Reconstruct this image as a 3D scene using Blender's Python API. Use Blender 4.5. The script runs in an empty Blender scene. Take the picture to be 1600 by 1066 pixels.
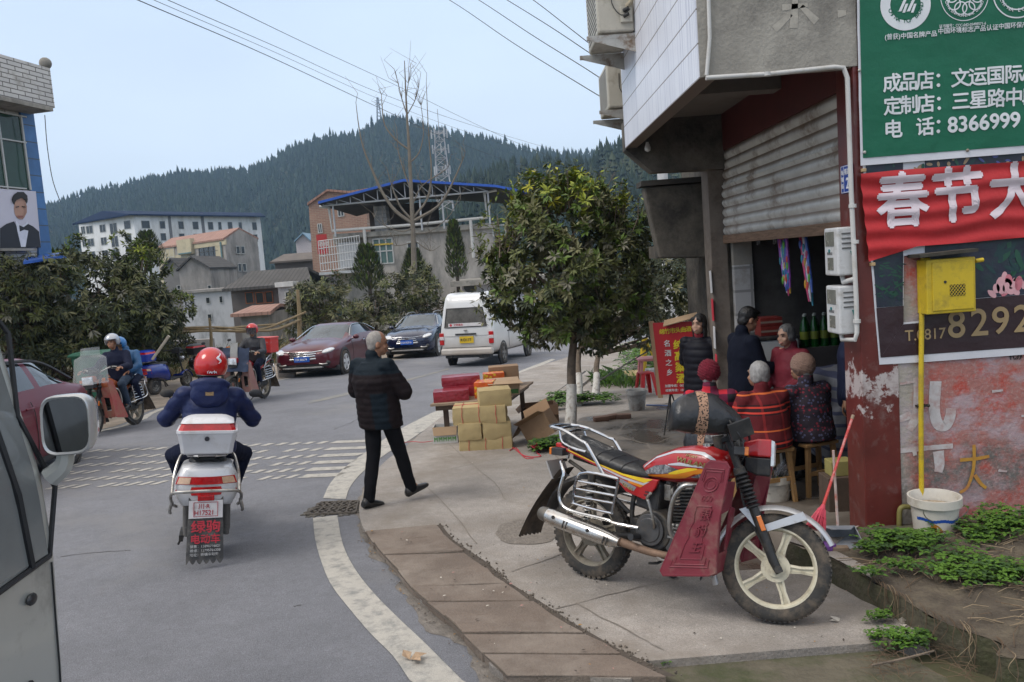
import bpy, bmesh, math, random
from mathutils import Vector, Matrix, noise
R = math.radians
rnd = random.Random(7)
V = Vector; from math import cos, sin, pi, sqrt; rU, rN, rG, rC = rnd.uniform, rnd.random, rnd.gauss, rnd.choice
SC = bpy.context.scene
# ---------------------------------------------------------------- camera
FOC, ROLL, PITCH, CAMZ = 1250.0, R(4.2), R(5.7), 2.0
cR, sR, cP, sP = cos(ROLL), sin(ROLL), cos(PITCH), sin(PITCH)
cam = bpy.data.cameras.new('camera'); cam.sensor_width = 36; cam.lens = FOC/1600*36
cam.clip_start = .05; cam.clip_end = 6000
cam_ob = bpy.data.objects.new('camera', cam); SC.collection.objects.link(cam_ob); SC.camera = cam_ob
_rt, _up, _fw = V((1,0,0)), V((0,sP,cP)), V((0,cP,-sP))
_cx, _cy = _rt*cR-_up*sR, _rt*sR+_up*cR
cam_ob.matrix_world = Matrix(((_cx.x,_cy.x,-_fw.x,0),(_cx.y,_cy.y,-_fw.y,0),(_cx.z,_cy.z,-_fw.z,CAMZ),(0,0,0,1)))
# ---------------------------------------------------------------- world and sun (overcast)
SUN_EL, SUN_AZ = R(52), R(-115)          # azimuth from +Y towards +X: the light comes from the left, a bit behind
W = bpy.data.worlds.new('World'); SC.world = W; W.use_nodes = True
nt = W.node_tree; bg = nt.nodes['Background']
sky = nt.nodes.new('ShaderNodeTexSky'); sky.sky_type = 'NISHITA'; sky.sun_disc = False
sky.sun_elevation = SUN_EL; sky.sun_rotation = SUN_AZ; sky.air_density = 1.0; sky.dust_density = 3.0; sky.ozone_density = 1.5
geo = nt.nodes.new('ShaderNodeTexCoord'); sep = nt.nodes.new('ShaderNodeSeparateXYZ')
ramp = nt.nodes.new('ShaderNodeValToRGB')   # cloud cover: whitish low, bluish higher; unseen zenith warmed and brightened for neutral light
ramp.color_ramp.elements[0].position = .0; ramp.color_ramp.elements[0].color = (7.6,8.5,9.3,1)
ramp.color_ramp.elements[1].position = 1; ramp.color_ramp.elements[1].color = (12.6,11.8,10.9,1)
for p_, c_ in ((.42,(5.9,7.3,9.6,1)),(.62,(10.4,10.2,10.2,1))): e_ = ramp.color_ramp.elements.new(p_); e_.color = c_
nz = nt.nodes.new('ShaderNodeTexNoise'); nz.inputs['Scale'].default_value = 2.2; nz.inputs['Detail'].default_value = 5
mpz = nt.nodes.new('ShaderNodeMapping'); mpz.inputs['Scale'].default_value = (1,1,3)
nrm = nt.nodes.new('ShaderNodeMapRange'); nrm.inputs['To Min'].default_value = .86; nrm.inputs['To Max'].default_value = 1.14
mul = nt.nodes.new('ShaderNodeMix'); mul.data_type = 'RGBA'; mul.blend_type = 'MULTIPLY'; mul.inputs[0].default_value = 1
mx = nt.nodes.new('ShaderNodeMix'); mx.data_type = 'RGBA'; mx.inputs[0].default_value = .88
L = nt.links.new
L(geo.outputs['Generated'], sep.inputs[0]); L(sep.outputs['Z'], ramp.inputs[0])
L(geo.outputs['Generated'], mpz.inputs[0]); L(mpz.outputs[0], nz.inputs['Vector']); L(nz.outputs[0], nrm.inputs[0])
L(ramp.outputs[0], mul.inputs[6]); L(nrm.outputs[0], mul.inputs[7])
L(sky.outputs[0], mx.inputs[6]); L(mul.outputs[2], mx.inputs[7]); L(mx.outputs[2], bg.inputs[0])
bg.inputs[1].default_value = .10
sun = bpy.data.lights.new('sun', 'SUN'); sun.energy = 1.4; sun.angle = R(25); sun.color = (1,.96,.9)
sun_ob = bpy.data.objects.new('sun', sun); SC.collection.objects.link(sun_ob)
_sd = V((sin(SUN_AZ)*cos(SUN_EL), cos(SUN_AZ)*cos(SUN_EL), sin(SUN_EL)))
sun_ob.rotation_euler = _sd.to_track_quat('Z','Y').to_euler()
SC.view_settings.view_transform = 'Standard'; SC.view_settings.look = 'None'
SC.view_settings.exposure = 0.36; SC.view_settings.gamma = 1
SC.cycles.volume_bounces = 0; SC.cycles.max_bounces = 6
# ---------------------------------------------------------------- pixel -> point (1600x1066 photograph) for measuring
def ray(u, v):
 x, y = u-800, 533-v
 a, b = x*cR+y*sR, -x*sR+y*cR
 return V((a, FOC*cP+b*sP, -FOC*sP+b*cP))/FOC
CAM = V((0,0,CAMZ))
def at(u, v, y):  d = ray(u,v); return CAM+d*(y/d.y)
def atx(u, v, x): d = ray(u,v); return CAM+d*(x/d.x)
def gz(x, y): return .05-.02*x-.047*y               # the street slopes gently away
def gnd(u, v, h=0):
 d = ray(u,v); t = (.05+h-CAMZ)/(d.z+.02*d.x+.047*d.y); return CAM+d*t
# ---------------------------------------------------------------- materials
def nodes(m): return m.node_tree.nodes, m.node_tree.links.new
MATS = {}
def rgb(c): return (c[0],c[1],c[2],1)
def mat(name, col, r=.6, m=0, var=.14, sc=6, bump=0, bsc=40, dirt=None, coat=0, spec=.5, trans=0, alpha=1, hook=None, emit=0, stretch=None, sheen=0):
 if name in MATS: return MATS[name]
 M_ = bpy.data.materials.new(name); M_.use_nodes = True
 n, l = nodes(M_); P = n['Principled BSDF']
 P.inputs['Roughness'].default_value = r; P.inputs['Metallic'].default_value = m
 P.inputs['Coat Weight'].default_value = coat; P.inputs['Specular IOR Level'].default_value = spec
 P.inputs['Transmission Weight'].default_value = trans; P.inputs['Alpha'].default_value = alpha
 if sheen: P.inputs['Sheen Weight'].default_value = sheen
 tc = n.new('ShaderNodeTexCoord'); src = tc.outputs['Object']
 if stretch:
  mp = n.new('ShaderNodeMapping'); mp.inputs['Scale'].default_value = stretch; l(src, mp.inputs[0]); src = mp.outputs[0]
 nz = n.new('ShaderNodeTexNoise'); nz.inputs['Scale'].default_value = sc; nz.inputs['Detail'].default_value = 8; nz.inputs['Roughness'].default_value = .65
 l(src, nz.inputs['Vector'])
 mr = n.new('ShaderNodeMapRange'); mr.inputs[1].default_value = .3; mr.inputs[2].default_value = .7
 l(nz.outputs[0], mr.inputs[0])
 mixn = n.new('ShaderNodeMix'); mixn.data_type = 'RGBA'
 mixn.inputs[6].default_value = rgb([c*(1-var) for c in col]); mixn.inputs[7].default_value = rgb([min(1,c*(1+var)) for c in col])
 l(mr.outputs[0], mixn.inputs[0]); out = mixn.outputs[2]
 if hook: out = hook(n, l, tc, out)
 if dirt:
  dc, amt, ds = dirt
  n2 = n.new('ShaderNodeTexNoise'); n2.inputs['Scale'].default_value = ds; n2.inputs['Detail'].default_value = 9; n2.inputs['Roughness'].default_value = .7
  l(src, n2.inputs['Vector'])
  r2 = n.new('ShaderNodeMapRange'); r2.inputs[1].default_value = .62-amt*.4; r2.inputs[2].default_value = .78-amt*.25
  l(n2.outputs[0], r2.inputs[0])
  m2 = n.new('ShaderNodeMix'); m2.data_type = 'RGBA'; l(r2.outputs[0], m2.inputs[0]); l(out, m2.inputs[6]); m2.inputs[7].default_value = rgb(dc)
  out = m2.outputs[2]
  rr = n.new('ShaderNodeMapRange'); rr.inputs[3].default_value = r; rr.inputs[4].default_value = min(1, r+.3); l(r2.outputs[0], rr.inputs[0]); l(rr.outputs[0], P.inputs['Roughness'])
 l(out, P.inputs['Base Color'])
 if emit: l(out, P.inputs['Emission Color']); P.inputs['Emission Strength'].default_value = emit
 if bump:
  nb = n.new('ShaderNodeTexNoise'); nb.inputs['Scale'].default_value = bsc; nb.inputs['Detail'].default_value = 5; l(src, nb.inputs['Vector'])
  b = n.new('ShaderNodeBump'); b.inputs['Strength'].default_value = bump; b.inputs['Distance'].default_value = .02
  l(nb.outputs[0], b.inputs['Height']); l(b.outputs[0], P.inputs['Normal'])
 MATS[name] = M_; return M_
def math_(n, l, op, a, b=None):
 q = n.new('ShaderNodeMath'); q.operation = op
 for i, s in enumerate((a, b)):
  if s is None: continue
  if isinstance(s, (int, float)): q.inputs[i].default_value = s
  else: l(s, q.inputs[i])
 return q.outputs[0]
def mixc(n, l, f, a, b):
 q = n.new('ShaderNodeMix'); q.data_type = 'RGBA'
 for i, s in ((0,f),(6,a),(7,b)):
  if isinstance(s, (int,float)): q.inputs[i].default_value = s
  elif isinstance(s, tuple): q.inputs[i].default_value = rgb(s)
  else: l(s, q.inputs[i])
 return q.outputs[2]
def sepxyz(n, l, s):
 q = n.new('ShaderNodeSeparateXYZ'); l(s, q.inputs[0]); return q.outputs
def stripes(axis, k, width, col2, soft=.0):
 """stripes of col2 across an object axis"""
 def h(n, l, tc, out):
  x = sepxyz(n, l, tc.outputs['Object'])[axis]
  fr = math_(n, l, 'FRACT', math_(n, l, 'MULTIPLY', x, k)); f = math_(n, l, 'LESS_THAN', fr, width)
  return mixc(n, l, f, out, col2)
 return h
def brick(sx, sy, c2, mortar=.02, rowoff=.5, axes=(0,2), msize=.015):
 def h(n, l, tc, out):
  o = sepxyz(n, l, tc.outputs['Object']); cb = n.new('ShaderNodeCombineXYZ'); l(o[axes[0]], cb.inputs[0]); l(o[axes[1]], cb.inputs[1])
  b = n.new('ShaderNodeTexBrick'); b.inputs['Scale'].default_value = 1; b.inputs['Brick Width'].default_value = sx; b.inputs['Row Height'].default_value = sy
  b.inputs['Mortar Size'].default_value = msize; b.offset = rowoff; b.inputs['Mortar'].default_value = rgb(c2)
  l(cb.outputs[0], b.inputs['Vector']); l(out, b.inputs['Color1'])
  dk = n.new('ShaderNodeMix'); dk.data_type = 'RGBA'; dk.blend_type = 'MULTIPLY'; dk.inputs[0].default_value = 1; l(out, dk.inputs[6]); dk.inputs[7].default_value = (.85,.85,.86,1)
  l(dk.outputs[2], b.inputs['Color2']); return b.outputs['Color']
 return h
# ---------------------------------------------------------------- mesh building
def basis(z, x=None):
 z = Vector(z).normalized()
 if x is None: x = V((1,0,0)) if abs(z.x) < .9 else V((0,1,0))
 x = Vector(x); y = z.cross(x).normalized(); x = y.cross(z)
 return x, y, z
class M:
 def __init__(s): s.v = []; s.f = []; s.mi = []; s.cur = 0
 def add(s, v, f):
  o = len(s.v); s.v += [tuple(p) for p in v]; s.f += [tuple(o+i for i in q) for q in f]; s.mi += [s.cur]*len(f); return s
 def m(s, i): s.cur = i; return s
 def box(s, c, d, rot=None):
  c = Vector(c); v = []
  for i in range(8):
   p = V((d[0]/2*(1 if i&1 else -1), d[1]/2*(1 if i&2 else -1), d[2]/2*(1 if i&4 else -1)))
   v.append(c+(rot@p if rot else p))
  return s.add(v, [(0,2,3,1),(4,5,7,6),(0,1,5,4),(2,6,7,3),(0,4,6,2),(1,3,7,5)])
 def bb(s, a, b): return s.box([(a[i]+b[i])/2 for i in range(3)], [abs(b[i]-a[i]) for i in range(3)])
 def ring(s, c, x, y, r, n, ry=None):
  ry = r if ry is None else ry
  return [c+x*(r*cos(2*pi*i/n))+y*(ry*sin(2*pi*i/n)) for i in range(n)]
 def loft(s, rings, cap=True, closed=False):
  n = len(rings[0]); v = [p for r in rings for p in r]; f = []
  k = len(rings)
  for a in range(k if closed else k-1):
   b = (a+1) % k
   f += [(a*n+i, a*n+(i+1)%n, b*n+(i+1)%n, b*n+i) for i in range(n)]
  if cap and not closed: f += [tuple(range(n-1,-1,-1)), tuple((k-1)*n+i for i in range(n))]
  return s.add(v, f)
 def cyl(s, p, q, r, r2=None, n=14):
  p, q = Vector(p), Vector(q); x, y, z = basis(q-p); r2 = r if r2 is None else r2
  return s.loft([s.ring(p,x,y,r,n), s.ring(q,x,y,r2,n)])
 def cap(s, p, q, r, r2=None, n=12):
  p, q = Vector(p), Vector(q); r2 = r if r2 is None else r2
  if (q-p).length < 1e-5: q = p+V((0,0,1e-3))
  x, y, z = basis(q-p); R_ = []
  for a in (-80,-50,-20): R_.append(s.ring(p+z*(r*sin(R(a))),x,y,r*cos(R(a)),n))
  for a in (20,50,80): R_.append(s.ring(q+z*(r2*sin(R(a))),x,y,r2*cos(R(a)),n))
  return s.loft(R_)
 def tube(s, pts, r, n=8, closed=False, sub=0, cap=True):
  P_ = [Vector(p) for p in pts]; rr = r if isinstance(r, (list,tuple)) else [r]*len(P_)
  if sub: P_, rr = smooth_path(P_, rr, sub, closed)
  k = len(P_); rings = []; x = None
  for i in range(k):
   t = (P_[(i+1)%k]-P_[i-1]) if (closed or 0 < i < k-1) else (P_[1]-P_[0] if i == 0 else P_[-1]-P_[-2])
   if t.length < 1e-9: t = V((0,0,1))
   if x is None: x, y, z = basis(t)
   else:
    z = t.normalized(); x = x-z*x.dot(z); x = x.normalized() if x.length > 1e-6 else basis(z)[0]; y = z.cross(x)
   rings.append(s.ring(P_[i], x, y, rr[i], n))
  return s.loft(rings, cap, closed)
 def ell(s, c, r, n=16, rot=None):
  c = Vector(c); rings = []
  if isinstance(r, (int,float)): r = (r,r,r)
  m_ = max(6, n//2)
  for j in range(1, m_):
   a = pi*j/m_-pi/2
   ring = []
   for i in range(n):
    b = 2*pi*i/n; p = V((r[0]*cos(a)*cos(b), r[1]*cos(a)*sin(b), r[2]*sin(a)))
    ring.append(c+(rot@p if rot else p))
   rings.append(ring)
  return s.loft(rings)
 def lathe(s, prof, o=(0,0,0), axis=(0,0,1), n=24, cap=True, closed=False):
  x, y, z = basis(axis); o = Vector(o)
  return s.loft([s.ring(o+z*h, x, y, max(r,1e-4), n) for r, h in prof], cap, closed)
 def prism(s, poly, a, b):
  """poly: 3d points, extruded from offset a to offset b (vectors)"""
  a, b = Vector(a), Vector(b); return s.loft([[Vector(p)+a for p in poly],[Vector(p)+b for p in poly]])
 def face(s, *p): return s.add(p, [tuple(range(len(p)))])
 def grid(s, fn, nu, nv):
  v = [fn(i/nu, j/nv) for j in range(nv+1) for i in range(nu+1)]
  return s.add(v, [(j*(nu+1)+i, j*(nu+1)+i+1, (j+1)*(nu+1)+i+1, (j+1)*(nu+1)+i) for j in range(nv) for i in range(nu)])
 def leaf(s, c, d, nrm_, ln, w):
  c = Vector(c); d = Vector(d).normalized(); n_ = Vector(nrm_); sd = d.cross(n_)
  sd = sd.normalized() if sd.length > 1e-6 else basis(d)[0]
  u_ = sd.cross(d)
  return s.add([c, c+d*(ln*.45)+sd*(w/2)+u_*(w*.15), c+d*ln-u_*(w*.1), c+d*(ln*.45)-sd*(w/2)+u_*(w*.15), c+d*(ln*.5)-u_*(w*.05)], [(0,1,2,4),(0,4,2,3)])
 def build(s, name, mats, parent=None, sm=40, bevel=0, rename=None):
  me = bpy.data.meshes.new(name); me.from_pydata(s.v, [], s.f)
  for mm in (mats if isinstance(mats, (list,tuple)) else [mats]): me.materials.append(mm)
  if len(me.materials) > 1: me.polygons.foreach_set('material_index', s.mi)
  if sm is not None:
   me.polygons.foreach_set('use_smooth', [True]*len(me.polygons))
   if sm < 180: me.set_sharp_from_angle(angle=R(sm))
  me.update()
  if bevel:
   bm = bmesh.new(); bm.from_mesh(me)
   bmesh.ops.remove_doubles(bm, verts=bm.verts, dist=1e-5)
   es = [e for e in bm.edges if len(e.link_faces) == 2 and e.calc_face_angle(0) > R(35)]
   try: bmesh.ops.bevel(bm, geom=es, offset=bevel, segments=2, affect='EDGES', profile=.5, clamp_overlap=True)
   except Exception: pass
   bm.to_mesh(me); bm.free(); me.update()
  ob = bpy.data.objects.new(name, me); SC.collection.objects.link(ob); setpar(ob, parent); return ob
def smooth_path(P_, rr, sub, closed):
 k = len(P_); o = []; ro = []
 for i in range(k if closed else k-1):
  p1, p2 = P_[i], P_[(i+1)%k]
  p0 = P_[i-1] if (i > 0 or closed) else p1*2-p2
  p3 = P_[(i+2)%k] if (closed or i+2 < k) else p2*2-p1
  for j in range(sub):
   t = j/sub
   o.append(.5*((2*p1)+(p2-p0)*t+(2*p0-5*p1+4*p2-p3)*t*t+(3*p1-p0-3*p2+p3)*t**3)); ro.append(rr[i]+(rr[(i+1)%k]-rr[i])*t)
 if not closed: o.append(P_[-1]); ro.append(rr[-1])
 return o, ro
def resample2(poly, sub=4): return smooth_path([Vector(p) for p in poly], [0]*len(poly), sub, False)[0]
WORLDROOT = {}
def setpar(ob, parent):
 if parent is None: return
 ob.parent = parent
 if parent.name in WORLDROOT: ob.matrix_parent_inverse = WORLDROOT[parent.name]
def tag(o, label, cat, group=None, kind=None):
 if label: o['label'] = label
 if cat: o['category'] = cat
 if group: o['group'] = group
 if kind: o['kind'] = kind
 return o
def thing(name, label, cat, loc=(0,0,0), rz=0, group=None, world=False, mw=None):
 """an Empty at the base of a thing; world=True when its parts are modelled in world coordinates"""
 o = bpy.data.objects.new(name, None); SC.collection.objects.link(o); o.empty_display_size = .1
 if mw is not None: o.matrix_basis = mw
 else: o.location = loc; o.rotation_euler = (0,0,rz)
 if world: WORLDROOT[o.name] = (mw if mw is not None else (Matrix.Translation(Vector(loc))@Matrix.Rotation(rz,4,'Z'))).inverted()
 return tag(o, label, cat, group)
def struct(o): o['kind'] = 'structure'; return o
def dup(root, loc, rz, label, parent=None):
 r = root.copy(); SC.collection.objects.link(r)
 if parent is None: r.location = loc; r.rotation_euler = (0,0,rz); r['label'] = label
 else: r.parent = parent
 for c in list(root.children): dup(c, None, None, None, r)
 return r
def fuse(m, name, mats, parent, vox=.012, it=4, disp=None):
 """one continuous skin over overlapping volumes"""
 ob = m.build(name, mats, parent, sm=180)
 md = ob.modifiers.new('r', 'REMESH'); md.mode = 'VOXEL'; md.voxel_size = vox
 if it:
  sm = ob.modifiers.new('s', 'SMOOTH'); sm.iterations = it; sm.factor = .5
 dg = bpy.context.evaluated_depsgraph_get(); me = bpy.data.meshes.new_from_object(ob.evaluated_get(dg))
 ob.modifiers.clear(); old = ob.data; ob.data = me; bpy.data.meshes.remove(old); me.name = name
 me.polygons.foreach_set('use_smooth', [True]*len(me.polygons))
 if disp:
  ns = [v.normal.copy() for v in me.vertices]
  for v, n_ in zip(me.vertices, ns): v.co += n_*disp(v.co, n_)
 me.update(); return ob
def text(body, size, m, parent, o, xd, up, depth=.0015, bold=0, align='LEFT', name='lettering', sx=1, disp=None, shear=0):
 c = bpy.data.curves.new('t', 'FONT'); c.body = body; c.size = size; c.extrude = depth; c.align_x = align; c.shear = shear
 c.resolution_u = 4
 t = bpy.data.objects.new('t', c); SC.collection.objects.link(t)
 dg = bpy.context.evaluated_depsgraph_get(); me = bpy.data.meshes.new_from_object(t.evaluated_get(dg))
 bpy.data.objects.remove(t); bpy.data.curves.remove(c)
 xd = Vector(xd).normalized(); up = Vector(up).normalized(); z = xd.cross(up).normalized(); o = Vector(o)
 if disp:
  bm = bmesh.new(); bm.from_mesh(me); bmesh.ops.triangulate(bm, faces=bm.faces)
  for _ in range(4):
   es = [e for e in bm.edges if e.calc_length() > size*.14]
   if es: bmesh.ops.subdivide_edges(bm, edges=es, cuts=1); bmesh.ops.triangulate(bm, faces=bm.faces)
  bm.to_mesh(me); bm.free()
 src = [v.co.copy() for v in me.vertices]; fs = [tuple(p.vertices) for p in me.polygons]; bpy.data.meshes.remove(me)
 q = M(); offs = [(0,0)] if not bold else [(0,0),(1,0),(-1,0),(0,1),(0,-1)]
 for k, (dx, dy) in enumerate(offs):
  vs = []
  for co in src:
   p = o+xd*((co.x+dx*bold*size)*sx)+up*(co.y+dy*bold*size)+z*(co.z+k*.0002)
   vs.append(p+disp(p) if disp else p)
  q.add(vs, fs)
 return q.build(name, m, parent, sm=None)
def N3(p, s=1.0): return noise.noise(Vector(p)*s)
def rot(x=0, y=0, z=0): return (Matrix.Rotation(R(z),3,'Z')@Matrix.Rotation(R(y),3,'Y')@Matrix.Rotation(R(x),3,'X'))
# ================================================================ THE SETTING
from mathutils.geometry import tessellate_polygon
def zpl(u, v, z): d = ray(u,v); return CAM+d*((z-CAMZ)/d.z)
def sheet(name, pts, h, m, thick=0, parent=None, hz=None):
 """flat polygon lying on the street plane, h above it"""
 P_ = [V((p[0],p[1],(hz(p[0],p[1]) if hz else gz(p[0],p[1]))+h)) for p in pts]
 q = M(); tri = tessellate_polygon([P_]); q.add(P_, [t if (P_[t[1]]-P_[t[0]]).cross(P_[t[2]]-P_[t[0]]).z > 0 else t[::-1] for t in tri])
 if thick:
  n = len(P_); q.add(P_+[p-V((0,0,thick)) for p in P_], [(i,(i+1)%n,n+(i+1)%n,n+i) for i in range(n)])
 return q.build(name, m, parent, sm=None)
def g2(pp): return [tuple(gnd(*p)[:2]) for p in pp]
def sm2(pts, sub=4): return [tuple(p[:2]) for p in resample2([(p[0],p[1],0) for p in pts], sub)]
def tire_marks(n, l, tc, out):
 nz = n.new('ShaderNodeTexNoise'); nz.inputs['Scale'].default_value = 420; nz.inputs['Detail'].default_value = 2; l(tc.outputs['Object'], nz.inputs['Vector'])
 f = n.new('ShaderNodeMapRange'); f.inputs[1].default_value = .38; f.inputs[2].default_value = .66; f.inputs[3].default_value = .72; f.inputs[4].default_value = 1.28; l(nz.outputs[0], f.inputs[0])
 q = n.new('ShaderNodeMix'); q.data_type = 'RGBA'; q.blend_type = 'MULTIPLY'; q.inputs[0].default_value = 1; l(out, q.inputs[6]); l(f.outputs[0], q.inputs[7]); return q.outputs[2]
def grain(n, l, tc, out):
 out = tire_marks(n, l, tc, out)
 for sc, a, b, lo, hi in ((110,.35,.65,.76,1.24),(14,.3,.7,.91,1.09),(1.3,.34,.66,.88,1.09)):
  nz = n.new('ShaderNodeTexNoise'); nz.inputs['Scale'].default_value = sc; nz.inputs['Detail'].default_value = 6; nz.inputs['Roughness'].default_value = .7; l(tc.outputs['Object'], nz.inputs['Vector'])
  f = n.new('ShaderNodeMapRange'); f.inputs[1].default_value = a; f.inputs[2].default_value = b; f.inputs[3].default_value = lo; f.inputs[4].default_value = hi; l(nz.outputs[0], f.inputs[0])
  q = n.new('ShaderNodeMix'); q.data_type = 'RGBA'; q.blend_type = 'MULTIPLY'; q.inputs[0].default_value = 1; l(out, q.inputs[6]); l(f.outputs[0], q.inputs[7]); out = q.outputs[2]
 return out
asphalt = mat('asphalt', (.190,.193,.212), r=.86, var=.10, sc=.4, bump=.6, bsc=200, dirt=((.24,.235,.235),.25,.35), hook=grain)
concrete = mat('pavement_concrete', (.300,.272,.246), r=.85, var=.16, sc=1.3, bump=.35, bsc=60, dirt=((.22,.19,.16),.42,1.4), hook=lambda *a: grain(*a))
slabm = mat('drain_slab', (.165,.128,.102), r=.85, var=.18, sc=3, bump=.4, bsc=70, dirt=((.25,.21,.175),.42,1.8), hook=tire_marks)
whitep = mat('road_paint', (.43,.405,.36), r=.8, var=.08, sc=12, dirt=((.22,.22,.21),.36,9), hook=tire_marks)
soil = mat('bare_ground', (.30,.25,.20), r=.95, var=.18, sc=2.5, bump=.6, bsc=30, dirt=((.16,.13,.1),.4,1.4))
darksoil = mat('dark_soil', (.085,.068,.05), r=.95, var=.3, sc=9, bump=.8, bsc=50, dirt=((.14,.115,.08),.4,6))
grassland = mat('grassland', (.07,.075,.035), r=.95, var=.35, sc=.15, bump=.5, bsc=3, dirt=((.12,.1,.06),.4,.3))
mossy = mat('mossy_concrete', (.12,.105,.075), r=.9, var=.25, sc=5, bump=.6, bsc=35, dirt=((.05,.06,.022),.5,3))
darkgap = mat('black_gap', (.03,.027,.025), r=.95)
def sstep(a, b, x): t = max(0,min(1,(x-a)/(b-a))); return t*t*(3-2*t)
def left_dist(x, y): return -((x+7.0)*.93-(y-20)*.37)     # metres left of the road's left edge
def H(x, y):
 z = max(gz(x, y) if abs(x) < 60 else gz(60*(1 if x > 0 else -1), y), -8.5)
 d = left_dist(x, y); z -= 2.2*sstep(6, 22, d)*sstep(-10, 15, y)*(1-sstep(60,150,y))
 return z-.03
def spaced(a, b, near, far): # denser round zero
 o = []; x = 0
 while x < b: o.append(x); x += near+(far-near)*min(1,(x/b)*1.2)
 o.append(b); x = -near
 while x > a: o.append(x); x -= near+(far-near)*min(1,(x/a)*1.2)
 o.append(a); return sorted(o)
xs, ys = spaced(-1500,1500,3,160), spaced(-60,2200,2.5,160)
q = M(); q.add([(x,y,H(x,y)) for y in ys for x in xs], [(j*len(xs)+i, j*len(xs)+i+1, (j+1)*len(xs)+i+1, (j+1)*len(xs)+i) for j in range(len(ys)-1) for i in range(len(xs)-1)])
struct(q.build('ground', grassland, sm=180))
KERB = sm2([(9,-2.2),(4.2,-.3),(2.0,1.6),(.7,2.95)]+g2([(789,1066),(768,1043),(735,1010),(690,968),(650,935),(625,902),(600,870),(580,850),(567,830),(562,806),(566,780),(580,752),(606,724),(640,699),(677,666),(735,626),(809,587),(880,563),(925,549)])+[(8.5,37),(20,46),(45,58)], 4)
LEFTE = sm2([(-22,-14),(-16,-2),(-12.2,7.5)]+g2([(105,683),(236,641),(330,616),(440,592),(560,571),(640,559),(700,551)])+[(-.5,44),(6,53),(20,63),(44,76)], 4)
road = KERB+LEFTE[::-1]
struct(sheet('road', road, 0, asphalt))
# the bare verge left of the road
vg = LEFTE+[(38,82),(14,72),(-2,56),(-7.5,40),(-10.5,31),(-13,22),(-16,14),(-20,4),(-27,-10)]
struct(sheet('verge', vg, .004-.001, soil))
# pavement right of the road, a low kerb above it
SW = KERB[:-3]+[(45,57.4),(45,36),(12,30),(8,24),(8,6),(8,1.5),(9,0)]
NEAR_END = [zpl(1010,1040,-.12), zpl(1200,1026,-.14), zpl(1372,1012,-.15)]
def kk(i): return KERB[i]
ki = min(range(len(KERB)), key=lambda i: (Vector(KERB[i])-Vector(gnd(789,1066)[:2])).length)
SWP = KERB[ki:-1]+[(46,56),(45,36),(12,30),(8,24),(8,5.4),(2.6,4.0)]+[tuple(p[:2]) for p in NEAR_END[::-1]]+[tuple(zpl(985,1066,-.1)[:2])]
struct(sheet('pavement', SWP, .05, concrete, thick=.09))
struct(sheet('ditch_slab', [tuple(gnd(*p)[:2]) for p in ((960,1075),(1005,1036),(1200,1022),(1380,1006),(1480,1062),(1500,1110))]+[(1.6,2.0),(.5,2.6)], .006, mossy, thick=.3))
# joints and cracks of the pavement
q = M()
def crack(pts, w, h=.0545):
 P_ = resample2([gnd(u,v) for u, v in pts], 5); o = []
 for i, p in enumerate(P_):
  t = (P_[min(i+1,len(P_)-1)]-P_[max(i-1,0)]).normalized(); n_ = V((-t.y,t.x,0)); ww = w*(.5+rN())
  jit = n_*(rN()-.5)*w*2.5
  o.append((p+jit+n_*ww/2, p+jit-n_*ww/2))
 for a, b in zip(o, o[1:]):
  q.face(*[V((c.x,c.y,gz(c.x,c.y)+h)) for c in (a[1],b[1],b[0],a[0])])
for c in ([(700,740),(790,722),(880,700)],[(640,745),(700,800),(745,860)],[(800,905),(900,870),(1000,850)],[(870,965),(1000,930),(1130,900)],
   [(850,700),(905,760),(930,800)],[(900,955),(1000,1010),(1040,1030)],[(690,690),(770,760),(790,790)]): crack(c, .008)
for c in ([(905,700),(960,688),(1010,700),(1050,690)],[(960,688),(985,660),(1030,655)],[(1010,700),(1040,730),(1090,735)],[(930,660),(970,668),(1030,655),(1060,640)],[(1180,760),(1220,740),(1260,760),(1300,740)],[(1240,730),(1255,790)],[(1100,720),(1160,740),(1200,780)]): crack(c, .02)
struct(q.build('pavement_cracks', mat('crack', (.20,.175,.15), r=.95, var=.3, sc=9), sm=None))
def wet(n, l, tc, out):
 nz = n.new('ShaderNodeTexNoise'); nz.inputs['Scale'].default_value = 1.4; nz.inputs['Detail'].default_value = 6; l(tc.outputs['Object'], nz.inputs['Vector'])
 f = n.new('ShaderNodeMapRange'); f.inputs[1].default_value = .42; f.inputs[2].default_value = .6; l(nz.outputs[0], f.inputs[0])
 r_ = n.new('ShaderNodeMapRange'); r_.inputs[3].default_value = .8; r_.inputs[4].default_value = .16; l(f.outputs[0], r_.inputs[0]); l(r_.outputs[0], n['Principled BSDF'].inputs['Roughness'])
 return mixc(n, l, f.outputs[0], out, (.075,.062,.05))
wetm = mat('wet_pavement', (.17,.145,.12), r=.6, var=.3, sc=3, bump=.25, bsc=25, hook=wet)
wp = []
for u, v in ((893,668),(905,655),(950,648),(985,640),(1010,634),(1060,628),(1100,620),(1150,618),(1300,640),(1400,700),(1360,800),(1320,826),(1270,838),(1230,846),(1195,815),(1170,770),(1120,735),(1060,728),(1000,735),(960,716),(915,706),(896,690)):
 p = gnd(u,v,.05); wp.append((p.x,p.y))
wp = sm2(wp+[wp[0]], 4)[:-1]
struct(sheet('wet_pavement', [(x+.08*N3((x*3,y*3,1)), y+.08*N3((x*3,y*3,5))) for x, y in wp], .054, wetm))
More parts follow.
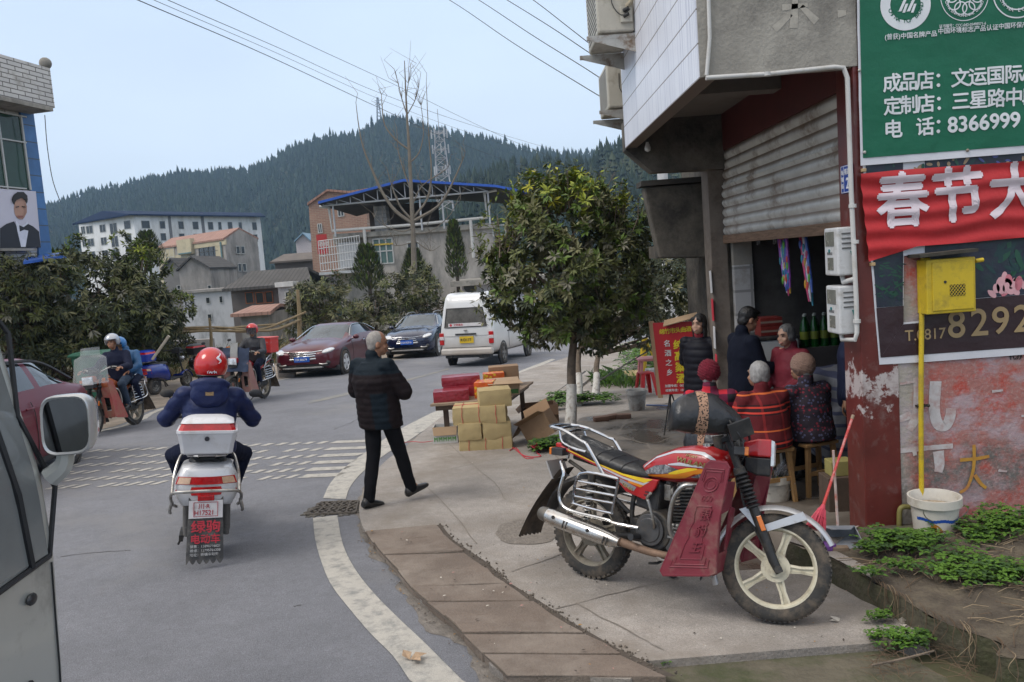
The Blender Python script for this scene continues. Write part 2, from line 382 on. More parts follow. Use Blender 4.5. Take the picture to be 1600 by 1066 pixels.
# rough round patch in the pavement
p0 = gnd(826,830,.05); struct(sheet('pavement_patch', [(p0.x+.27*(1+.15*N3((cos(a)*2,sin(a)*2,3)))*cos(a), p0.y+.36*(1+.15*N3((cos(a)*2,sin(a)*2,3)))*sin(a)) for a in [i*pi/20 for i in range(40)]], .0545, mat('patch', (.2,.175,.15), r=.95, var=.25, sc=15, bump=.9, bsc=45)))
# brown cover slabs over the drain along the kerb
Ls = [(568,836),(590,862),(620,897),(652,937),(690,968),(737,1012),(790,1064)]
Rs = [(690,824),(708,848),(762,884),(795,915),(850,949),(897,980),(968,1021),(1058,1064)]
La, Ra = [gnd(*p,.03) for p in Ls], [gnd(*p,.03) for p in Rs]
def along(P_, t):
 k = min(int(t*(len(P_)-1)), len(P_)-2); f = t*(len(P_)-1)-k; return P_[k].lerp(P_[k+1], f)
struct(sheet('drain_bed', [tuple(p[:2]) for p in La+Ra[::-1]], .0535, mat('joint_dirt', (.075,.06,.048), r=.95, var=.3, sc=20)))
q = M(); n_sl = 9
for i in range(n_sl):
 a, b = i/n_sl+.001, (i+1)/n_sl-.003; dz = .066+.005*sin(i*2.3)
 jt = lambda k_: V((k_+rU(-.012,.012),rU(-.007,.007),0)); A_, B_, C_, D_ = along(La,a)+jt(.015), along(La,b)+jt(.015), along(Ra,b)-jt(.05), along(Ra,a)-jt(.05); c4 = [A_, A_.lerp(B_,.5)+jt(0)*.5, B_, B_.lerp(C_,.33)+jt(0)*.6, B_.lerp(C_,.66)+jt(0)*.6, C_, C_.lerp(D_,.5)+jt(0), D_, D_.lerp(A_,.33)+jt(0)*.6, D_.lerp(A_,.66)+jt(0)*.6]
 top = [V((p.x,p.y,gz(p.x,p.y)+dz-rU(0,.008))) for k, p in enumerate(c4)]
 q.prism(top, (0,0,-.06), (0,0,0))
struct(q.build('drain_slabs', slabm, sm=None, bevel=.006))
q = M()     # crumbling edge of the paving along the slabs
for i in range(260):
 t = rN(); p = along(Ra,t)+V((rG(-.01,.03),rG(0,.02),0)); s = rU(.003,.011)
 q.box((p.x,p.y,gz(p.x,p.y)+.055), (s*1.5,s,s), rot(rN()*60,rN()*60,rN()*360))
struct(q.build('paving_crumbs', mat('crumb', (.12,.1,.08), r=.95, var=.3), sm=None))
q = M(); kd = [gnd(u,v) for u, v in ((789,1066),(768,1043),(735,1010),(690,968),(650,935),(625,902),(600,870),(580,850),(567,830),(562,806),(566,780),(580,752),(606,724),(640,699),(677,666),(735,626),(809,587))]; kd = resample2(kd,8)
for a, b in zip(kd, kd[1:]):
 t = (b-a).normalized(); n_ = V((-t.y,t.x,0)); w0, w1 = [.03+.16*max(0,N3(p*2.1)+.2)+.05*N3(p*9) for p in (a,b)]
 q.face(*[V((p.x,p.y,gz(p.x,p.y)+.0025)) for p in (a-n_*.01,b-n_*.01,b+n_*w1,a+n_*w0)])
struct(q.build('gutter_dirt', mat('gutter_dirt', (.18,.16,.14), r=.95, var=.35, sc=12, bump=.6, bsc=60), sm=None))
# white edge line, rumble dashes, faint centre line
LO = [(640,1064),(614,1026),(580,992),(546,952),(516,912),(500,872),(492,840),(489,810)]
LI = [(722,1064),(660,1002),(628,972),(588,932),(556,892),(536,852),(528,812),(527,806)]
UO = [(505,779),(516,756),(540,730),(576,704),(612,679),(642,662),(694,636),(742,612),(805,583),(862,561)]
UI = [(540,781),(548,760),(570,735),(606,708),(640,688),(664,672),(712,642),(757,615),(816,585),(868,562)]
def ribbon(A, B, h=.005):
 a, b = sm2(g2(A),3), sm2(g2(B),3); return [(p,r_) for p, r_ in zip(a,b)]
q = M()
def addrib(rb, h=.005):
 for (a,b),(c,d) in zip(rb, rb[1:]): q.face(*[V((p[0],p[1],gz(*p)+h)) for p in (a,c,d,b)][::-1])
addrib(ribbon(LO, LI)); addrib(ribbon(UO, UI))
lw = LEFTE;
rb = []
for i in range(4, len(LEFTE)-8):
 a = Vector(LEFTE[i]); t = (Vector(LEFTE[i+1])-a).normalized(); n_ = V((t.y,-t.x)); rb.append((tuple(a+n_*.12), tuple(a+n_*.26)))
addrib(rb)
ext = [gnd(640,1064), gnd(722,1064)]; e2 = [(.9,2.0),(1.05,2.35)]
addrib([(e2[0],e2[1]), (tuple(ext[0][:2]), tuple(ext[1][:2]))])
for k in range(6):
 a, b = gnd(112-9*k, 708+11.5*k), gnd(580-10.5*k, 691+10.8*k); n_ = 22
 for j in range(n_):
  s0 = j/n_; s1 = s0+(.023 if j < n_-3 else .0445)
  if j in (3,9,15) and k % 2: continue
  p, r_ = a.lerp(b, s0), a.lerp(b, s1); w = .19; sk = .10*(1-.3*s0)
  q.face(*[V((c[0],c[1],gz(c[0],c[1])+.005)) for c in ((p.x,p.y),(r_.x,r_.y),(r_.x+sk,r_.y+w),(p.x+sk,p.y+w))])
struct(q.build('road_markings', whitep, sm=None))
q = M(); ca, cb = g2([(480,628),(560,610),(628,595),(700,576)]), g2([(484,631),(564,613),(632,597),(703,577)])
addrib(list(zip(sm2(ca,3), sm2(cb,3)))); struct(q.build('faint_centre_line', mat('worn_line', (.24,.225,.19), r=.85, var=.2, sc=5, dirt=((.17,.174,.182),.6,4)), sm=None))
q = M()
for c in ([(95,870),(140,865),(185,861),(205,860)],[(520,672),(545,662),(560,655)],[(458,948),(470,947)]):
 crack(c, .012, .003)
struct(q.build('road_cracks', mat('road_crack', (.09,.09,.09), r=.9), sm=None))
# ---------------------------------------------------------------- hills and their forest
RIDGE = [(-420,300),(-150,330),(40,322),(90,318),(130,301),(200,284),(260,271),(330,266),(390,263),(420,250),(450,232),(480,219),(510,211),(545,209),(568,206),(580,188),(610,182),(645,187),(675,198),(705,204),(745,212),(790,222),(830,232),(880,240),(940,236),(1000,228),(1100,230),(1400,250),(2000,300)]
RIDGE2 = [(560,420),(640,380),(690,325),(730,283),(770,268),(820,258),(870,252),(915,262),(945,232),(975,222),(1010,225),(1080,240),(1200,255),(1500,290),(2100,330)]
def ridge_at(RG, D, trees):
 o = []
 for u, v in RG: p = at(u, v+trees, D); o.append((p.x, p.z))
 return o
def interp(T, x):
 if x <= T[0][0]: return T[0][1]
 for (a,b),(c,d) in zip(T, T[1:]):
  if x <= c: return b+(d-b)*(x-a)/(c-a)
 return T[-1][1]
def hill(name, RG, D0, D1, trees, base, m, x0, x1, nx):
 T = ridge_at(RG, D1, trees)
 def hh(x, y):        # heights follow rays through the camera so the ridge keeps its outline
  t = (y-D0)/(D1-D0); xr = x*D1/y; zr = interp(T, xr)
  s = max(0,min(1,t)); z = base+(zr-base)*(s**.8 if s < 1 else 1)*1.0
  z += 5*N3((x*.012,y*.012,3))*s*(1-s)*3
  if t > 1: z -= (t-1)*(D1-D0)*.35
  return z
 q = M(); ny = 26
 q.grid(lambda s, t: (lambda y: (lambda x: V((x,y,hh(x,y))))((x0+(x1-x0)*s)*y/D1))(D0+(D1-D0)*t*1.35), nx, ny)
 struct(q.build(name, m, sm=180)); return hh
hillm = mat('forest_floor', (.028,.04,.02), r=1, var=.4, sc=.05)
hh1 = hill('hills', RIDGE, 420, 800, 10, -9, hillm, -900, 1200, 110)
hh2 = hill('wooded_spur', RIDGE2, 190, 330, 26, -9, hillm, -70, 420, 60)
firs = [mat('fir_needles_'+n_, c, r=.9, var=.3, sc=.8) for n_, c in (('dark',(.013,.027,.015)),('mid',(.019,.036,.018)),('brown',(.075,.066,.036)),('olive',(.045,.058,.026)))]
def conifer(q, x, y, z, h, r, n=6, tiers=3):
 a0 = rN()*6; lean = V((rG(0,.03),rG(0,.03),0))*h
 for t in range(tiers):
  zb = z+h*(.12+.75*t/tiers)+rU(-.03,.03)*h; zt = z+h*min(1,(.12+.75*t/tiers)+.52/tiers*1.6) if t < tiers-1 else z+h
  rb_ = r*(1-.82*t/tiers)
  c = V((x,y,0))+lean*((zb-z)/h); ring = [c+V((cos(a0+2*pi*i/n)*rb_*rU(.6,1.25), sin(a0+2*pi*i/n)*rb_*rU(.6,1.25), zb-rU(0,.06)*h)) for i in range(n)]
  q.add(ring+[V((c.x,c.y,zt))+lean*.3], [(i,(i+1)%n,n) for i in range(n)])
def bushy(q, x, y, z, h, r, n):
 for i in range(n):
  a, b = rN()*6.28, rN(); d = V((cos(a)*sqrt(b)*r, sin(a)*sqrt(b)*r, h*rU(.15,1)*(1-.5*b)))
  s = r*rU(.25,.5); q.leaf(V((x,y,z))+d, (rG(0,1),rG(0,1),rG(.3,.6)), (rG(0,1),rG(0,1),1), s, s*.8)
q = M(); cnt = 0
while cnt < 17000:
 y = 420+390*rN()**.8; u = rU(-120,1180); x = (u-800)/FOC*y
 dens = N3((x*.012,y*.012,0))
 cnt += 1; kind = 0 if rN() < .55 else 1
 if N3((x*.02,y*.02,9)) > .16 and rN() < .5: kind = rC((2,3,3))
 q.m(kind); hgt = rU(4.5,12.5)*(1 if kind < 2 else .7)*(1.25 if rN() < .08 else 1)
 conifer(q, x, y, hh1(x,y)-.5, hgt, hgt*rU(.18,.34), 5, 2) if kind < 2 else bushy(q, x, y, hh1(x,y)-1, hgt, hgt*.42, 16)
tag(q.build('conifer_forest', firs, sm=None), 'blue green conifer forest covering the far hill', 'forest', kind='stuff')
q = M()
for i in range(3000):
 y = 190+145*rN()**.75; u = rU(560,1300); x = (u-800)/FOC*y; z = hh2(x,y)
 k = rN(); brown = N3((x*.03,y*.03,4)) > .15
 q.m(2 if brown and k < .45 else 3 if brown else (0 if k < .7 else 1)); hgt = rU(6,13)
 if brown and k < .6: bushy(q, x, y, z, hgt*.6, hgt*.28, 40)
 else: conifer(q, x, y, z-.3, hgt, hgt*rU(.2,.3), 7, 5)
tag(q.build('spur_forest', firs, sm=None), 'dark fir trees crowding the nearer wooded spur', 'forest', kind='stuff')
q = M()
for i in range(420):
 y = rU(80,185); u = rU(-60,860); x = (u-800)/FOC*y
 if u < 380 and y > 105: continue
 q.m(rC((0,1,2,3,3))); bushy(q, x, y, H(x,y)-.3, rU(2,5.5), rU(1.2,2.6), 34)
for i in range(260):
 y = rU(200,300); u = rU(60,700); x = (u-800)/FOC*y
 q.m(rC((0,1,2,3,3))); bushy(q, x, y, max(H(x,y),-9), rU(4,10), rU(2.5,4.5), 40)
tag(q.build('valley_scrub', firs, sm=None), 'olive scrub and small trees filling the valley floor', 'scrub', kind='stuff')
# ================================================================ THE CORNER SHOP
XS, YW, FL = 2.33, 5.30, -.30
def peel(zc, c2, amt=.5):
 def h(n, l, tc, out):
  z = sepxyz(n, l, tc.outputs['Object'])[2]
  nz = n.new('ShaderNodeTexNoise'); nz.inputs['Scale'].default_value = 11; nz.inputs['Detail'].default_value = 8; nz.inputs['Roughness'].default_value = .7; l(tc.outputs['Object'], nz.inputs['Vector'])
  band = math_(n, l, 'MULTIPLY', math_(n, l, 'ABSOLUTE', math_(n, l, 'SUBTRACT', z, zc)), 1.1)
  f = n.new('ShaderNodeMapRange'); f.inputs[1].default_value = .0; f.inputs[2].default_value = .05
  l(math_(n, l, 'SUBTRACT', math_(n, l, 'SUBTRACT', nz.outputs[0], band), .5-amt*.2), f.inputs[0])
  return mixc(n, l, f.outputs[0], out, c2)
 return h
def oldpaint(n, l, tc, out):
 """faded red paint over grey render: red to the right and above, grey damp foot"""
 o = sepxyz(n, l, tc.outputs['Object'])
 def noise_(sc, det=8, rough=.7, st=(1,1,1)):
  mp = n.new('ShaderNodeMapping'); mp.inputs['Scale'].default_value = st; l(tc.outputs['Object'], mp.inputs[0])
  nz = n.new('ShaderNodeTexNoise'); nz.inputs['Scale'].default_value = sc; nz.inputs['Detail'].default_value = det; nz.inputs['Roughness'].default_value = rough; l(mp.outputs[0], nz.inputs['Vector']); return nz.outputs[0]
 def rng(s, a, b, c=0, d=1):
  f = n.new('ShaderNodeMapRange'); f.inputs[1].default_value = a; f.inputs[2].default_value = b; f.inputs[3].default_value = c; f.inputs[4].default_value = d; l(s, f.inputs[0]); return f.outputs[0]
 xr = rng(o[0], 2.42, 2.85, -.24, .16)
 red = rng(math_(n, l, 'ADD', noise_(2.2), xr), .42, .56)
 deep = rng(noise_(5.5), .5, .62)
 rc = mixc(n, l, deep, (.36,.15,.13), (.42,.075,.055))
 c = mixc(n, l, red, out, rc)
 lav = rng(noise_(3.1, st=(1,1,1.6)), .50, .62); c = mixc(n, l, math_(n, l, 'MULTIPLY', lav, .75), c, (.40,.33,.36))
 z1 = rng(math_(n, l, 'ADD', o[2], math_(n, l, 'MULTIPLY', noise_(4), .35)), .30, .42); z2 = rng(math_(n, l, 'ADD', o[2], math_(n, l, 'MULTIPLY', noise_(6), .3)), .62, .75, 1, 0)
 damp = math_(n, l, 'MULTIPLY', z1, z2); c = mixc(n, l, math_(n, l, 'MULTIPLY', damp, rng(noise_(7), .38, .6)), c, (.13,.125,.115))
 fine = rng(noise_(40, 4), .5, .72); c = mixc(n, l, math_(n, l, 'MULTIPLY', fine, .45), c, (.45,.40,.38))
 return c
shop_wall = mat('old_painted_wall', (.34,.31,.27), r=.9, var=.12, sc=7, bump=.35, bsc=45, hook=oldpaint)
render_grey = mat('grey_render', (.30,.28,.245), r=.9, var=.2, sc=2.2, bump=.3, bsc=50, dirt=((.15,.14,.125),.35,1.8))
dark_conc = mat('dark_concrete', (.12,.105,.085), r=.9, var=.3, sc=3, bump=.4, bsc=30, dirt=((.035,.032,.028),.5,2.2))
maroon = mat('maroon_tile', (.115,.022,.018), r=.32, var=.2, sc=5, hook=peel(.98,(.45,.40,.39),.55), dirt=((.16,.09,.08),.2,8))
maroon_flat = mat('maroon_paint', (.085,.016,.013), r=.6, var=.2, sc=4)
def tilehook(n, l, tc, out):
 o = sepxyz(n, l, tc.outputs['Object'])
 fr = math_(n, l, 'FRACT', math_(n, l, 'DIVIDE', math_(n, l, 'SUBTRACT', o[2], 3.08), .215)); f = math_(n, l, 'LESS_THAN', fr, .045)
 nz = n.new('ShaderNodeTexNoise'); nz.inputs['Scale'].default_value = 1; nz.inputs['Detail'].default_value = 3
 mp = n.new('ShaderNodeMapping'); mp.inputs['Scale'].default_value = (1,42,.6); l(tc.outputs['Object'], mp.inputs[0]); l(mp.outputs[0], nz.inputs['Vector'])
 g = n.new('ShaderNodeMapRange'); g.inputs[1].default_value = .53; g.inputs[2].default_value = .66; l(nz.outputs[0], g.inputs[0])
 c = mixc(n, l, math_(n, l, 'MULTIPLY', g.outputs[0], .7), out, (.42,.43,.52))
 return mixc(n, l, f, c, (.17,.13,.10))
whitetile = mat('white_strip_tile', (.70,.71,.76), r=.35, var=.06, sc=1.5, hook=tilehook)
def rusty(n, l, tc, out):
 o = sepxyz(n, l, tc.outputs['Object'])
 fr = math_(n, l, 'FRACT', math_(n, l, 'DIVIDE', math_(n, l, 'SUBTRACT', o[2], 2.105), .0985))
 nz = n.new('ShaderNodeTexNoise'); nz.inputs['Scale'].default_value = 3; nz.inputs['Detail'].default_value = 6; l(tc.outputs['Object'], nz.inputs['Vector'])
 f = n.new('ShaderNodeMapRange'); f.inputs[1].default_value = .72; f.inputs[2].default_value = 1.05; l(math_(n, l, 'ADD', fr, math_(n, l, 'MULTIPLY', nz.outputs[0], .35)), f.inputs[0])
 return mixc(n, l, math_(n, l, 'MULTIPLY', f.outputs[0], .85), out, (.16,.10,.06))
shutm = mat('shutter_metal', (.56,.55,.51), r=.5, m=.15, var=.15, sc=4, hook=rusty, dirt=((.17,.11,.07),.3,2.5))
wood_bar = mat('brown_bar', (.17,.10,.06), r=.75, var=.25, sc=4, dirt=((.09,.06,.04),.4,6), stretch=(4,1,12))
pvc = mat('white_pvc', (.52,.51,.49), r=.4, var=.06, sc=10, dirt=((.4,.37,.32),.25,7))
interior = mat('shop_interior', (.055,.050,.047), r=.9, var=.3, sc=1.5, dirt=((.025,.022,.02),.4,1.8))  # wall colour darkened to carry the shade of the poorly lit room
steel = mat('galvanised_steel', (.42,.41,.38), r=.5, m=.5, var=.15, sc=12, dirt=((.2,.13,.08),.3,9))
SHOP = thing('shop_building', 'corner shop with a half raised roller shutter, tiled balcony and peeling red side wall', 'shop', (XS,YW,0), world=True)
q = M(); q.bb((XS+.001,YW,-.4),(9,YW+.25,7)); q.build('side_wall', shop_wall, SHOP, sm=None)
q = M(); q.bb((XS-.012,YW-.008,-.45),(XS+.24,5.56,3.36)); q.build('pillar', maroon, SHOP, sm=None, bevel=.008)
q = M(); q.bb((2.2,8.62,-.6),(2.38,8.9,3.36)); q.build('post', mat('brown_post', (.17,.14,.115), r=.85, var=.2, sc=5, dirt=((.09,.07,.055),.4,3)), SHOP, sm=None, bevel=.008)
q = M(); q.bb((XS+.02,5.56,2.99),(XS+.16,8.62,3.36)); q.build('lintel', maroon_flat, SHOP, sm=None)
# balcony: tiled front hanging below the slab, render on the near end, tapered beam at the far end
q = M(); q.bb((1.33,YW,3.08),(1.45,8.52,7)); q.build('tiled_parapet', whitetile, SHOP, sm=None)
q = M(); q.bb((1.335,YW-.012,3.085),(XS+.02,YW-.002,7)); q.bb((1.45,YW,3.085),(XS,YW+.1,7)); q.build('balcony_end', render_grey, SHOP, sm=None)
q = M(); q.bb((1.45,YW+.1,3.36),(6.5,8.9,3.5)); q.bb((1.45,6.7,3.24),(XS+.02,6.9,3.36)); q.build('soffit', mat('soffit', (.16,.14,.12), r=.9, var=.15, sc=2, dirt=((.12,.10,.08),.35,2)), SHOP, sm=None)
q = M(); bmz = [(1.335,3.07),(1.60,2.82),(2.36,2.80),(2.36,3.36),(1.335,3.36)]
q.prism([V((x,8.52,z)) for x, z in bmz], (0,0,0), (0,.22,0)); q.build('end_beam', dark_conc, SHOP, sm=None)
q = M(); q.bb((1.62,8.75,3.2),(6,10.1,7)); q.build('rear_wing', render_grey, SHOP, sm=None)
# painted-over strokes on the balcony end
q = M()
for a, b, w in (((1210,46),(1236,22),.05),((1240,44),(1243,-10),.055),((1276,34),(1252,10),.05),((1222,12),(1262,8),.04),((1309,22),(1322,20),.05)):
 p, r_ = at(*a,YW-.014), at(*b,YW-.014); t = (r_-p).normalized(); s_ = V((-t.z,0,t.x))*w/2; q.face(p-s_, p+s_, r_+s_*.6, r_-s_*.6)
q.build('worn_lettering', mat('old_white', (.40,.37,.32), r=.9, var=.15, sc=14, dirt=((.30,.28,.245),.45,12)), SHOP, sm=None)
q = M()     # roller shutter: rounded slats
def slat(s, t):
 z = 2.105+.885*t; k = (t*9) % 1; return V((XS+.05-.022*sin(pi*min(1,k*1.05))-(.02 if t < .6 else 0), 5.57+3.04*s, z))
q.grid(slat, 4, 108); sh = q.build('roller_shutter', shutm, SHOP, sm=50)
q = M(); q.bb((XS+.0,5.57,2.02),(XS+.06,8.61,2.108)); q.build('bottom_bar', wood_bar, sh, sm=None, bevel=.005)
q = M()
for y in (6.9,7.35): q.tube([(XS-.005,y,2.02),(XS-.02,y-.03,1.99),(XS-.02,y+.03,1.985),(XS-.005,y+.05,2.02)], .006, 6, sub=3)
q.build('handle', mat('dark_iron', (.05,.045,.04), r=.5, m=.6), sh)
q = M(); q.bb((2.42,8.55,-.4),(2.62,8.64,1.78)); q.build('tiled_jamb', mat('white_wall_tile', (.50,.50,.50), r=.3, var=.08, sc=3, hook=brick(.2,.25,(.25,.25,.25),rowoff=0), dirt=((.25,.22,.19),.3,5)), SHOP, sm=None)
q = M(); q.bb((2.42,8.56,1.78),(2.62,8.65,2.99)); q.build('upper_jamb', render_grey, SHOP, sm=None)
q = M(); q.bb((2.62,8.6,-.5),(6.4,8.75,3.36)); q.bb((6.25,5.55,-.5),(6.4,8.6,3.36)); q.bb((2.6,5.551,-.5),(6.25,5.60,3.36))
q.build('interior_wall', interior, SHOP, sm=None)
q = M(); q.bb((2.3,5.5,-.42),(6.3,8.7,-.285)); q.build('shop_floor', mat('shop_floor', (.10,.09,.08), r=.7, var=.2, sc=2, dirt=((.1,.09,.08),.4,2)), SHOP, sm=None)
q = M()     # white pipes under the balcony and down the corner
q.tube([at(1104,118,YW-.03), at(1109,60,YW-.03), at(1106,-40,YW-.03)], .013, 10)
q.tube([at(1103,122,YW-.035), at(1200,116,YW-.035), at(1304,105,YW-.035), at(1318,106,YW-.035), at(1324,122,YW-.035), at(1330,300,YW-.035), at(1338,470,YW-.035), at(1339,520,YW-.035), at(1336,531,YW-.035), at(1316,531,YW+.08), at(1313,515,YW+.1)], .0155, 10)
q.tube([at(1336,436,YW-.03), at(1318,441,YW+.06), at(1316,430,YW+.1)], .017, 10)
for u, v in ((1332,322),(1336,378),(1339,502),(1198,116)): p = at(u,v,YW-.035); q.cyl(p-V((0,0,.012)), p+V((0,0,.012)), .024)
pp = q.build('conduit_pipe', pvc, SHOP)
# balcony lamp
BULB = thing('bare_bulb', 'bare light bulb under the shop balcony', 'bulb', at(1012,233,8.4)+V((0,0,.07)))
M().lathe([(.005,-.1),(.03,-.085),(.034,-.06),(.02,-.02),(.014,0)],n=12).build('glass', mat('bulb_glass',(.6,.6,.58),r=.1), BULB)
M().lathe([(.016,0),(.018,.05),(.02,.09)],n=10).build('socket', mat('socket',(.05,.05,.05)), BULB)
# neighbour's dark concrete balcony behind the shop
NB = thing('concrete_balcony', 'dark stained concrete balcony box behind the shop, below the tiled balcony', 'balcony', at(1070,403,9.7), world=True)
q = M(); pl = [at(1006,293,9.6), at(1120,284,9.6), at(1122,403,9.6), at(1031,404,9.6)]; q.prism(pl, (0,0,0), (0,.22,0)); q.build('parapet', dark_conc, NB, sm=None, bevel=.02)
q = M(); p, r_ = at(1002,291,9.55), at(1122,282,9.55); q.prism([p, r_, r_+V((0,0,-.06)), p+V((0,0,-.06))], (0,0,.06), (0,.35,.06)); q.build('coping', mat('coping', (.05,.045,.04), r=.9, var=.3), NB, sm=None)
q = M(); q.bb((1.85,9.7,1.9),(2.5,10.4,2.05)); q.bb((2.5,9.75,-.6),(5,11.2,4.5)); q.build('wall', dark_conc, NB, sm=None)
PO = thing('white_post', 'pale concrete utility post seen between the two balconies', 'post', (4.2,21,gz(4.2,21)))
M().cyl((0,0,0),(0,0,6.2),.16,.13).build('pole', mat('pale_post',(.5,.5,.5),r=.8,var=.15), PO)
# ---------------------------------------------------------------- air conditioners
ivory = mat('ivory_steel', (.47,.44,.37), r=.5, var=.12, sc=3, dirt=((.25,.22,.17),.35,4))
def aircon(lab, x0, y0, z0, w, ln, h):
 t = thing('air_conditioner', lab, 'air conditioner', (x0,y0,z0), group='outdoor air conditioner units on the balcony front')
 M().bb((-w,0,0),(0,ln,h)).build('casing', ivory, t, sm=None, bevel=.02)
 q = M()
 for i in range(12): q.bb((-w-.004,.06,.05+i*h*.07),(-w+.001,ln-.1,.06+i*h*.07))
 for i in range(5): q.bb((-w*.5,-.004,h*.55+i*.02),(-w*.15,.001,h*.557+i*.02))
 q.build('grille', mat('dark_grille',(.08,.08,.075)), t, sm=None)
 q = M()
 for y in (.04,ln-.06): q = M(); q.bb((-w-.1,y-.02,-.05),(.06,y+.02,-.015)); q.prism([(-w-.1,y-.018,-.05),(.06,y-.018,-.05),(.06,y-.018,-.2)], (0,0,0), (0,.006,0)); q.build('bracket', steel, t, sm=None)
 q = M(); q.tube([(-.06,-.01,h*.35),(-.03,-.06,h*.4),(.0,-.08,h*.6),(.02,-.05,h*.9),(.05,-.02,h+.3)], .022, 8, sub=4); q.build('insulated_pipe', mat('foam_tape',(.42,.36,.26),r=.8,var=.2,sc=30), t)
 q = M(); q.bb((-.13,-.03,h*.12),(-.02,.0,h*.34)); q.build('valve_cover', ivory, t, sm=None, bevel=.006)
 q = M(); q.tube([(-.2,-.004,h*.75),(-.2,-.02,h*.4),(-.12,-.03,h*.22),(-.04,-.03,h*.3)], .005, 6, sub=4); q.cyl((-.1,-.03,h*.28),(-.06,-.06,h*.3),.018); q.cyl((-.1,-.03,h*.2),(-.06,-.06,h*.22),.016); q.build('cable', mat('black_rubber',(.03,.03,.03),r=.7), t)
 return t
p = at(975,62,7.6); aircon('ivory air conditioner unit on steel brackets high on the tiled balcony front', 1.33, 7.55, p.z+.06, .34, .8, .62)
p = at(965,178,9.3); aircon('smaller ivory air conditioner unit behind the far end of the tiled balcony', 1.62, 9.25, p.z+.06, .34, .75, .5)
# ---------------------------------------------------------------- meters, house plate
mbox = mat('meter_plastic', (.56,.56,.56), r=.45, var=.08, sc=8, dirt=((.36,.34,.31),.3,7))
def meter(lab, v0, v1):
 a = at(1318,v1,YW+.1); b = at(1318,v0,YW+.1); h = b.z-a.z
 t = thing('electric_meter', lab, 'electric meter', (XS-.015,YW+.12,a.z), group='electric meters on the shop pillar')
 M().bb((-.12,-.10,0),(0,.12,h)).build('case', mbox, t, sm=None, bevel=.012)
 q = M(); q.bb((-.124,-.05,h*.62),(-.119,.09,h*.92)); q.bb((-.124,-.03,h*.12),(-.119,.06,h*.38)); q.build('window', mat('meter_glass',(.16,.16,.14),r=.15,dirt=((.3,.28,.22),.3,20)), t, sm=None)
 q = M()
 for i in range(4): q.bb((-.09,-.104,h*(.55+.1*i)),(-.02,-.099,h*(.58+.1*i)))
 q.build('vent', mat('grey_slot',(.12,.12,.12)), t, sm=None)
 M().cyl((-.119,.03,h*.52),(-.125,.03,h*.52),.012).build('emblem', mat('teal_mark',(.02,.16,.17)), t)
 text('单相电表', .022, mat('grey_ink',(.2,.2,.2)), t, (-.1215,.07,h*.44), (0,-1,0), (0,0,1), name='lettering')
 q = M(); q.tube([(-.03,-.102,h*.5),(-.02,-.12,h*.3),(-.02,-.115,h*.05)], .007, 6, sub=3); q.build('wire', mat('green_wire',(.02,.13,.12)), t)
meter('upper grey electric meter on the maroon pillar beside the shutter', 355, 430); meter('lower grey electric meter on the maroon pillar, ending in a white pipe bend', 446, 521)
b = at(1317,302,YW+.1); HP = thing('house_number_plate', 'blue enamel house number plate with a white 2 on the maroon pillar', 'number plate', (XS-.016,YW+.13,b.z))
M().bb((-.006,-.115,0),(0,.07,.185)).build('plate', mat('blue_enamel',(.012,.05,.30),r=.3,var=.1), HP, sm=None, bevel=.002)
q = M();
for a, c in (((-.0075,-.111,.004),(-.006,.066,.008)),((-.0075,-.111,.177),(-.006,.066,.181)),((-.0075,-.111,.004),(-.006,-.107,.181)),((-.0075,.062,.004),(-.006,.066,.181)),((-.0075,.02,.004),(-.006,.023,.181))): q.bb(a,c)
q.build('border', mat('white_enamel',(.75,.75,.78),r=.4), HP, sm=None)
text('2', .10, MATS['white_enamel'], HP, (-.0075,-.015,.03), (0,-1,0), (0,0,1), bold=.02, name='numeral')
text('街道', .042, MATS['white_enamel'], HP, (-.0075,.008,.125), (0,-1,0), (0,0,1), bold=.01)
for i, ch in enumerate('场镇街'): text(ch, .034, MATS['white_enamel'], HP, (-.0075,.055,.125-.045*i), (0,-1,0), (0,0,1), bold=.01)
# ---------------------------------------------------------------- banners on the side wall
def wav(a, sx=3, sz=5, o=0):
 return lambda p: V((0,a*(N3((p.x*sx,o,p.z*sz))+.6*N3((p.x*sx*3.1,o+3,p.z*sz*2.3))),0))
def cloth(name, quad, m, parent, disp, nu=40, nv=24):
 A, B, C, D = quad   # top-left, top-right, bottom-right, bottom-left
 q = M(); q.grid(lambda s, t: (lambda p: p+disp(p))((A.lerp(B,s)).lerp(D.lerp(C,s),t)), nu, nv); return q.build(name, m, parent, sm=180)
def T(u, v, y=YW): return at(u,v,y)
UX = V((1,0,0)); UZ = V((0,0,1))
vin_g = mat('green_vinyl', (.006,.118,.062), r=.45, var=.08, sc=3, bump=.25, bsc=14, spec=.35)
vin_w = mat('white_vinyl', (.62,.62,.66), r=.45, var=.04, sc=4, bump=.15, bsc=14)
GB = thing('green_banner', 'large green vinyl banner with white addresses and phone number on the side wall', 'banner', T(1345,258), world=True)
dg = wav(.007,4,4); y0 = YW-.03
qd = [T(1329,-420,y0), T(2100,-505,y0), T(2130,198,y0), T(1345,259,y0)]
cloth('sheet', qd, vin_w, GB, dg, 60, 50)
yg = y0-.004; cloth('green_print', [T(1333,-420,yg), T(2100,-505,yg), T(2128,186,yg), T(1349,247,yg)], vin_g, GB, lambda p: dg(p), 60, 50)
yt = yg-.0035; ink = mat('white_print', (.66,.68,.70), r=.5, var=.04, sc=6)
def wtext(s, u, v, px, bold=.02, m=ink, par=GB, y=None, d=dg, sx=1, **k):
 y = yt if y is None else y; return text(s, px*YW/FOC, m, par, T(u,v,y), UX, UZ, depth=.0008, bold=bold, disp=d, sx=sx, **k)
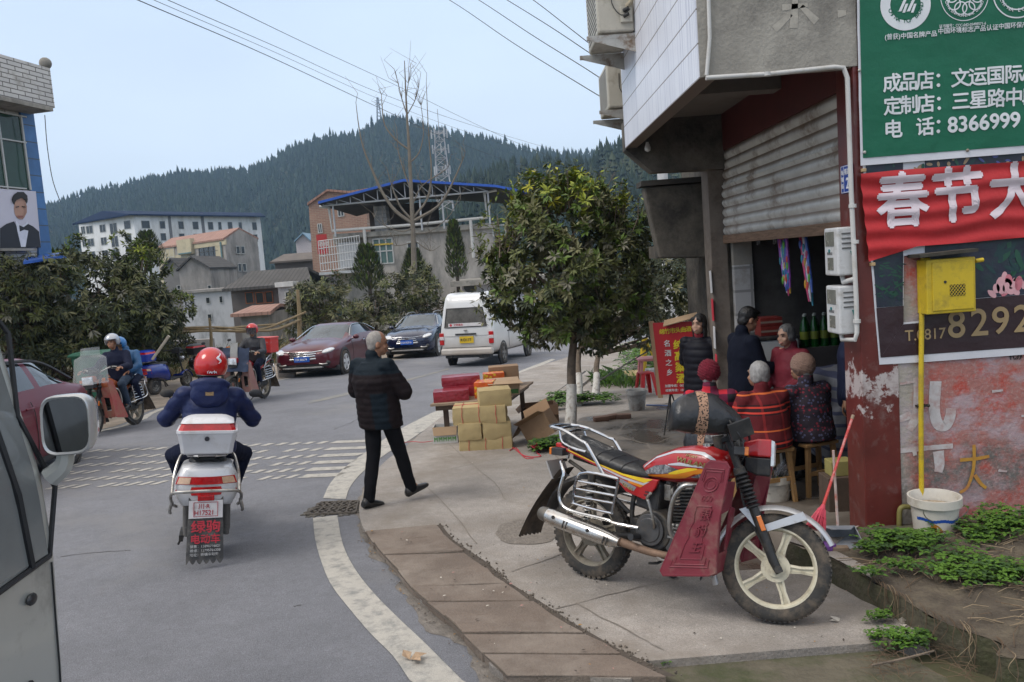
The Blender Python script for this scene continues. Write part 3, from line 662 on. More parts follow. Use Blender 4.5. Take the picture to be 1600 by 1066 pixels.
for s, u, v, px in (('成',1379,142,29),('品',1405,140,29),('店',1431,138,29),('：',1459,136,29),('文',1486,134,29),('运',1513,132,29),('国',1541,130,29),('际',1569,128,29),('A',1596,126,29),
     ('定',1380,178,29),('制',1406,176,29),('店',1432,174,29),('：',1460,172,29),('三',1487,170,29),('星',1514,168,29),('路',1542,166,29),('中',1570,164,29),('段',1597,162,29),
     ('电',1381,214,29),('话',1431,210,29),('：',1459,208,29)): wtext(s,u,v,px)
for i, ch in enumerate('8366999'): wtext(ch, 1480.5+16.3*i, 207-1.3*i, 32, bold=.026)
wtext('(曾获)中国名牌产品', 1382, 62, 9.2, .012); wtext('中国环境标志产品认证', 1465, 53, 9.2, .012); wtext('证书编号：CCC-042-05498571-6', 1467, 44, 5.6, .004, sx=.9); wtext('中国环保产品认证', 1560, 45, 9, .012)
def ringm(u, v, r0, r1, y=None, n=48):
 q = M(); c = T(u,v,yt if y is None else y); k = YW/FOC; a = []; b = []
 for i in range(n):
  d = UX*cos(2*pi*i/n)+UZ*sin(2*pi*i/n); a.append(c+d*r0*k); b.append(c+d*r1*k)
 a = [p+dg(p) for p in a]; b = [p+dg(p) for p in b]
 return a, b
q = M()
def addring(u, v, r0, r1):
 a, b = ringm(u,v,r0,r1); n = len(a); q.add(a+b, [(i,(i+1)%n,n+(i+1)%n,n+i) for i in range(n)])
addring(1415,7,23,38)
for i in range(10): a = 2*pi*i/10; addring(1507+20*cos(a), -6+20*sin(a), 8.2, 10)
addring(1507,-6,35,36.2); addring(1590,-12,36,38); addring(1590,-12,24,26)
for k in (0,1):    # slanted double S mark
 o = 1403+13*k
 for a, b, w in (((0,16),(7,14),3),((3,16),(13,-6),4.5),((6,1),(13,0),3),((9,18),(14,4),4)):
  p, r_ = T(o+a[0],a[1]+2,yt-.0004), T(o+b[0],b[1]+2,yt-.0004); w *= YW/FOC; q.face(*[c+dg(c) for c in (p-UX*w/2,p+UX*w/2,r_+UX*w/2,r_-UX*w/2)])
q.build('seal_print', ink, GB, sm=None)
def ringtext(s, u, v, r, a0, a1, px, m):
 k = YW/FOC
 for i, ch in enumerate(s):
  a = R(a0+(a1-a0)*i/max(1,len(s)-1)); d = UX*cos(a)+UZ*sin(a); t_ = UX*(-sin(a))+UZ*cos(a)
  text(ch, px*k, m, GB, T(u,v,yt-.0012)+d*r*k, t_, -d, depth=.0006, bold=.01, disp=dg)
ringtext('CHINA TOP BRAND', 1415, 7, 26.5, 190, 350, 8.5, vin_g); ringtext('CHINA ENVIRONMENTAL LABELLING', 1507, -6, 30, 190, 350, 5.5, ink); ringtext('CHINA ECOLOGY', 1590, -12, 28.5, 195, 345, 7.5, ink)
q = M()
for u, v in ((1343,110),(1351,238),(1512,235)): p = T(u,v,yt); q.ell(p, (.011,.007,.011), 10)
q.build('eyelet', steel, GB)
# floral poster underneath
vin_n = mat('dark_print', (.016,.020,.040), r=.4, var=.4, sc=9, bump=.2, bsc=14, dirt=((.02,.045,.05),.4,7))
vin_m = mat('plum_print', (.030,.013,.018), r=.38, var=.15, sc=4, bump=.25, bsc=12)
FP = thing('floral_poster', 'dark floral poster with gold phone digits, behind the red cloth banner', 'poster', T(1375,568), world=True)
dp = wav(.004,3,4,7); yp = YW-.012
for nm, qd in (('sheet', [T(1347,245,yp), T(1412,240,yp), T(1412,506,yp), T(1374,570,yp)]), ('sheet', [T(1412,240,yp), T(1445,237,yp), T(1445,398,yp), T(1412,400,yp)]), ('sheet', [T(1445,237,yp), T(2100,180,yp), T(2120,515,yp), T(1443,566,yp)]), ('sheet', [T(1412,504,yp), T(1443,501,yp), T(1443,566,yp), T(1374,570,yp)])):
 cloth(nm, qd, vin_w, FP, dp, 16, 10)
ya = yp-.003
for m_, qd in ((vin_n, [T(1352,250,ya), T(1411,245,ya), T(1411,478,ya), T(1370,481,ya)]), (vin_m, [T(1369.5,481.5,ya), T(1412,478,ya), T(1412,506,ya), T(1376,559,ya)]), (vin_n, [T(1445,243,ya), T(2100,190,ya), T(2110,418,ya), T(1445,473,ya)]), (vin_m, [T(1445,473.5,ya), T(2110,418.5,ya), T(2120,505,ya), T(1444,554,ya)]), (vin_m, [T(1411.5,507,ya), T(1444,504,ya), T(1444,554,ya), T(1376,559,ya)])):
 cloth('print', qd, m_, FP, dp, 14, 10)
gold = mat('gold_print', (.33,.235,.12), r=.5, var=.08)
yb = ya-.0035
wtext('T.0817', 1414, 533, 24, .008, gold, FP, yb, dp, sx=.95)
for ch, u, v, px in (('8',1480,528,60),('2',1516,525,60),('9',1549,522,60),('2',1583,519,60),('6',1617,516,60)): wtext(ch,u,v,px,.012,gold,FP,yb,dp, sx=1.0)
q = M()     # printed leaves and a peony
def petal(u, v, ln, w, ang, mi):
 k = YW/FOC; c = T(u,v,yb+.003-.0003*(len(q.f)%9)); d = UX*cos(R(ang))+UZ*sin(R(ang)); s_ = UX*(-sin(R(ang)))+UZ*cos(R(ang)); q.m(mi)
 q.face(*[c+d*(ln*k*(.5-.5*cos(a)) if False else ln*k*(.5+.5*cos(a)))+s_*(w*k*.5*sin(a)) for a in [2*pi*i/12 for i in range(12)]])
for i in range(90): petal(1366+rN()*38, 412+rN()*55, rU(6,13), rU(1.5,3), rU(-60,60), rC((0,0,1)))
for i in range(26): petal(rU(1532,1605), rU(395,440), rU(14,34), rU(5,10), rU(20,160), rC((0,1)))
for i in range(34): petal(rU(1352,1600), 262-(rU(1352,1600)-1352)*.07+rU(-8,4), rU(6,16), rU(3,7), rU(0,360), rC((0,1,4,5)))
for i in range(26): petal(1574+rG(0,14), 455+rG(0,5), rU(14,24), rU(9,14), rU(30,150), rC((2,3,3)))
petal(1540,390,16,16,80,6)
q_fl = ([mat('leaf_print',(.015,.075,.045),r=.4), mat('leaf_print_dark',(.01,.04,.045),r=.4), mat('peony_print',(.52,.16,.20),r=.4), mat('peony_pale',(.62,.34,.37),r=.4), mat('blue_print',(.06,.08,.25),r=.4), mat('beige_print',(.32,.22,.13),r=.4), mat('moon_print',(.4,.32,.26),r=.4)])
for nm, a_, b_ in (('fern_print',0,90),('leaf_print',90,116),('blossom_print',116,150),('peony_print',150,176),('moon_print',176,177)):
 s = M(); [s.m(q.mi[i]) and None or s.face(*[q.v[j] for j in q.f[i]]) for i in range(a_,b_)]; s.build(nm, q_fl, FP, sm=None)
# red cloth banner
redcloth = mat('red_cloth', (.42,.010,.014), r=.7, var=.12, sc=3, bump=.25, bsc=20, sheen=.2)
RB = thing('red_cloth_banner', 'red cloth banner with big white characters hung under the green banner', 'banner', T(1358,409), world=True)
yr = YW-.045
def rw(p): return V((0,.009*sin(p.z*52+3*N3((p.x*2,0,p.z)))+.008*N3((p.x*3,2,p.z*9)),0))
TOP = [(1344,272),(1400,266),(1500,259),(1600,252),(1760,240),(2000,222)]; BOT = [(1358,409),(1400,396),(1432,385),(1500,380),(1600,371),(2000,335)]
def pl_(L_, s):
 x = L_[0][0]+(L_[-1][0]-L_[0][0])*s; return T(x, interp(L_, x), yr)
q = M(); q.grid(lambda s, t: (lambda p: p+rw(p))(pl_(TOP,s).lerp(pl_(BOT,s),t)), 70, 40); q.build('cloth', redcloth, RB, sm=180)
wink = mat('white_cloth_print', (.60,.52,.56), r=.7, var=.06, sc=8)
for ch, u, v in (('春',1369,349),('节',1455,341),('大',1544,334)): wtext(ch, u, v, 88, .028, wink, RB, yr-.006, rw, sx=.95)
q = M()
for p in (T(1346,267), T(1360,413)): q.box(p+V((0,-.03,0)), (.028,.03,.022))
q.build('wooden_batten', mat('raw_wood',(.42,.29,.15),r=.8,var=.2,sc=20), RB, sm=None, bevel=.003)
# yellow gas meter cabinet and its pipe
yel = mat('yellow_enamel', (.56,.40,.018), r=.45, var=.10, sc=5, dirt=((.33,.24,.03),.3,9))
CB = thing('gas_meter_cabinet', 'yellow metal gas meter cabinet on the side wall over the floral poster', 'meter cabinet', T(1490,490), world=True)
A, B = T(1449,492,YW-.13), T(1524,401,YW-.13)
q = M(); q.bb((A.x,YW-.13,A.z),(B.x,YW-.004,B.z)); q.build('case', yel, CB, sm=None, bevel=.006)
q = M(); q.bb((A.x+.035,YW-.138,A.z+.02),(B.x-.015,YW-.1295,B.z-.02)); dr = q.build('door', yel, CB, sm=None, bevel=.004)
q = M(); cx = A.x+.145; cz = A.z+.11; q.bb((cx,YW-.1395,cz),(cx+.1,YW-.1375,cz+.075)); q.build('vent_window', mat('vent_black',(.02,.02,.02),r=.5), dr, sm=None)
q = M()
for i in range(5):
 for j in range(3):
  for s_ in (1,-1):
   a = V((cx+.02*i,YW-.141,cz+.025*j+(0 if s_ > 0 else .025))); q.tube([a, a+V((.02,0,.025*s_))], .0018, 5)
q.build('vent_mesh', yel, dr); M().cyl((cx-.03,YW-.142,cz+.095),(cx-.03,YW-.137,cz+.095),.009).build('lock', mat('vent_black',(.02,.02,.02)), dr)
q = M(); q.prism([T(1434,398,YW-.15), T(1526,388,YW-.15), T(1526,393,YW-.15), T(1436,403,YW-.15)], (0,-.02,0), (0,.148,0)); q.build('rain_board', mat('old_board',(.05,.045,.035),r=.9,var=.4,sc=9), CB, sm=None)
GP = thing('gas_pipe', 'thin yellow gas pipe running down the side wall behind the paint bucket', 'pipe', T(1440,770), world=True)
q = M(); q.tube([T(1452,406,YW-.035), T(1444,407,YW-.035), T(1441,412,YW-.035), T(1440,500,YW-.035), T(1439,640,YW-.035), T(1440,800,YW-.035)], .0165, 10, sub=3); q.build('riser', yel, GP)
q = M(); q.tube([T(1428,793,YW-.04), T(1412,792,YW-.04), T(1406,797,YW-.04), T(1405,812,YW-.04), T(1405,830,YW-.04)], .017, 10, sub=3); q.build('elbow', mat('olive_pipe',(.19,.17,.05),r=.6,var=.2,sc=12), GP)
q = M();
for v in (634,): p = T(1440,v,YW-.02); q.box(p,(.07,.035,.012)); q.ell(p+V((.04,-.01,0)),.012,8)
q.build('clip', MATS['dark_iron'], GP)
p = T(1524,408,YW-.05); M().cyl(p, p+V((.05,0,.005)), .014).build('stub', yel, GP)
# brushed writing on the wall
brushw = mat('white_brush', (.50,.47,.47), r=.9, var=.1, sc=15, dirt=((.36,.20,.18),.42,9)); brushy = mat('yellow_brush', (.46,.24,.035), r=.9, var=.15, sc=15, dirt=((.38,.12,.08),.35,9))
def stroke(q, pts, w0, w1=None, y=YW-.002):
 own = q is None; q = M() if own else q; P_ = resample2([T(u,v,y) for u, v in pts], 5); w1 = w0 if w1 is None else w1; k = YW/FOC; o = []
 for i, p in enumerate(P_):
  t = (P_[min(i+1,len(P_)-1)]-P_[max(0,i-1)]).normalized(); s_ = V((-t.z,0,t.x)); w = (w0+(w1-w0)*i/(len(P_)-1))*k/2*(1+.12*N3(p*25)); o.append((p-s_*w,p+s_*w))
 for a, b in zip(o, o[1:]): q.face(a[0],a[1],b[1],b[0])
 if own: q.build('brush_stroke', brushw, SHOP, sm=None)
q = None
stroke(q, [(1434,590),(1434,630),(1430,655),(1420,672)], 14, 14); stroke(q, [(1424,648),(1405,655),(1390,653)], 12, 10, YW-.0024); stroke(q, [(1462,596),(1460,640),(1466,663),(1478,665),(1485,650),(1486,638)], 18, 16, YW-.0028)
stroke(q, [(1390,706),(1440,701),(1489,697)], 8, 8, YW-.0032); stroke(q, [(1466,705),(1468,726),(1466,738)], 18, 14, YW-.0036); stroke(q, [(1396,712),(1397,722)], 12, 10, YW-.004); stroke(q, [(1428,700),(1430,712)], 8, 6, YW-.0044)
for u, v in ((1406,600),(1415,598),(1550,612),(1596,650),(1560,735)): stroke(q, [(u,v),(u+rU(8,18),v+rU(-5,5))], rU(3,5), 3, YW-.0048-rN()*.001)
pass
q = M(); stroke(q, [(1500,719),(1525,717),(1546,713)], 6, 5, YW-.006); stroke(q, [(1522,695),(1522,722),(1519,742),(1511,762),(1500,770)], 5.5, 5, YW-.0064); stroke(q, [(1523,742),(1532,755),(1541,763)], 6, 5, YW-.0068)
q.build('yellow_writing', brushy, SHOP, sm=None)
q = M(); stroke(q, [(1388,635),(1389,700),(1390,760)], 2.5, 4, YW-.0052); q.build('rust_streak', mat('rust_streak',(.12,.06,.045),r=.9), SHOP, sm=None)
text('代办', .045, mat('black_ink',(.03,.03,.03),r=.9), SHOP, T(1577,562,YW-.004), UX, UZ, bold=.01)
# ================================================================ THE TOWN BEHIND
glass_d = mat('dark_window', (.025,.03,.033), r=.12, var=.4, sc=.4)
glass_g = mat('green_window', (.015,.045,.03), r=.1, var=.4, sc=.8)
glass_t = mat('teal_window', (.10,.16,.15), r=.12, var=.3, sc=.6)
frame_w = mat('window_frame', (.45,.45,.43), r=.5, var=.1)
blue_roof = mat('blue_roof_sheet', (.010,.022,.055), r=.8, spec=.15, var=.2, sc=.5, hook=stripes(0,4,.12,(.010,.026,.08)))
class Wall:
 """a vertical facade between two ground points; pixels are measured on it"""
 def __init__(s, a, b):
  s.a = V((a[0],a[1],0)); s.t = (V((b[0],b[1],0))-s.a); s.L = s.t.length; s.t.normalize(); s.n = s.t.cross(V((0,0,1)))
  if s.n.dot(s.a) > 0: s.n = -s.n
 def p(s, u, v, off=0):
  d = ray(u,v); k = (s.a+s.n*off-CAM).dot(s.n)/d.dot(s.n); return CAM+d*k
 def rect(s, q, u0, v0, u1, v1, off, th):
  """upright box whose face spans the pixel box"""
  c = s.p((u0+u1)/2,(v0+v1)/2,off); a, b = s.p(u0,(v0+v1)/2,off), s.p(u1,(v0+v1)/2,off); e, f = s.p((u0+u1)/2,v0,off), s.p((u0+u1)/2,v1,off)
  w = abs((b-a).dot(s.t)); h = abs(e.z-f.z)
  m3 = Matrix((s.t,s.n,V((0,0,1)))).transposed(); return q.box(c-s.n*th/2, (w,th,h), m3), c, w, h, m3
 def win(s, par, u0, v0, u1, v1, g=None, cols=2, rows=1, fr=None, fw=.07):
  q = M(); _, c, w, h, m3 = s.rect(q,u0,v0,u1,v1,.03,.08); f = q.build('window', g or glass_d, par, sm=None)
  q = M()
  for i in range(cols+1): q.box(c+s.t*(w*(i/cols-.5))+s.n*.02, (fw,.06,h+fw), m3)
  for j in range(rows+1): q.box(c+V((0,0,h*(j/rows-.5)))+s.n*.024, (w+fw,.06,fw), m3)
  q.build('window_frame', fr or frame_w, f, sm=None)
def extr(q, pts, z0, z1): q.prism([V((p[0],p[1],z0)) for p in pts], (0,0,0), (0,0,z1-z0))
def two(p): return (p.x,p.y)
# ---- white apartment block
wht = mat('white_facade', (.72,.72,.72), r=.85, var=.06, sc=.2, dirt=((.45,.44,.42),.4,.35), stretch=(1,1,.25))
c0, c1, c2 = at(122,345,176), at(208,336,166), at(406,337,196)
dv = V((c2.x-c1.x,c2.y-c1.y,0)).normalized(); bk = V((c0.x-c1.x,c0.y-c1.y,0))
AB = thing('apartment_block', 'long white four storey apartment block with blue sheet roof below the hill', 'apartment block', (c1.x,c1.y,-9), world=True)
q = M(); pl = [two(c0), two(c1), two(c2), two(c2+bk)]; extr(q, pl, -9, c1.z); q.build('wall', wht, AB, sm=None)
WL, WR = Wall(c0,c1), Wall(c1,c2)
q = M(); zt = c1.z
ev = [c0+V((-1.5,-1.5,0)), c1+V((0,-1.6,0)), c2+V((2,0,0)), c2+bk+V((1,2,0))]
rid0, rid1 = at(160,329.5,172), at(406,332.5,199)
A_, B_, C_, D_ = [V((p.x,p.y,zt+.1)) for p in (c0-(c1-c0).normalized()*2.2, c1+V((0,-1.8,0)), c2+V((1.5,-1,0)), c2+bk)]
q.face(A_,B_,C_,rid1,rid0); q.face(A_,rid0,rid1,D_); q.face(A_+V((0,0,-.35)),rid0+V((0,0,-.4)),rid1+V((0,0,-.4)),C_+V((0,0,-.3)),B_+V((0,0,-.3)))
q.prism([A_,B_,C_,C_+V((0,0,-.3)),B_+V((0,0,-.3)),A_+V((0,0,-.3))], (0,-.05,0), (0,.1,0)); q.build('roof', blue_roof, AB, sm=None)
q = M()
for W_, u in ((WR,265.5),(WR,317)): W_.rect(q,u,334,u+4,395,.12,.2)
q.build('downpipe_shaft', mat('shaft_grey',(.16,.16,.165),r=.9), AB, sm=None)
for r0 in range(4):
 dv_ = 20*r0
 for u0, u1, v0, v1 in ((127,133,354,366),(135,145,353,365),(156,165,351,363),(172,183,349,366)): WL.win(AB,u0+r0*2,v0+dv_,u1+r0*2,v1+dv_,cols=2)
 WL.win(AB,194+r0*1.5,345+dv_,204+r0*1.5,358+dv_,cols=1)
for u0, u1, v0 in ((221,234,345),(249.5,258,345.5),(278.5,287,346),(301,310,346.5),(325,333,347),(341,346,347),(356,363,347),(373,378,347.5),(394,401,347.5)):
 WR.win(AB,u0,v0,u1,v0+12,cols=1)
 for k in (1,2): WR.win(AB,u0+1.5*k,v0+19*k,u1+1.5*k,v0+12+18.5*k,cols=1)
# ---- cream house with pink tiles
cream = mat('cream_render', (.46,.40,.27), r=.85, var=.1, sc=.5, dirt=((.3,.27,.2),.3,.6)); grey_b = mat('grey_blocks', (.33,.305,.28), r=.9, var=.18, sc=.6, dirt=((.17,.16,.15),.5,.7), stretch=(1,1,.35))
pink_t = mat('pink_roof_tiles', (.30,.17,.13), r=.85, var=.2, sc=.8, hook=stripes(0,2.5,.2,(.20,.11,.08)))
e0, e1, e2 = at(248,384,116), at(351,374,104), at(402,374,109)
HC = thing('cream_house', 'two storey cream and grey house with a pink tiled gable roof', 'house', (e1.x,e1.y,-8), world=True)
q = M(); bk = V((e0.x-e1.x,e0.y-e1.y,0)); ap = at(374,358.5,106.5); f0, f1 = V((e1.x,e1.y,-8)), V((e2.x,e2.y,-8))
E1, E2 = V((e1.x,e1.y,e1.z)), V((e2.x,e2.y,e1.z))
q.loft([[f0,f1,E2,ap,E1],[p+bk for p in (f0,f1,E2,ap,E1)]]); q.build('gable_wall', grey_b, HC, sm=None)
WF = Wall(e0,e1); q = M(); WF.rect(q,250,384,276,470,.06,.1); WF.rect(q,276,374,298,398,.5,.6); WF.rect(q,298,378,352,386,.1,.16); WF.rect(q,340,378,351,470,.08,.12); WF.rect(q,276,398,300,470,.04,.06); q.build('cream_front', cream, HC, sm=None)
q = M(); sl = V((0,0,.12));
for A, B in ((E1,ap),(E2,ap)):
 dd = (A-B)*.08; q.prism([A+dd, B, B+bk*1.03, A+dd+bk*1.03], (0,0,.02), (0,0,.25))
q.build('roof', pink_t, HC, sm=None)
WF.win(HC,311,383,341,403,cols=4,rows=2,fr=mat('dark_frame',(.06,.06,.06))); WF.win(HC,259,388,272,402,glass_t); WF.win(HC,284,400,294,410)
WG = Wall(e1,e2)
for b in ((369,385,374.5,396.5),(376.5,385,382,396.5),(372,412,377,424),(379,412,384.5,424)): WG.win(HC,*b,cols=1)
q = M(); WF.rect(q,278,395,298,397,.6,.1); WF.rect(q,345,378,347,420,.2,.08); q.build('teal_trim', mat('teal_trim',(.10,.17,.18),r=.7), HC, sm=None)
# ---- grey gable house, white low house, tiled farmhouses
def gable_house(name, lab, Y, uL, uR, vE, ua, va, vb, wall, roof, depth=8, ov=.5, wins=(), y2=None):
 a, b, p = at(uL,vE,Y), at(uR,vE,y2 or Y), at(ua,va,(Y+(y2 or Y))/2); zE = (a.z+b.z)/2; z0 = at((uL+uR)/2,vb,Y).z-1.5
 t = thing(name, lab, 'house', (a.x,a.y,z0), world=True); bk = V((-(b.y-a.y),b.x-a.x,0)).normalized()*depth
 q = M(); r0 = [V((a.x,a.y,z0)),V((b.x,b.y,z0)),V((b.x,b.y,zE)),p,V((a.x,a.y,zE))]; q.loft([r0,[v+bk for v in r0]]); q.build('wall', wall, t, sm=None)
 q = M()
 for A in (r0[4], r0[2]):
  dd = (A-p)*.1; f = -bk.normalized()*ov; q.prism([A+dd+f, p+f, p+bk, A+dd+bk], (0,0,.02), (0,0,.24))
 q.build('roof', roof, t, sm=None); w = Wall(a,b)
 for x in wins: w.win(t,*x,cols=1,fw=.05)
 return t, w
dtile = mat('dark_roof_tiles', (.075,.07,.065), r=.9, var=.25, sc=1, bump=.6, bsc=9, hook=stripes(0,3,.35,(.05,.047,.045)))
wash = mat('whitewashed_wall', (.45,.45,.46), r=.9, var=.12, sc=.6, dirt=((.2,.2,.2),.4,.7), stretch=(1,1,.4))
gable_house('gable_house', 'plain grey gable house with dark roof in front of the cream house', 92, 279, 328, 421, 300, 403, 470, grey_b, dtile, 9, .4, ((277,446,282,452),(325,446,330,452)))
gable_house('lean_to_house', 'narrow dark grey house left of the plain gable house', 98, 254, 281, 420, 268, 406, 470, mat('old_grey',(.2,.19,.18),r=.9,var=.2,sc=.6), dtile, 8, .4)
t, w = None, Wall(at(284,459,78), at(362,455,78)); WH = thing('whitewashed_house', 'low flat whitewashed house with tiny windows, streaked with damp', 'house', at(284,510,78), world=True)
a, b = at(284,459,78), at(362,455,78); q = M(); q.bb((a.x,78,-9),(b.x,86,a.z)); q.build('wall', wash, WH, sm=None); q = M(); q.bb((a.x-.2,77.7,a.z),(b.x+.2,86.2,a.z+.25)); q.build('roof', grey_b, WH, sm=None)
for x in ((322,465,328,474),(343,463,348,473),(297,467,302,475),(325,491,331,503)): w.win(WH,*x,cols=1,fw=.04)
def tiled_row(name, lab, Y, uL, uR, vT, vB, vG, wall, roof, inset=14, posts=()):
 """long low house: eave towards us, roof rising to a ridge behind"""
 a, b = at(uL,vB,Y), at(uR,vB+(uL-uR)*.05,Y); zE = (a.z+b.z)/2; rt = at((uL+uR)/2,vT,Y+3).z; z0 = at((uL+uR)/2,vG,Y).z-2
 t = thing(name, lab, 'house', (a.x,Y,z0), world=True); k = Y/FOC
 q = M(); q.bb((a.x+.4,Y,z0),(b.x-.4,Y+6,zE)); q.build('wall', wall, t, sm=None)
 q = M(); q.prism([V((a.x,Y-.8,zE-.1)),V((b.x,Y-.8,zE-.1)),V((b.x-inset*k,Y+3,rt)),V((a.x+inset*k,Y+3,rt))], (0,0,0), (0,0,.22)); q.prism([V((a.x+inset*k,Y+3,rt)),V((b.x-inset*k,Y+3,rt)),V((b.x,Y+6.8,zE-.1)),V((a.x,Y+6.8,zE-.1))], (0,0,0), (0,0,.22)); q.build('roof', roof, t, sm=None)
 w_ = Wall(a,b)
 for u0,v0,u1,v1 in posts: w_.win(t,u0,v0,u1,v1,cols=1,fw=.06,fr=mat('rust_post',(.30,.10,.035),r=.8,var=.2))
 return t
tiled_row('farmhouse', 'long old farmhouse with dark tiled roof and rust red door posts', 62, 352, 492, 426, 452, 500, mat('brown_wall',(.13,.11,.10),r=.9,var=.2,sc=.6), dtile, 24, ((384,457,396,474),(400,457,412,474),(415,456,426,473)))
tiled_row('tiled_shed', 'small shed with a pinkish tiled roof below the farmhouse', 55, 366, 428, 482, 492, 505, grey_b, pink_t, 8)
tiled_row('village_house', 'distant low house with brown tiled roof beside the brick building', 96, 424, 520, 398, 410, 425, mat('brown_wall',(.13,.11,.10)), mat('brown_tiles',(.12,.10,.085),r=.9,var=.25,sc=.7), 10)
t = thing('white_outhouse', 'small white flat roofed outhouse against the farmhouse', 'house', at(446,480,60), world=True); q = M(); a, b = at(434,449,60), at(459,482,60); q.bb((a.x,60,b.z-3),(b.x,63,a.z)); q.build('wall', wash, t, sm=None); q = M(); q.bb((a.x-.15,59.8,a.z),(b.x+.15,63.2,a.z+.35)); q.build('roof', wht, t, sm=None)
Wall(a,at(459,449,60)).win(t,446,456,453,467,cols=1)
gable_house('blue_roofed_house', 'tiny far white house with a pale blue roof left of the brick building', 120, 462, 485, 377, 474, 366, 398, mat('pale_pink_wall',(.5,.45,.45),r=.9), mat('pale_blue_roof',(.16,.26,.34),r=.6), 8, .5)
# ---- brick building behind
brickm = mat('orange_brick', (.33,.19,.135), r=.9, var=.15, sc=.6, hook=brick(.5,.16,(.36,.28,.22),axes=(0,2)))
Y = 76; BB = thing('brick_building', 'orange brick house with a pinkish roof behind the grey roofed terrace', 'house', at(500,430,Y), world=True)
pp = [at(490,430,Y), at(575,430,Y), at(573,296,Y), at(545,300,Y), at(511,297,Y), at(482,318,Y)]; q = M(); q.prism(pp, (0,0,0), (0,9,0)); q.build('wall', brickm, BB, sm=None)
q = M(); q.prism([at(480,317,Y-.3), at(511,295.5,Y-.3), at(545,298.5,Y-.3), at(574,294,Y-.3), at(574,297,Y-.3), at(545,302,Y-.3), at(511,299,Y-.3), at(480,321,Y-.3)], (0,0,0), (0,9.5,0)); q.build('roof', pink_t, BB, sm=None)
WB = Wall(at(482,430,Y),at(575,430,Y)); WB.win(BB,497,350,503,364); WB.win(BB,528,325,537,338)
HS = thing('red_hoarding', 'small red sign board on the terrace beside the brick building', 'sign', at(505,395,58)); a, b = at(494,367,58), at(513,396,58)
M().bb((0,-.05,0),(b.x-a.x,.05,a.z-b.z)).build('board', mat('red_board',(.42,.03,.03),r=.6,var=.15,sc=3), HS, sm=None); HS.location = (a.x,58,b.z)
text('酒楼', .38, mat('pale_ink',(.6,.5,.48)), HS, (.08,-.06,.55), UX, UZ, bold=.02)
# ---- grey house with blue steel roof
Y = 52; GH = thing('terrace_house', 'grey rendered house with an open roof terrace under a blue steel roof', 'house', at(650,470,Y), world=True)
a, b = at(521,366,Y), at(768,345,Y); q = M(); q.bb((at(574,360,Y).x,Y,-6),(b.x,Y+11,a.z-.1)); q.bb((a.x,Y+.5,-6),(at(574,360,Y).x,Y+11,a.z-.15)); q.build('wall', mat('terrace_render', (.42,.385,.345), r=.9, var=.15, sc=.7, dirt=((.20,.19,.175),.5,.9), stretch=(1,1,.35)), GH, sm=None)
q = M(); q.bb((a.x,Y-.25,a.z-.35),(b.x+.2,Y+.1,a.z-.02)); q.bb((a.x-.1,Y+.3,at(540,378,Y).z-.1),(at(575,378,Y).x,Y+.55,at(540,372,Y).z)); q.build('slab_edge', render_grey, GH, sm=None)
rp = [at(497,316,Y-1.2), at(630,281,Y-1.2), at(775,290,Y-1.2), at(838,303,Y-1.2)]
q = M()
for p, r_ in zip(rp, rp[1:]): q.prism([p, r_, r_+V((0,13,0)), p+V((0,13,0))], (0,0,-.1), (0,0,.02))
rf = q.build('roof', blue_roof, GH, sm=None)
q = M()
for p, r_ in zip(rp, rp[1:]): q.prism([p, r_, r_+V((0,0,-.15)), p+V((0,0,-.15))], (0,-.05,.04), (0,.03,.04))
q.build('fascia', mat('blue_fascia',(.02,.09,.42),r=.4), rf, sm=None)
q = M()
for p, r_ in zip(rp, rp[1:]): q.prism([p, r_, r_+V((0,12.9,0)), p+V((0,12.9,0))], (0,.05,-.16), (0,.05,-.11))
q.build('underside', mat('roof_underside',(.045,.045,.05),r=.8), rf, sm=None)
q = M(); stl = mat('pale_steel',(.42,.43,.45),r=.5,m=.3)
e1_, e2_ = at(505,322,Y-.8), at(762,299,Y-.8); q.tube([e1_, e2_], .06, 6)
for i in range(12):
 s_ = i/12; p = e1_.lerp(e2_,s_); u = 505+257*s_; top = at(u, interp([(497,319),(630,285),(775,293)],u), Y-.8); q.tube([p, V((p.x,p.y,top.z))], .035, 5); n_ = e1_.lerp(e2_,(i+1)/12); q.tube([n_, V((p.x,p.y,top.z))], .03, 5)
for u, v in ((655,304),(690,303),(762,299),(520,322),(803,302)): p = at(u,v,Y-.7); q.tube([p, (p.x,p.y,a.z-.2)], .06, 6)
q.build('truss', stl, rf)
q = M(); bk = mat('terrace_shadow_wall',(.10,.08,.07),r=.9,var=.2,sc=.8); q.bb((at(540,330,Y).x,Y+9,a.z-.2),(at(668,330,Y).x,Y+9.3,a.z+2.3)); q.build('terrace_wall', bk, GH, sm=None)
q = M(); q.bb((at(587,325,Y+3).x,Y+2,a.z-.2),(at(606,325,Y+3).x,Y+3.5,at(590,324,Y+3).z)); q.build('block_pier', mat('pier_blocks',(.36,.35,.34),r=.9,var=.1,hook=brick(.5,.25,(.2,.2,.2))), GH, sm=None)
q = M()
def pipe(*pts, r=.10, y=Y-.4): q.tube([at(u,v,y) for u, v in pts], r, 8)
pipe((499,323),(514,325),(519,361),(640,352),(761,340),(757,302),(776,297)); pipe((569,358),(571,382)); pipe((735,344),(740,403))
q.build('gutter_pipe', pvc, GH)
WT = Wall((a.x,Y),(b.x,Y)); WT.win(GH,584,373,614,412,glass_t,3,2,fw=.08); WT.win(GH,637,378,654,399,glass_d,2,1); WT.win(GH,770,352,790,368,glass_t,2,1)
q = M(); WT.rect(q,584,380.5,614,383,.12,.06); q.build('yellow_strip', mat('yellow_tape',(.5,.36,.05)), GH, sm=None)
q = M(); p0, p1 = at(497,377,Y-1), at(566,424,Y-1)      # barred balcony cage
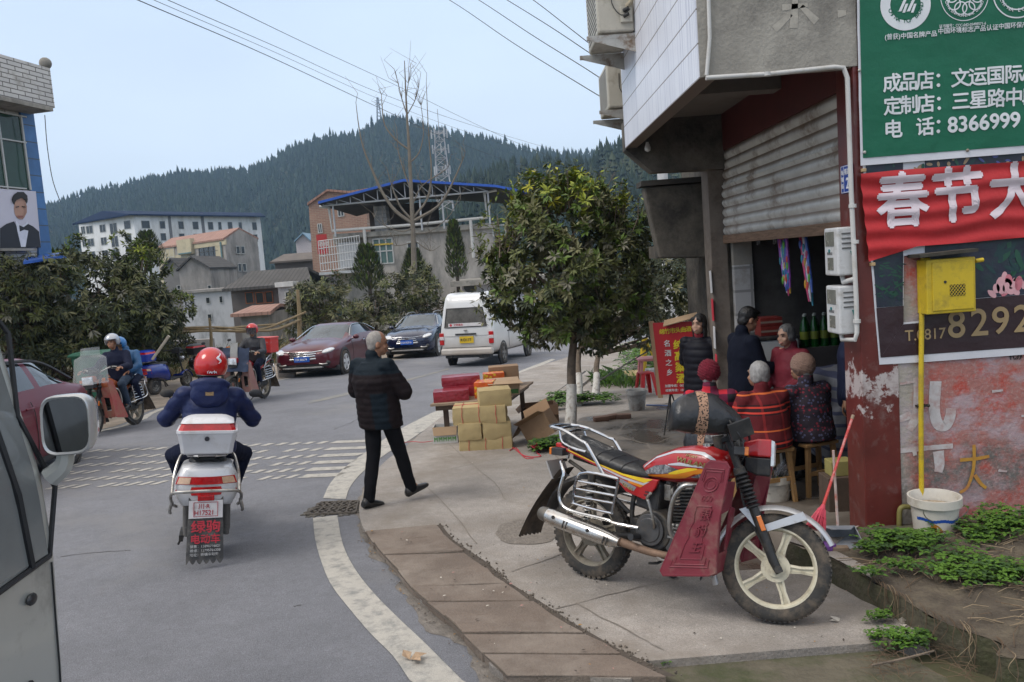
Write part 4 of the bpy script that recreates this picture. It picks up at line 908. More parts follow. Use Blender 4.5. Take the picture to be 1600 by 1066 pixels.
nx_, nz_ = 16, 4
for i in range(nx_+1): x = p0.x+(p1.x-p0.x)*i/nx_; q.tube([(x,Y-1,p0.z+.1*i/nx_*2),(x,Y-1,p1.z+.2)], .022, 4)
for j in range(nz_+1): z = p0.z+(p1.z+.2-p0.z)*j/nz_; q.tube([(p0.x,Y-1,z),(p1.x,Y-1,z+.15)], .025, 4); q.tube([(p0.x,Y-1,z),(p0.x,Y+.4,z)], .025, 4)
cg = q.build('balcony_cage', mat('white_bars',(.52,.52,.52),r=.5), GH)
q = M(); q.bb((p0.x-.1,Y-1.1,p1.z-.05),(p1.x+.5,Y+.5,p1.z+.12)); q.bb((at(528,378,Y).x,Y-.05,at(528,420,Y).z),(at(560,378,Y).x,Y+.3,at(528,380,Y).z)); q.build('balcony_slab', mat('pale_slab',(.40,.41,.42),r=.8), GH, sm=None)
Y = 46; SW_ = thing('white_annex', 'low white house with an air conditioner fan behind the white van', 'house', at(745,500,Y), world=True)
a, b = at(722,447,Y), at(800,438,Y); q = M(); q.bb((a.x,Y,-5),(b.x+2,Y+5,a.z)); q.build('wall', mat('lilac_white',(.50,.50,.53),r=.85,var=.06,sc=.6,hook=stripes(0,3,.06,(.35,.35,.38))), SW_, sm=None); q = M(); q.bb((a.x-.6,Y-.8,a.z),(b.x+2.4,Y+5.2,a.z+.3)); q.build('roof', render_grey, SW_, sm=None)
p = at(734,448,Y-.05); q = M(); q.cyl(p, p+V((0,-.12,0)), .34, n=20); q.build('fan', mat('fan_dark',(.06,.06,.055)), SW_); Wall(a,b).win(SW_,746,455,754,474,cols=1)
# ---- the building at the far left
A = at(66,300,21.0); B = at(0,300,19.7); A0, B0 = V((A.x,A.y,0)), V((B.x,B.y,0)); tv = (B0-A0).normalized(); B1 = A0+tv*9
LBW = Wall(A0,B1); LB = thing('brick_fronted_building', 'two storey building with white tile parapet, green windows and blue corner pilaster', 'building', A0, world=True)
def lb(u, v, off=0): return LBW.p(u,v,off)
inb = -LBW.n
def lbox(q, u0, v0, u1, v1, off, depth, far=False):
 a, b = lb(u0,(v0+v1)/2,off), lb(u1,(v0+v1)/2,off)
 if far: a = a+tv*7
 zt_, zb_ = lb(u1,v0,off).z, lb(u1,v1,off).z
 p = [V((a.x,a.y,zb_)),V((b.x,b.y,zb_)),V((b.x,b.y,zt_)),V((a.x,a.y,zt_))]; q.prism(p, (0,0,0), inb*depth)
tiles = mat('white_brick_tile', (.60,.58,.55), r=.7, var=.12, sc=2, hook=brick(.42,.11,(.12,.11,.10),axes=(1,2),msize=.012), dirt=((.3,.28,.25),.3,2))
q = M(); zg = H(A.x,A.y); w0 = [A0,B1]; q.prism([V((A0.x,A0.y,zg-1)),V((B1.x,B1.y,zg-1)),V((B1.x,B1.y,lb(60,170).z)),V((A0.x,A0.y,lb(60,170).z))], (0,0,0), inb*8); q.build('wall', tiles, LB, sm=None)
q = M(); lbox(q,0,108,82,168,.7,9,True); q.build('parapet', tiles, LB, sm=None)
q = M(); lbox(q,0,168,83,174,.75,9.1,True); q.build('parapet_slab', render_grey, LB, sm=None)
p = lb(72,108,.3)-tv*0; q = M(); q.ell(p+V((0,0,.14)), .15, 16); q.cyl(p-V((0,0,.05)), p+V((0,0,.05)), .07); q.build('ball_finial', render_grey, LB)
q = M(); lbox(q,47,176,67,400,.06,.3); q.build('corner_pilaster', mat('blue_tile',(.05,.15,.34),r=.45,var=.2,sc=3,hook=brick(.5,.42,(.05,.07,.1),rowoff=0,axes=(1,2))), LB, sm=None)
q = M(); lbox(q,0,182,41,296,.05,.2,True); wn = q.build('window', glass_g, LB, sm=None)
q = M()
for u in (4,40): lbox(q,u,182,u+2.2,296,.09,.1)
for v in (182,222,294): lbox(q,0,v,42,v+2,.1,.1,True)
q.build('window_frame', frame_w, wn, sm=None)
q = M(); lbox(q,0,388,58,392,.25,.4,True); q.build('sill', render_grey, LB, sm=None)
q = M(); lbox(q,2,480,30,545,.05,.1,True); q.build('rolling_door', mat('tan_rolling_door',(.30,.22,.15),r=.6,var=.15,sc=3,hook=stripes(2,9,.3,(.16,.11,.075))), LB, sm=None)
q = M(); lbox(q,33,495,56,600,.06,.2); q.build('red_pilaster', mat('red_pilaster',(.22,.05,.05),r=.7,var=.3,sc=4), LB, sm=None)
q = M(); a_ = lb(40,405,0); q.prism([lb(40,402,.1), lb(98,394,.1), lb(104,399,1.4), lb(36,409,1.4)], (0,0,-.06), (0,0,0)); q.build('awning', mat('blue_awning',(.02,.10,.42),r=.5), LB, sm=None)
# portrait poster on it
PP = thing('portrait_poster', 'poster of a man in dark suit and bow tie under the green windows', 'poster', lb(30,388), world=True)
def flat(q, pts, off): q.face(*[lb(u,v,off) for u, v in pts])
def oval(u, v, a, b, n=20): return [(u+a*cos(2*pi*i/n), v+b*sin(2*pi*i/n)) for i in range(n)]
q = M(); flat(q,[(-40,292),(56,299),(64,387),(-40,385)],.08); flat(q,[(-40,292),(56,299),(64,387),(-40,385)],.06); q.build('print', mat('poster_white',(.55,.53,.60),r=.5,var=.05,sc=1), PP, sm=None)
for k, (nm, c, pts) in enumerate((('hair_print',(.02,.018,.018),oval(31,312,12.5,11.5)),('face_print',(.42,.24,.17),oval(32,326,10,17)),('face_side_print',(.33,.18,.125),[(38,317),(42,322),(42,332),(38,340),(34,344),(37,334)]),('suit_print',(.012,.013,.02),[(0,388),(0,357),(10,350),(22,346),(30,362),(40,348),(52,354),(61,362),(64,387),(60,387)]),('shirt_print',(.62,.63,.70),[(24,343),(33,355),(43,346),(45,356),(40,386),(33,386),(27,360)]),('tie_print',(.01,.01,.015),[(30,352),(37,355),(44,350),(46,361),(38,359),(31,362)]))):
 q = M(); flat(q,pts,.084+.004*k); q.build(nm, mat(nm,c,r=.5,var=.1), PP, sm=None)
for k, (c, pts) in enumerate((((.02,.015,.015),[(25,323),(30,322),(30,323.6),(25,324.6)]),((.02,.015,.015),[(34,322),(40,323),(40,324.6),(34,323.6)]),((.25,.10,.08),[(27,337),(37,337),(35,340),(29,340)]),((.02,.018,.018),[(20,319),(20,308),(27,300),(37,300),(43,306),(43,317),(40,312),(34,309),(28,312),(23,313)]))):
 q = M(); flat(q,pts,.112+.003*k); q.build('face_mark', mat('ink_%d'%k,c,r=.6), PP, sm=None)
# ---- masts and wires
latt = mat('mast_steel', (.36,.37,.40), r=.5, m=.3)
MT = thing('cell_mast', 'white lattice mobile phone mast with panel antennas behind the blue steel roof', 'mast', at(692,330,95), world=True)
q = M(); b_, t_ = at(696,330,95), at(690,206,95); hgt = t_.z-b_.z
def leg(k, z): w = .95-.45*(z/hgt); return V((b_.x+(w if k in (0,1) else -w), b_.y+(w if k in (1,2) else -w), b_.z+z))
for k in range(4): q.tube([leg(k,0), leg(k,hgt)], .04, 5)
for i in range(9):
 za, zb = hgt*i/9, hgt*(i+1)/9
 for k in range(4): q.tube([leg(k,za), leg((k+1)%4,zb)], .035, 4); q.tube([leg(k,zb), leg((k+1)%4,zb)], .03, 4)
q.build('lattice', latt, MT)
q = M(); q.tube([V((b_.x,b_.y,b_.z+hgt)), V((b_.x,b_.y,b_.z+hgt+2.6))], .04, 5); q.build('lightning_rod', latt, MT)
for lv in (.98,.78,.52):
 for k in range(5):
  a = 2*pi*k/5+lv*3; c = V((b_.x+.95*cos(a), b_.y+.95*sin(a), b_.z+hgt*lv)); q = M(); q.box(c,(.15,.12,1.0),rot(z=math.degrees(a))); q.tube([c, V((b_.x,b_.y,c.z))], .03, 4); q.build('antenna', mat('antenna_white',(.38,.40,.43),r=.5), MT, sm=None)
PYL = thing('hilltop_pylon', 'thin lattice pylon on the top of the forested hill', 'pylon', at(592,190,790), world=True); q = M(); b_, t_ = at(593,190,790), at(592,152,790); hg = t_.z-b_.z
for s_ in ((1,1),(1,-1),(-1,1),(-1,-1)): q.tube([b_+V((s_[0]*2.2,s_[1]*2.2,0)), b_+V((s_[0]*.5,s_[1]*.5,hg))], .35, 4)
for i in range(7): z = hg*i/7; w = 2.2-1.7*i/7; q.tube([b_+V((-w,-w,z)), b_+V((w*.8,w*.8,z+hg/7))], .25, 4); q.tube([b_+V((w,-w,z)), b_+V((-w*.8,w*.8,z+hg/7))], .25, 4)
for z in (.72,.86): q.tube([b_+V((-3,0,hg*z)), b_+V((3,0,hg*z))], .3, 4)
q.build('lattice', mat('pylon_steel',(.12,.13,.15),r=.6), PYL)
wirem = mat('wire_black', (.03,.03,.035), r=.6)
def wire(lab, pts, r):
 P_ = resample2([at(u,v,y) for u, v, y in pts], 6); q = M(); q.tube(P_, r, 5); tag(q.build('power_line', wirem), lab, 'power line', 'overhead power lines')
wire('lowest overhead wire crossing the left half of the sky', [(150,-30,24),(215,0,26),(420,88,36),(600,172,52),(720,225,75),(900,290,110)], .016)
wire('thin overhead wire just above the lowest one in the left sky', [(150,-40,24),(240,0,27),(430,82,38),(600,158,54),(740,210,75),(900,262,110)], .010)
wire('overhead wire second from top in the left sky', [(180,-40,25),(262,0,28),(440,77,40),(600,148,56),(760,203,75),(900,244,110)], .013)
wire('highest overhead wire of the left sky, reaching toward the hill', [(250,-42,26),(337,0,29),(480,69,42),(620,134,58),(800,220,85),(950,280,110)], .014)
for lab, pts in (('overhead wire leading to the lower air conditioner, lowest of the right four', [(620,-42),(702,0),(800,66),(900,128),(960,163),(1040,200)]), ('second lowest overhead wire leading to the tiled balcony', [(680,-40),(748,0),(830,54),(910,104),(960,136),(1040,180)]), ('second highest overhead wire leading to the tiled balcony', [(730,-36),(792,0),(860,42),(920,82),(965,112),(1040,160)]), ('highest overhead wire leading to the tiled balcony', [(780,-34),(833,0),(890,44),(930,75),(970,104),(1040,150)])):
 wire(lab, [(u,v,26-(u-620)/420*15.5) for u, v in pts], .009)
wire('slack cable hanging from the parapet of the far left building', [(70,180,20.7),(74,230,20.7),(82,280,20.7),(94,315,21)], .010)
# ================================================================ PLANTS
def leafm(n_, c, r=.55): return mat('leaf_'+n_, c, r=r, var=.3, sc=7, spec=.35)
LF = dict(dusty=leafm('dusty',(.155,.150,.070)), dark=leafm('dark',(.045,.055,.026)), olive=leafm('olive',(.105,.118,.036)), mid=leafm('mid',(.095,.15,.024)), fresh=leafm('fresh',(.24,.28,.028)), yellow=leafm('yellow',(.38,.36,.03)), grey=leafm('grey',(.19,.18,.13)))
bark = mat('bark', (.17,.13,.095), r=.9, var=.25, sc=12, bump=.6, bsc=40, dirt=((.09,.075,.06),.35,10)); bark_d = mat('dark_bark', (.07,.055,.045), r=.9, var=.25, sc=12)
white_bark = mat('whitewashed_bark', (.58,.56,.52), r=.85, var=.08, sc=10, bump=.4, bsc=40, dirt=((.25,.21,.17),.3,14))
def rosette(q, p, out, n, ln, w, droop, mats):
 out = Vector(out).normalized(); q.m(mats)
 x, y, z = basis(out); a0 = rN()*6.28
 for i in range(n):
  a = a0+2.4*i; d = z*rU(.15,.9)+(x*cos(a)+y*sin(a))*rU(.7,1.1)+V((0,0,-droop*rU(.3,1.2)))
  s = rU(.65,1.2); q.leaf(p+d.normalized()*ln*.08, d, z+V((0,0,.7))+V((rG(0,.35),rG(0,.35),0)), ln*s, w*s)
def crown(blobs, nros, nl, ln, w, droop, pick, gap=.12, gs=1.6, shell=.45):
 """leaf rosettes through the volume of a few ellipsoids, thinned by noise so that gaps stay"""
 q = M(); tot = sum(b[1][0]*b[1][1]*b[1][2] for b in blobs); k = 0; tips = []
 while k < nros:
  t = rN()*tot
  for c, r in blobs:
   t -= r[0]*r[1]*r[2]
   if t <= 0: break
  d = V((rG(0,1),rG(0,1),rG(0,1))).normalized(); rr = rN()**(1/3*shell)
  p = Vector(c)+V((d.x*r[0],d.y*r[1],d.z*r[2]))*rr
  if N3(p*gs+V((c[0],0,0))) < -gap-.25*(rr < .7): k += .2; continue
  k += 1; rosette(q, p, d+V((rG(0,.3),rG(0,.3),.25)), nl, ln, w, droop, pick(p, d)); tips.append(p)
 return q, tips
LM = list(LF.values()); LK = list(LF.keys())
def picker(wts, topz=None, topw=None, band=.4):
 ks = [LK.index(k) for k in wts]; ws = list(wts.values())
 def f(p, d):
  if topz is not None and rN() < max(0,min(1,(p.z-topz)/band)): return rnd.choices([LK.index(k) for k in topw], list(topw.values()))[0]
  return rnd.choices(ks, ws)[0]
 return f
def limbs(q, base, fork, tips, n, r0):
 for i in range(n):
  t = rC(tips); m_ = fork.lerp(t,.5)+V((rG(0,.08),rG(0,.08),rG(.02,.06)))*(t-fork).length; q.tube([fork, m_, t], [r0*.5, r0*.3, r0*.06], 6, sub=3)
def tree(name, lab, base, fork, r0, blobs, nros, nl, ln, w, droop, pick, group=None, lm=16, gap=.12, gs=1.6, bk=None, white=None, shell=.45):
 t = thing(name, lab, 'tree', base, world=True, group=group); base, fork = Vector(base), Vector(fork)
 cq, tips = crown(blobs, nros, nl, ln, w, droop, pick, gap, gs, shell)
 q = M(); q.tube([base-V((0,0,.1)), base.lerp(fork,.3)+V((.02,0,0)), base.lerp(fork,.7)+V((-.015,.02,0)), fork], [r0*1.25,r0,r0*.9,r0*.75], 10, sub=4); limbs(q, base, fork, tips, lm, r0)
 tr = q.build('trunk', bk or bark, t)
 if white: q = M(); m_ = base.lerp(fork,white); q.tube([base-V((0,0,.05)), base.lerp(fork,white*.5)+V((.012,0,0)), m_], [r0*1.27,r0*1.12,r0*1.03], 12, sub=4); q.build('whitewash', white_bark, tr)
 cq.build('crown', LM, t, sm=None); return t
def B_(u, v, y, rx, rz=None, ry=None): return (at(u,v,y), (rx, ry or rx, rz or rx))
# the pavement tree
Y = 11.1; base = gnd(889,680,.05)
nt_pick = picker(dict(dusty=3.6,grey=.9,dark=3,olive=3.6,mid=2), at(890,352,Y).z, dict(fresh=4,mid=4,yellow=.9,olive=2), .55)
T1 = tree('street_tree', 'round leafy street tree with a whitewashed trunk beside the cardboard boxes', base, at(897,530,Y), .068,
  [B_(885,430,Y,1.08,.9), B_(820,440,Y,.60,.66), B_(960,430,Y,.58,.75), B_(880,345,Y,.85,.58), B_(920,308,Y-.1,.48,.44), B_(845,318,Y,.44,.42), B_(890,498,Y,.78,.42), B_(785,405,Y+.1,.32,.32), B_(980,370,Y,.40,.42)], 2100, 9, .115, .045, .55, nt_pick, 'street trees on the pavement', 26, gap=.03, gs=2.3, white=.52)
q = M()
for i in range(130):
 u = rU(780,985); top = interp([(770,340),(800,320),(835,268),(880,262),(930,258),(965,285),(1000,320)],u); p0 = at(u,top+70,Y+rU(-.5,.5)); p1 = at(u+rU(-18,18),top+rU(0,40),Y+rU(-.5,.5))
 q.m(7); q.tube([p0, p0.lerp(p1,.5)+V((rG(0,.03),0,0)), p1], [.008,.006,.003], 4)
 for j in range(9):
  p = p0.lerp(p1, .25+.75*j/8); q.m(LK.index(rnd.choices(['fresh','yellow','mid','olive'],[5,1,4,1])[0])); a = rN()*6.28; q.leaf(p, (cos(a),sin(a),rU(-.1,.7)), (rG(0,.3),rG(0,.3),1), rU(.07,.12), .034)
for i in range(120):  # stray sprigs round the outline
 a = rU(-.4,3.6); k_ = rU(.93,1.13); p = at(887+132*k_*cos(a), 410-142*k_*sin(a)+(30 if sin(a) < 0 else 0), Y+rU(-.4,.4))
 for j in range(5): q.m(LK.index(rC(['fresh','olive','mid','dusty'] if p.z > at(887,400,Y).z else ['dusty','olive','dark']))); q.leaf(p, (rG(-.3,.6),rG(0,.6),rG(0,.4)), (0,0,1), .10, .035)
q.build('young_shoots', LM+[bark], T1, sm=None)
dk = picker(dict(dark=7,olive=2,dusty=1))
tree('street_tree', 'thin dark street tree second behind the whitewashed one, overlapping its right side', gnd(903,634,.05), at(905,545,14.2), .06, [B_(960,460,14.4,.75,.9), B_(1000,500,14.6,.6,.5), B_(940,520,14.2,.5,.4)], 420, 9, .14, .05, .5, dk, 'street trees on the pavement', 12, white=.55)
tree('street_tree', 'dark street tree farthest back, crown under the stained concrete balcony', gnd(929,622,.05), at(935,555,15.3), .06, [B_(1030,450,16,.9,1.0), B_(1085,440,16,.7,.8), B_(1040,520,15.6,.6,.4), B_(1100,490,16,.4,.4)], 560, 9, .14, .05, .5, dk, 'street trees on the pavement', 12, white=.55)
# dusty trees left of the road
lp = picker(dict(dusty=2.4,dark=6,olive=4,grey=.5))
for lab, (bu,bv,by), bl in (
 ('dusty dark tree in front of the far left building', (40,575,19.6), [B_(25,440,19.5,.9,.75), B_(70,430,19.5,.9,.6), B_(40,490,19.2,.8,.5), B_(-30,450,19.5,.9,.9), B_(95,470,19.4,.6,.55)]),
 ('dusty broad tree between the far left building and the helmeted couple', (150,580,20.5), [B_(130,440,20.5,.8,.7), B_(165,430,20.8,.7,.6), B_(150,500,20.3,.9,.7), B_(105,500,20.3,.6,.6), B_(180,480,20.5,.6,.6)]),
 ('dusty tree with a thin pale trunk left of the branch fence', (222,590,21.2), [B_(215,470,21.2,.75,.75), B_(245,500,21.2,.6,.55), B_(195,520,21.2,.6,.5)])):
 g_ = at(bu,bv,by); g_.z = H(g_.x,g_.y); tree('dusty_tree', lab, g_, at(bu,bv-75,by), .07, bl, 620, 8, .21, .055, .9, lp, 'dusty trees left of the road', 18, gap=.16, gs=1.1)
gp = picker(dict(mid=4,olive=4,fresh=2.2,dark=4))
g_ = at(205,585,23); g_.z = H(g_.x,g_.y); tree('green_tree', 'taller bright green tree standing in front of the white apartment block', g_, at(215,470,23), .09, [B_(215,402,23,.55,.5), B_(195,440,23,.5,.45), B_(240,420,23,.45,.35), B_(265,478,23,.65,.4), B_(230,460,23,.6,.4), B_(290,485,23,.3,.25), B_(190,385,23,.3,.4), B_(175,500,23,.6,.5)], 620, 8, .17, .06, .3, gp, None, 22, gap=.05, gs=1.3)
g_ = at(85,560,22); g_.z = H(g_.x,g_.y); tree('green_tree', 'bright green sapling behind the blue awning of the far left building', g_, at(95,450,22), .05, [B_(100,410,22,.5,.42), B_(118,385,22,.28,.3), B_(92,440,22,.5,.4)], 200, 8, .16, .06, .3, gp, None, 12, gap=.05)
for lab, bl in (('dusty undergrowth below the tree at the far left building', [B_(60,540,19.8,.8,.45), B_(20,520,19.4,.7,.5), B_(100,545,19.9,.7,.4)]), ('dark undergrowth behind the green bin', [B_(150,540,20.8,.8,.5), B_(185,555,20.9,.6,.4), B_(120,560,20.4,.5,.35)]), ('dark undergrowth at the left end of the branch fence', [B_(235,545,22.4,.7,.5), B_(270,540,23.2,.6,.4), B_(215,560,22,.6,.35)])):
 c_, r_ = bl[0]; g_ = V((c_.x,c_.y,H(c_.x,c_.y))); t = thing('shrub', lab, 'shrub', g_, world=True, group='undergrowth left of the road'); q, tips = crown(bl, 420, 7, .20, .055, .5, picker(dict(dark=6,olive=4,dusty=2)), .2, 1.3); q.build('foliage', LM, t, sm=None); q = M()
 for i in range(14): p = rC(tips); q.tube([g_+V((rG(0,.2),rG(0,.1),-.1)), g_.lerp(p,.5)+V((0,0,.1)), p], [.02,.014,.006], 5)
 q.build('stem', bark_d, t)
# trees across the road
rp_ = picker(dict(dusty=4,dark=5,olive=4,grey=1.5))
for lab, (bu,bv,by), bl in (
 ('dusty roadside tree directly behind the parked maroon car', (495,545,33), [B_(490,470,33,1.05,.8), B_(520,445,33,.7,.6), B_(470,500,33,.9,.6), B_(530,490,33,.8,.6)]),
 ('dusty roadside tree behind the navy car, right of the first one', (585,535,36), [B_(585,480,36,1.1,.75), B_(560,500,36,.9,.5), B_(615,455,36,.8,.8), B_(600,500,36,1,.5)]),
 ('dusty roadside tree left of the white van', (660,530,37), [B_(655,455,37,1.0,.9), B_(640,490,37,1.1,.6), B_(690,485,37,.9,.6), B_(655,425,37,.5,.5), B_(715,470,37,.5,.4)])):
 g_ = at(bu,bv,by); g_.z = H(g_.x,g_.y); tree('roadside_tree', lab, g_, at(bu+4,bv-32,by), .08, bl, 520, 8, .25, .075, .6, rp_, 'dusty trees across the road', 16, gap=.15, gs=.9)
# cypresses
def cypress(lab, u, vt, vb, y, r):
 p, t_ = at(u,vb,y), at(u-2,vt,y); h = t_.z-p.z; t = thing('cypress', lab, 'tree', p, world=True, group='cypresses in front of the terrace house')
 q = M(); q.tube([p-V((0,0,3)), p, t_], [.12,.1,.02], 6); q.build('trunk', bark_d, t)
 q = M(); pk = [LK.index(k) for k in ('dark','mid','olive')]
 for i in range(1100):
  s = rN()**.8; rr = r*(1-.75*s**1.6)*(.55+.5*rN())*min(1,.5+s*4); a = rN()*6.28; c = p+V((rr*cos(a),rr*sin(a),h*s*.97)); q.m(rnd.choices(pk,[5,1.5,2])[0])
  q.leaf(c, (cos(a)*.5,sin(a)*.5,rU(.5,1.4)), (cos(a),sin(a),.2), .34, .10)
 q.build('crown', LM, t, sm=None)
cypress('leftmost and widest dark green cypress, beside the barred balcony', 578, 384, 455, 44, 1.0); cypress('cypress at the foot of the tall bare tree', 650, 392, 450, 43, .75); cypress('slim dark cypress right of the bare tree before the blank grey wall', 715, 346, 436, 46, .62)
g_ = at(232,425,60); cypress('pointed dark evergreen in front of the white apartment block', 235, 362, 420, 58, 1.3)
# the tall bare tree
BT = thing('bare_tree', 'tall leafless tree with long upright branches in front of the terrace house', 'tree', at(649,520,42), world=True); q = M(); y = 42
def br(pts, r0, r1=.012, dy=0): P_ = [at(u,v,y+dy*i/len(pts)) for i, (u,v) in enumerate(pts)]; q.tube(P_, [r0+(r1-r0)*i/(len(pts)-1) for i in range(len(pts))], 6, sub=3); return P_
trunk = [(650,525),(648,450),(646,380),(643,310),(639,230),(635,165),(632,95)]
br(trunk, .19, .02)
tw = []
for pts, r_, dy in (([(646,350),(618,330),(597,300),(580,262),(568,232),(561,200),(556,160)],.075,.6), ([(645,345),(625,322),(612,290),(604,262)],.05,-.5), ([(646,340),(668,310),(674,268),(670,215),(666,130)],.05,.8), ([(647,345),(685,322),(706,288),(722,252),(727,238)],.07,-.6), ([(643,300),(632,270),(622,235),(620,200)],.035,.4), ([(640,235),(618,218),(601,195),(597,165),(596,148)],.04,.5), ([(640,255),(655,238),(662,205),(658,165)],.03,-.4), ([(636,180),(628,155),(622,130),(616,108)],.022,.3), ([(637,178),(648,158),(654,138)],.022,-.2), ([(646,355),(628,362),(600,352),(585,340)],.03,-.5), ([(647,365),(672,362),(700,340),(712,320)],.03,.4), ([(648,378),(620,384),(600,376)],.02,.2), ([(648,376),(672,392),(688,384)],.02,-.3), ([(644,320),(660,290),(690,270),(700,262)],.03,.5), ([(634,160),(638,130),(642,108)],.015,.2)):
 tw.append(br(pts, r_*1.35, .014, dy))
for P_ in tw:
 for i in range(7):
  p = P_[rnd.randrange(1,len(P_))]; q.tube([p, p+V((rG(0,.25),rG(0,.2),rU(.2,.7))), p+V((rG(0,.45),rG(0,.3),rU(.5,1.5)))], [.014,.010,.005], 4)
q.build('trunk', mat('pale_bark',(.17,.145,.115),r=.9,var=.2,sc=3), BT)
# low grass and weeds
dry = mat('dry_grass', (.20,.16,.09), r=.95, var=.3, sc=5); straw = mat('straw', (.25,.19,.12), r=.95, var=.3, sc=8); clover = mat('clover', (.07,.145,.018), r=.6, var=.35, sc=6, spec=.3); clover_d = mat('clover_dark', (.028,.07,.012), r=.6, var=.3, sc=6)
def blades(q, p, n, h, sp):
 for i in range(n):
  b = p+V((rG(0,sp),rG(0,sp),0)); d = V((rG(0,.45),rG(0,.45),1)).normalized()*h*rU(.5,1.2); w = V((rG(0,1),rG(0,1),0)).normalized()*h*.03; e = b+d+V((d.x,d.y,-h*.15)); q.face(b-w,b+w,b+d*.6+w*.7,e,b+d*.6-w*.7)
q = M()
for i in range(420):
 u = rU(60,470); v0 = interp([(60,640),(236,600),(330,585),(460,565)],u); p = gnd(u, v0-rU(0,22)); p.z = H(p.x,p.y); q.m(rC((0,0,1,2))); blades(q, p, 7, rU(.4,1.3), .22)
for i in range(160):
 u = rU(470,720); v0 = interp([(470,552),(560,545),(720,538)],u); p = gnd(u, v0-rU(0,5)); p.z = H(p.x,p.y); q.m(rC((0,1,2,2))); blades(q, p, 6, rU(.3,.8), .3)
tag(q.build('verge_grass', [dry, mat('verge_green',(.05,.065,.02),r=.9,var=.3), mat('verge_olive',(.085,.085,.035),r=.9,var=.3)], sm=None), 'dry yellowish grass and weeds along the far verge', 'grass', kind='stuff')
def cloverpatch(q, p, n, sp, h, ln=.035):
 for i in range(n):
  b = p+V((rG(0,sp),rG(0,sp*.8),0)); z = h*rU(.3,1); q.m(rC((0,0,1))); a0 = rN()*6.28
  for k in range(3): a = a0+2.1*k; q.leaf(b+V((0,0,z)), (cos(a),sin(a),rU(-.25,.25)), (0,0,1), ln*rU(.7,1.2), ln*.75)
# ---------------------------------------------------------------- the raised bed at the lower right
EDGE = [zpl(1226,846,0), zpl(1290,869,0), zpl(1380,917,0), zpl(1465,968,0), zpl(1560,1003,0), zpl(1640,1030,.02), V((4.6,3.3,.05))]
ED = resample2(EDGE, 8)
def bedz(x, y): return .02*N3((x*6,y*6,1))+.015*N3((x*17,y*17,1))
BED = thing('planter_bed', 'raised soil bed with mossy concrete edge beneath the red side wall', 'planter', (3,5,-.2), world=True)
def edge_pt(s): k = s*(len(ED)-1); i = min(int(k),len(ED)-2); return ED[i].lerp(ED[i+1],k-i)
def wallpt(s): return V((2.05+s*4.2,YW-.002,.02+.14*sstep(.25,.8,s)))
def bed(s, t):
 a, b = edge_pt(s), wallpt(s); p = a.lerp(b,t); k = sstep(0,.15,t)*sstep(.05,.25,s); p.z += (bedz(p.x,p.y)+.035*sstep(.1,.5,t)*(1-sstep(.7,1,t)))*k; return p
q = M(); q.grid(bed, 60, 30); q.build('soil', darksoil, BED, sm=180)
q = M(); q.grid(lambda s, t: edge_pt(s)+V((.03*N3((s*20,t*4,1)),.03*N3((s*20,t*4,6)),(.012*N3((s*30,0,2)) if t == 0 else 0)-.75*t)), 60, 12)
q.build('concrete_edge', mat('mossy_edge', (.085,.075,.05), r=.92, var=.3, sc=6, bump=.8, bsc=28, dirt=((.045,.055,.02),.5,4)), BED, sm=180)
q = M(); q.grid(lambda s, t: (lambda a, b: a.lerp(b,t)+V((0,0,.012+.006*N3((s*30,t*9,1)))))(edge_pt(s*.30)+V((.0,0,.0)), (edge_pt(s*.30)+V((.06,.12,0))) if s > .55 else wallpt(s*.1)), 30, 8); q.build('concrete_ledge', concrete, BED, sm=180)
q = M(); q.prism([T(1385,829,YW-.02)+V((0,-.0,0)), T(1700,804,YW-.02), T(1700,812,YW-.25)+V((0,0,-.02)), T(1440,836,YW-.25)], (0,0,-.03), (0,0,.03)); q.build('kerb_strip', mossy, BED, sm=None, bevel=.01)
def onbed(u, v):
 p = zpl(u,v,.04); return p+V((0,0,.0))
q = M()
for u, v, n, sp, h in ((1385,850,130,.075,.09),(1425,858,130,.075,.09),(1365,862,60,.05,.07),(1450,846,60,.06,.06),(1560,835,200,.11,.13),(1595,828,160,.10,.14),(1530,845,110,.09,.09),(1490,880,80,.09,.07),(1540,895,110,.10,.07),(1580,905,120,.10,.08),(1510,905,70,.08,.06),(1400,888,40,.05,.05),(1470,895,40,.06,.05),(1365,900,26,.04,.05)): cloverpatch(q, onbed(u,v), n, sp, h)
for u, v, n, sp, h in ((1400,1008,70,.05,.07),(1380,1000,40,.04,.05),(1425,1012,60,.04,.08),(1440,1000,30,.03,.06),(1368,972,24,.03,.05),(1385,970,20,.025,.05),(1035,1036,30,.02,.02)): p = zpl(u,v,-.13); cloverpatch(q, p, n, sp, h, .026)
tag(q.build('clover_weeds', [clover, clover_d], sm=None), 'bright green clover like weeds on the raised bed', 'weeds', kind='stuff')
q = M()
for i in range(520):
 s, t = rU(.22,1), rU(0.04,.75); p = bed(s,t)+V((0,0,.012)); a = rG(.15,.6); l_ = rU(.06,.26); d = V((cos(a),sin(a),rG(0,.08)))*l_
 if not (N3((p.x*3,p.y*3,8)) > -.12): continue
 q.m(rC((0,0,1))); q.tube([p-d/2, p+V((rG(0,.01),rG(0,.01),.012)), p+d/2], rU(.0012,.003), 4)
for i in range(60):       # roots and stems hanging over the edge
 s = rU(.28,1); p = edge_pt(s)+V((0,0,.01)); o = V((-.25,-.9,0)).normalized(); q.m(rC((0,1,1))); k = rU(.5,1.3)
 q.tube([p-o*.08*k, p+o*.02+V((0,0,.012)), p+o*.05*k+V((rG(0,.02),0,-.06*k)), p+o*.05*k+V((rG(0,.04),0,-.16*k))], [.002,.002,.0018,.001], 4, sub=3)
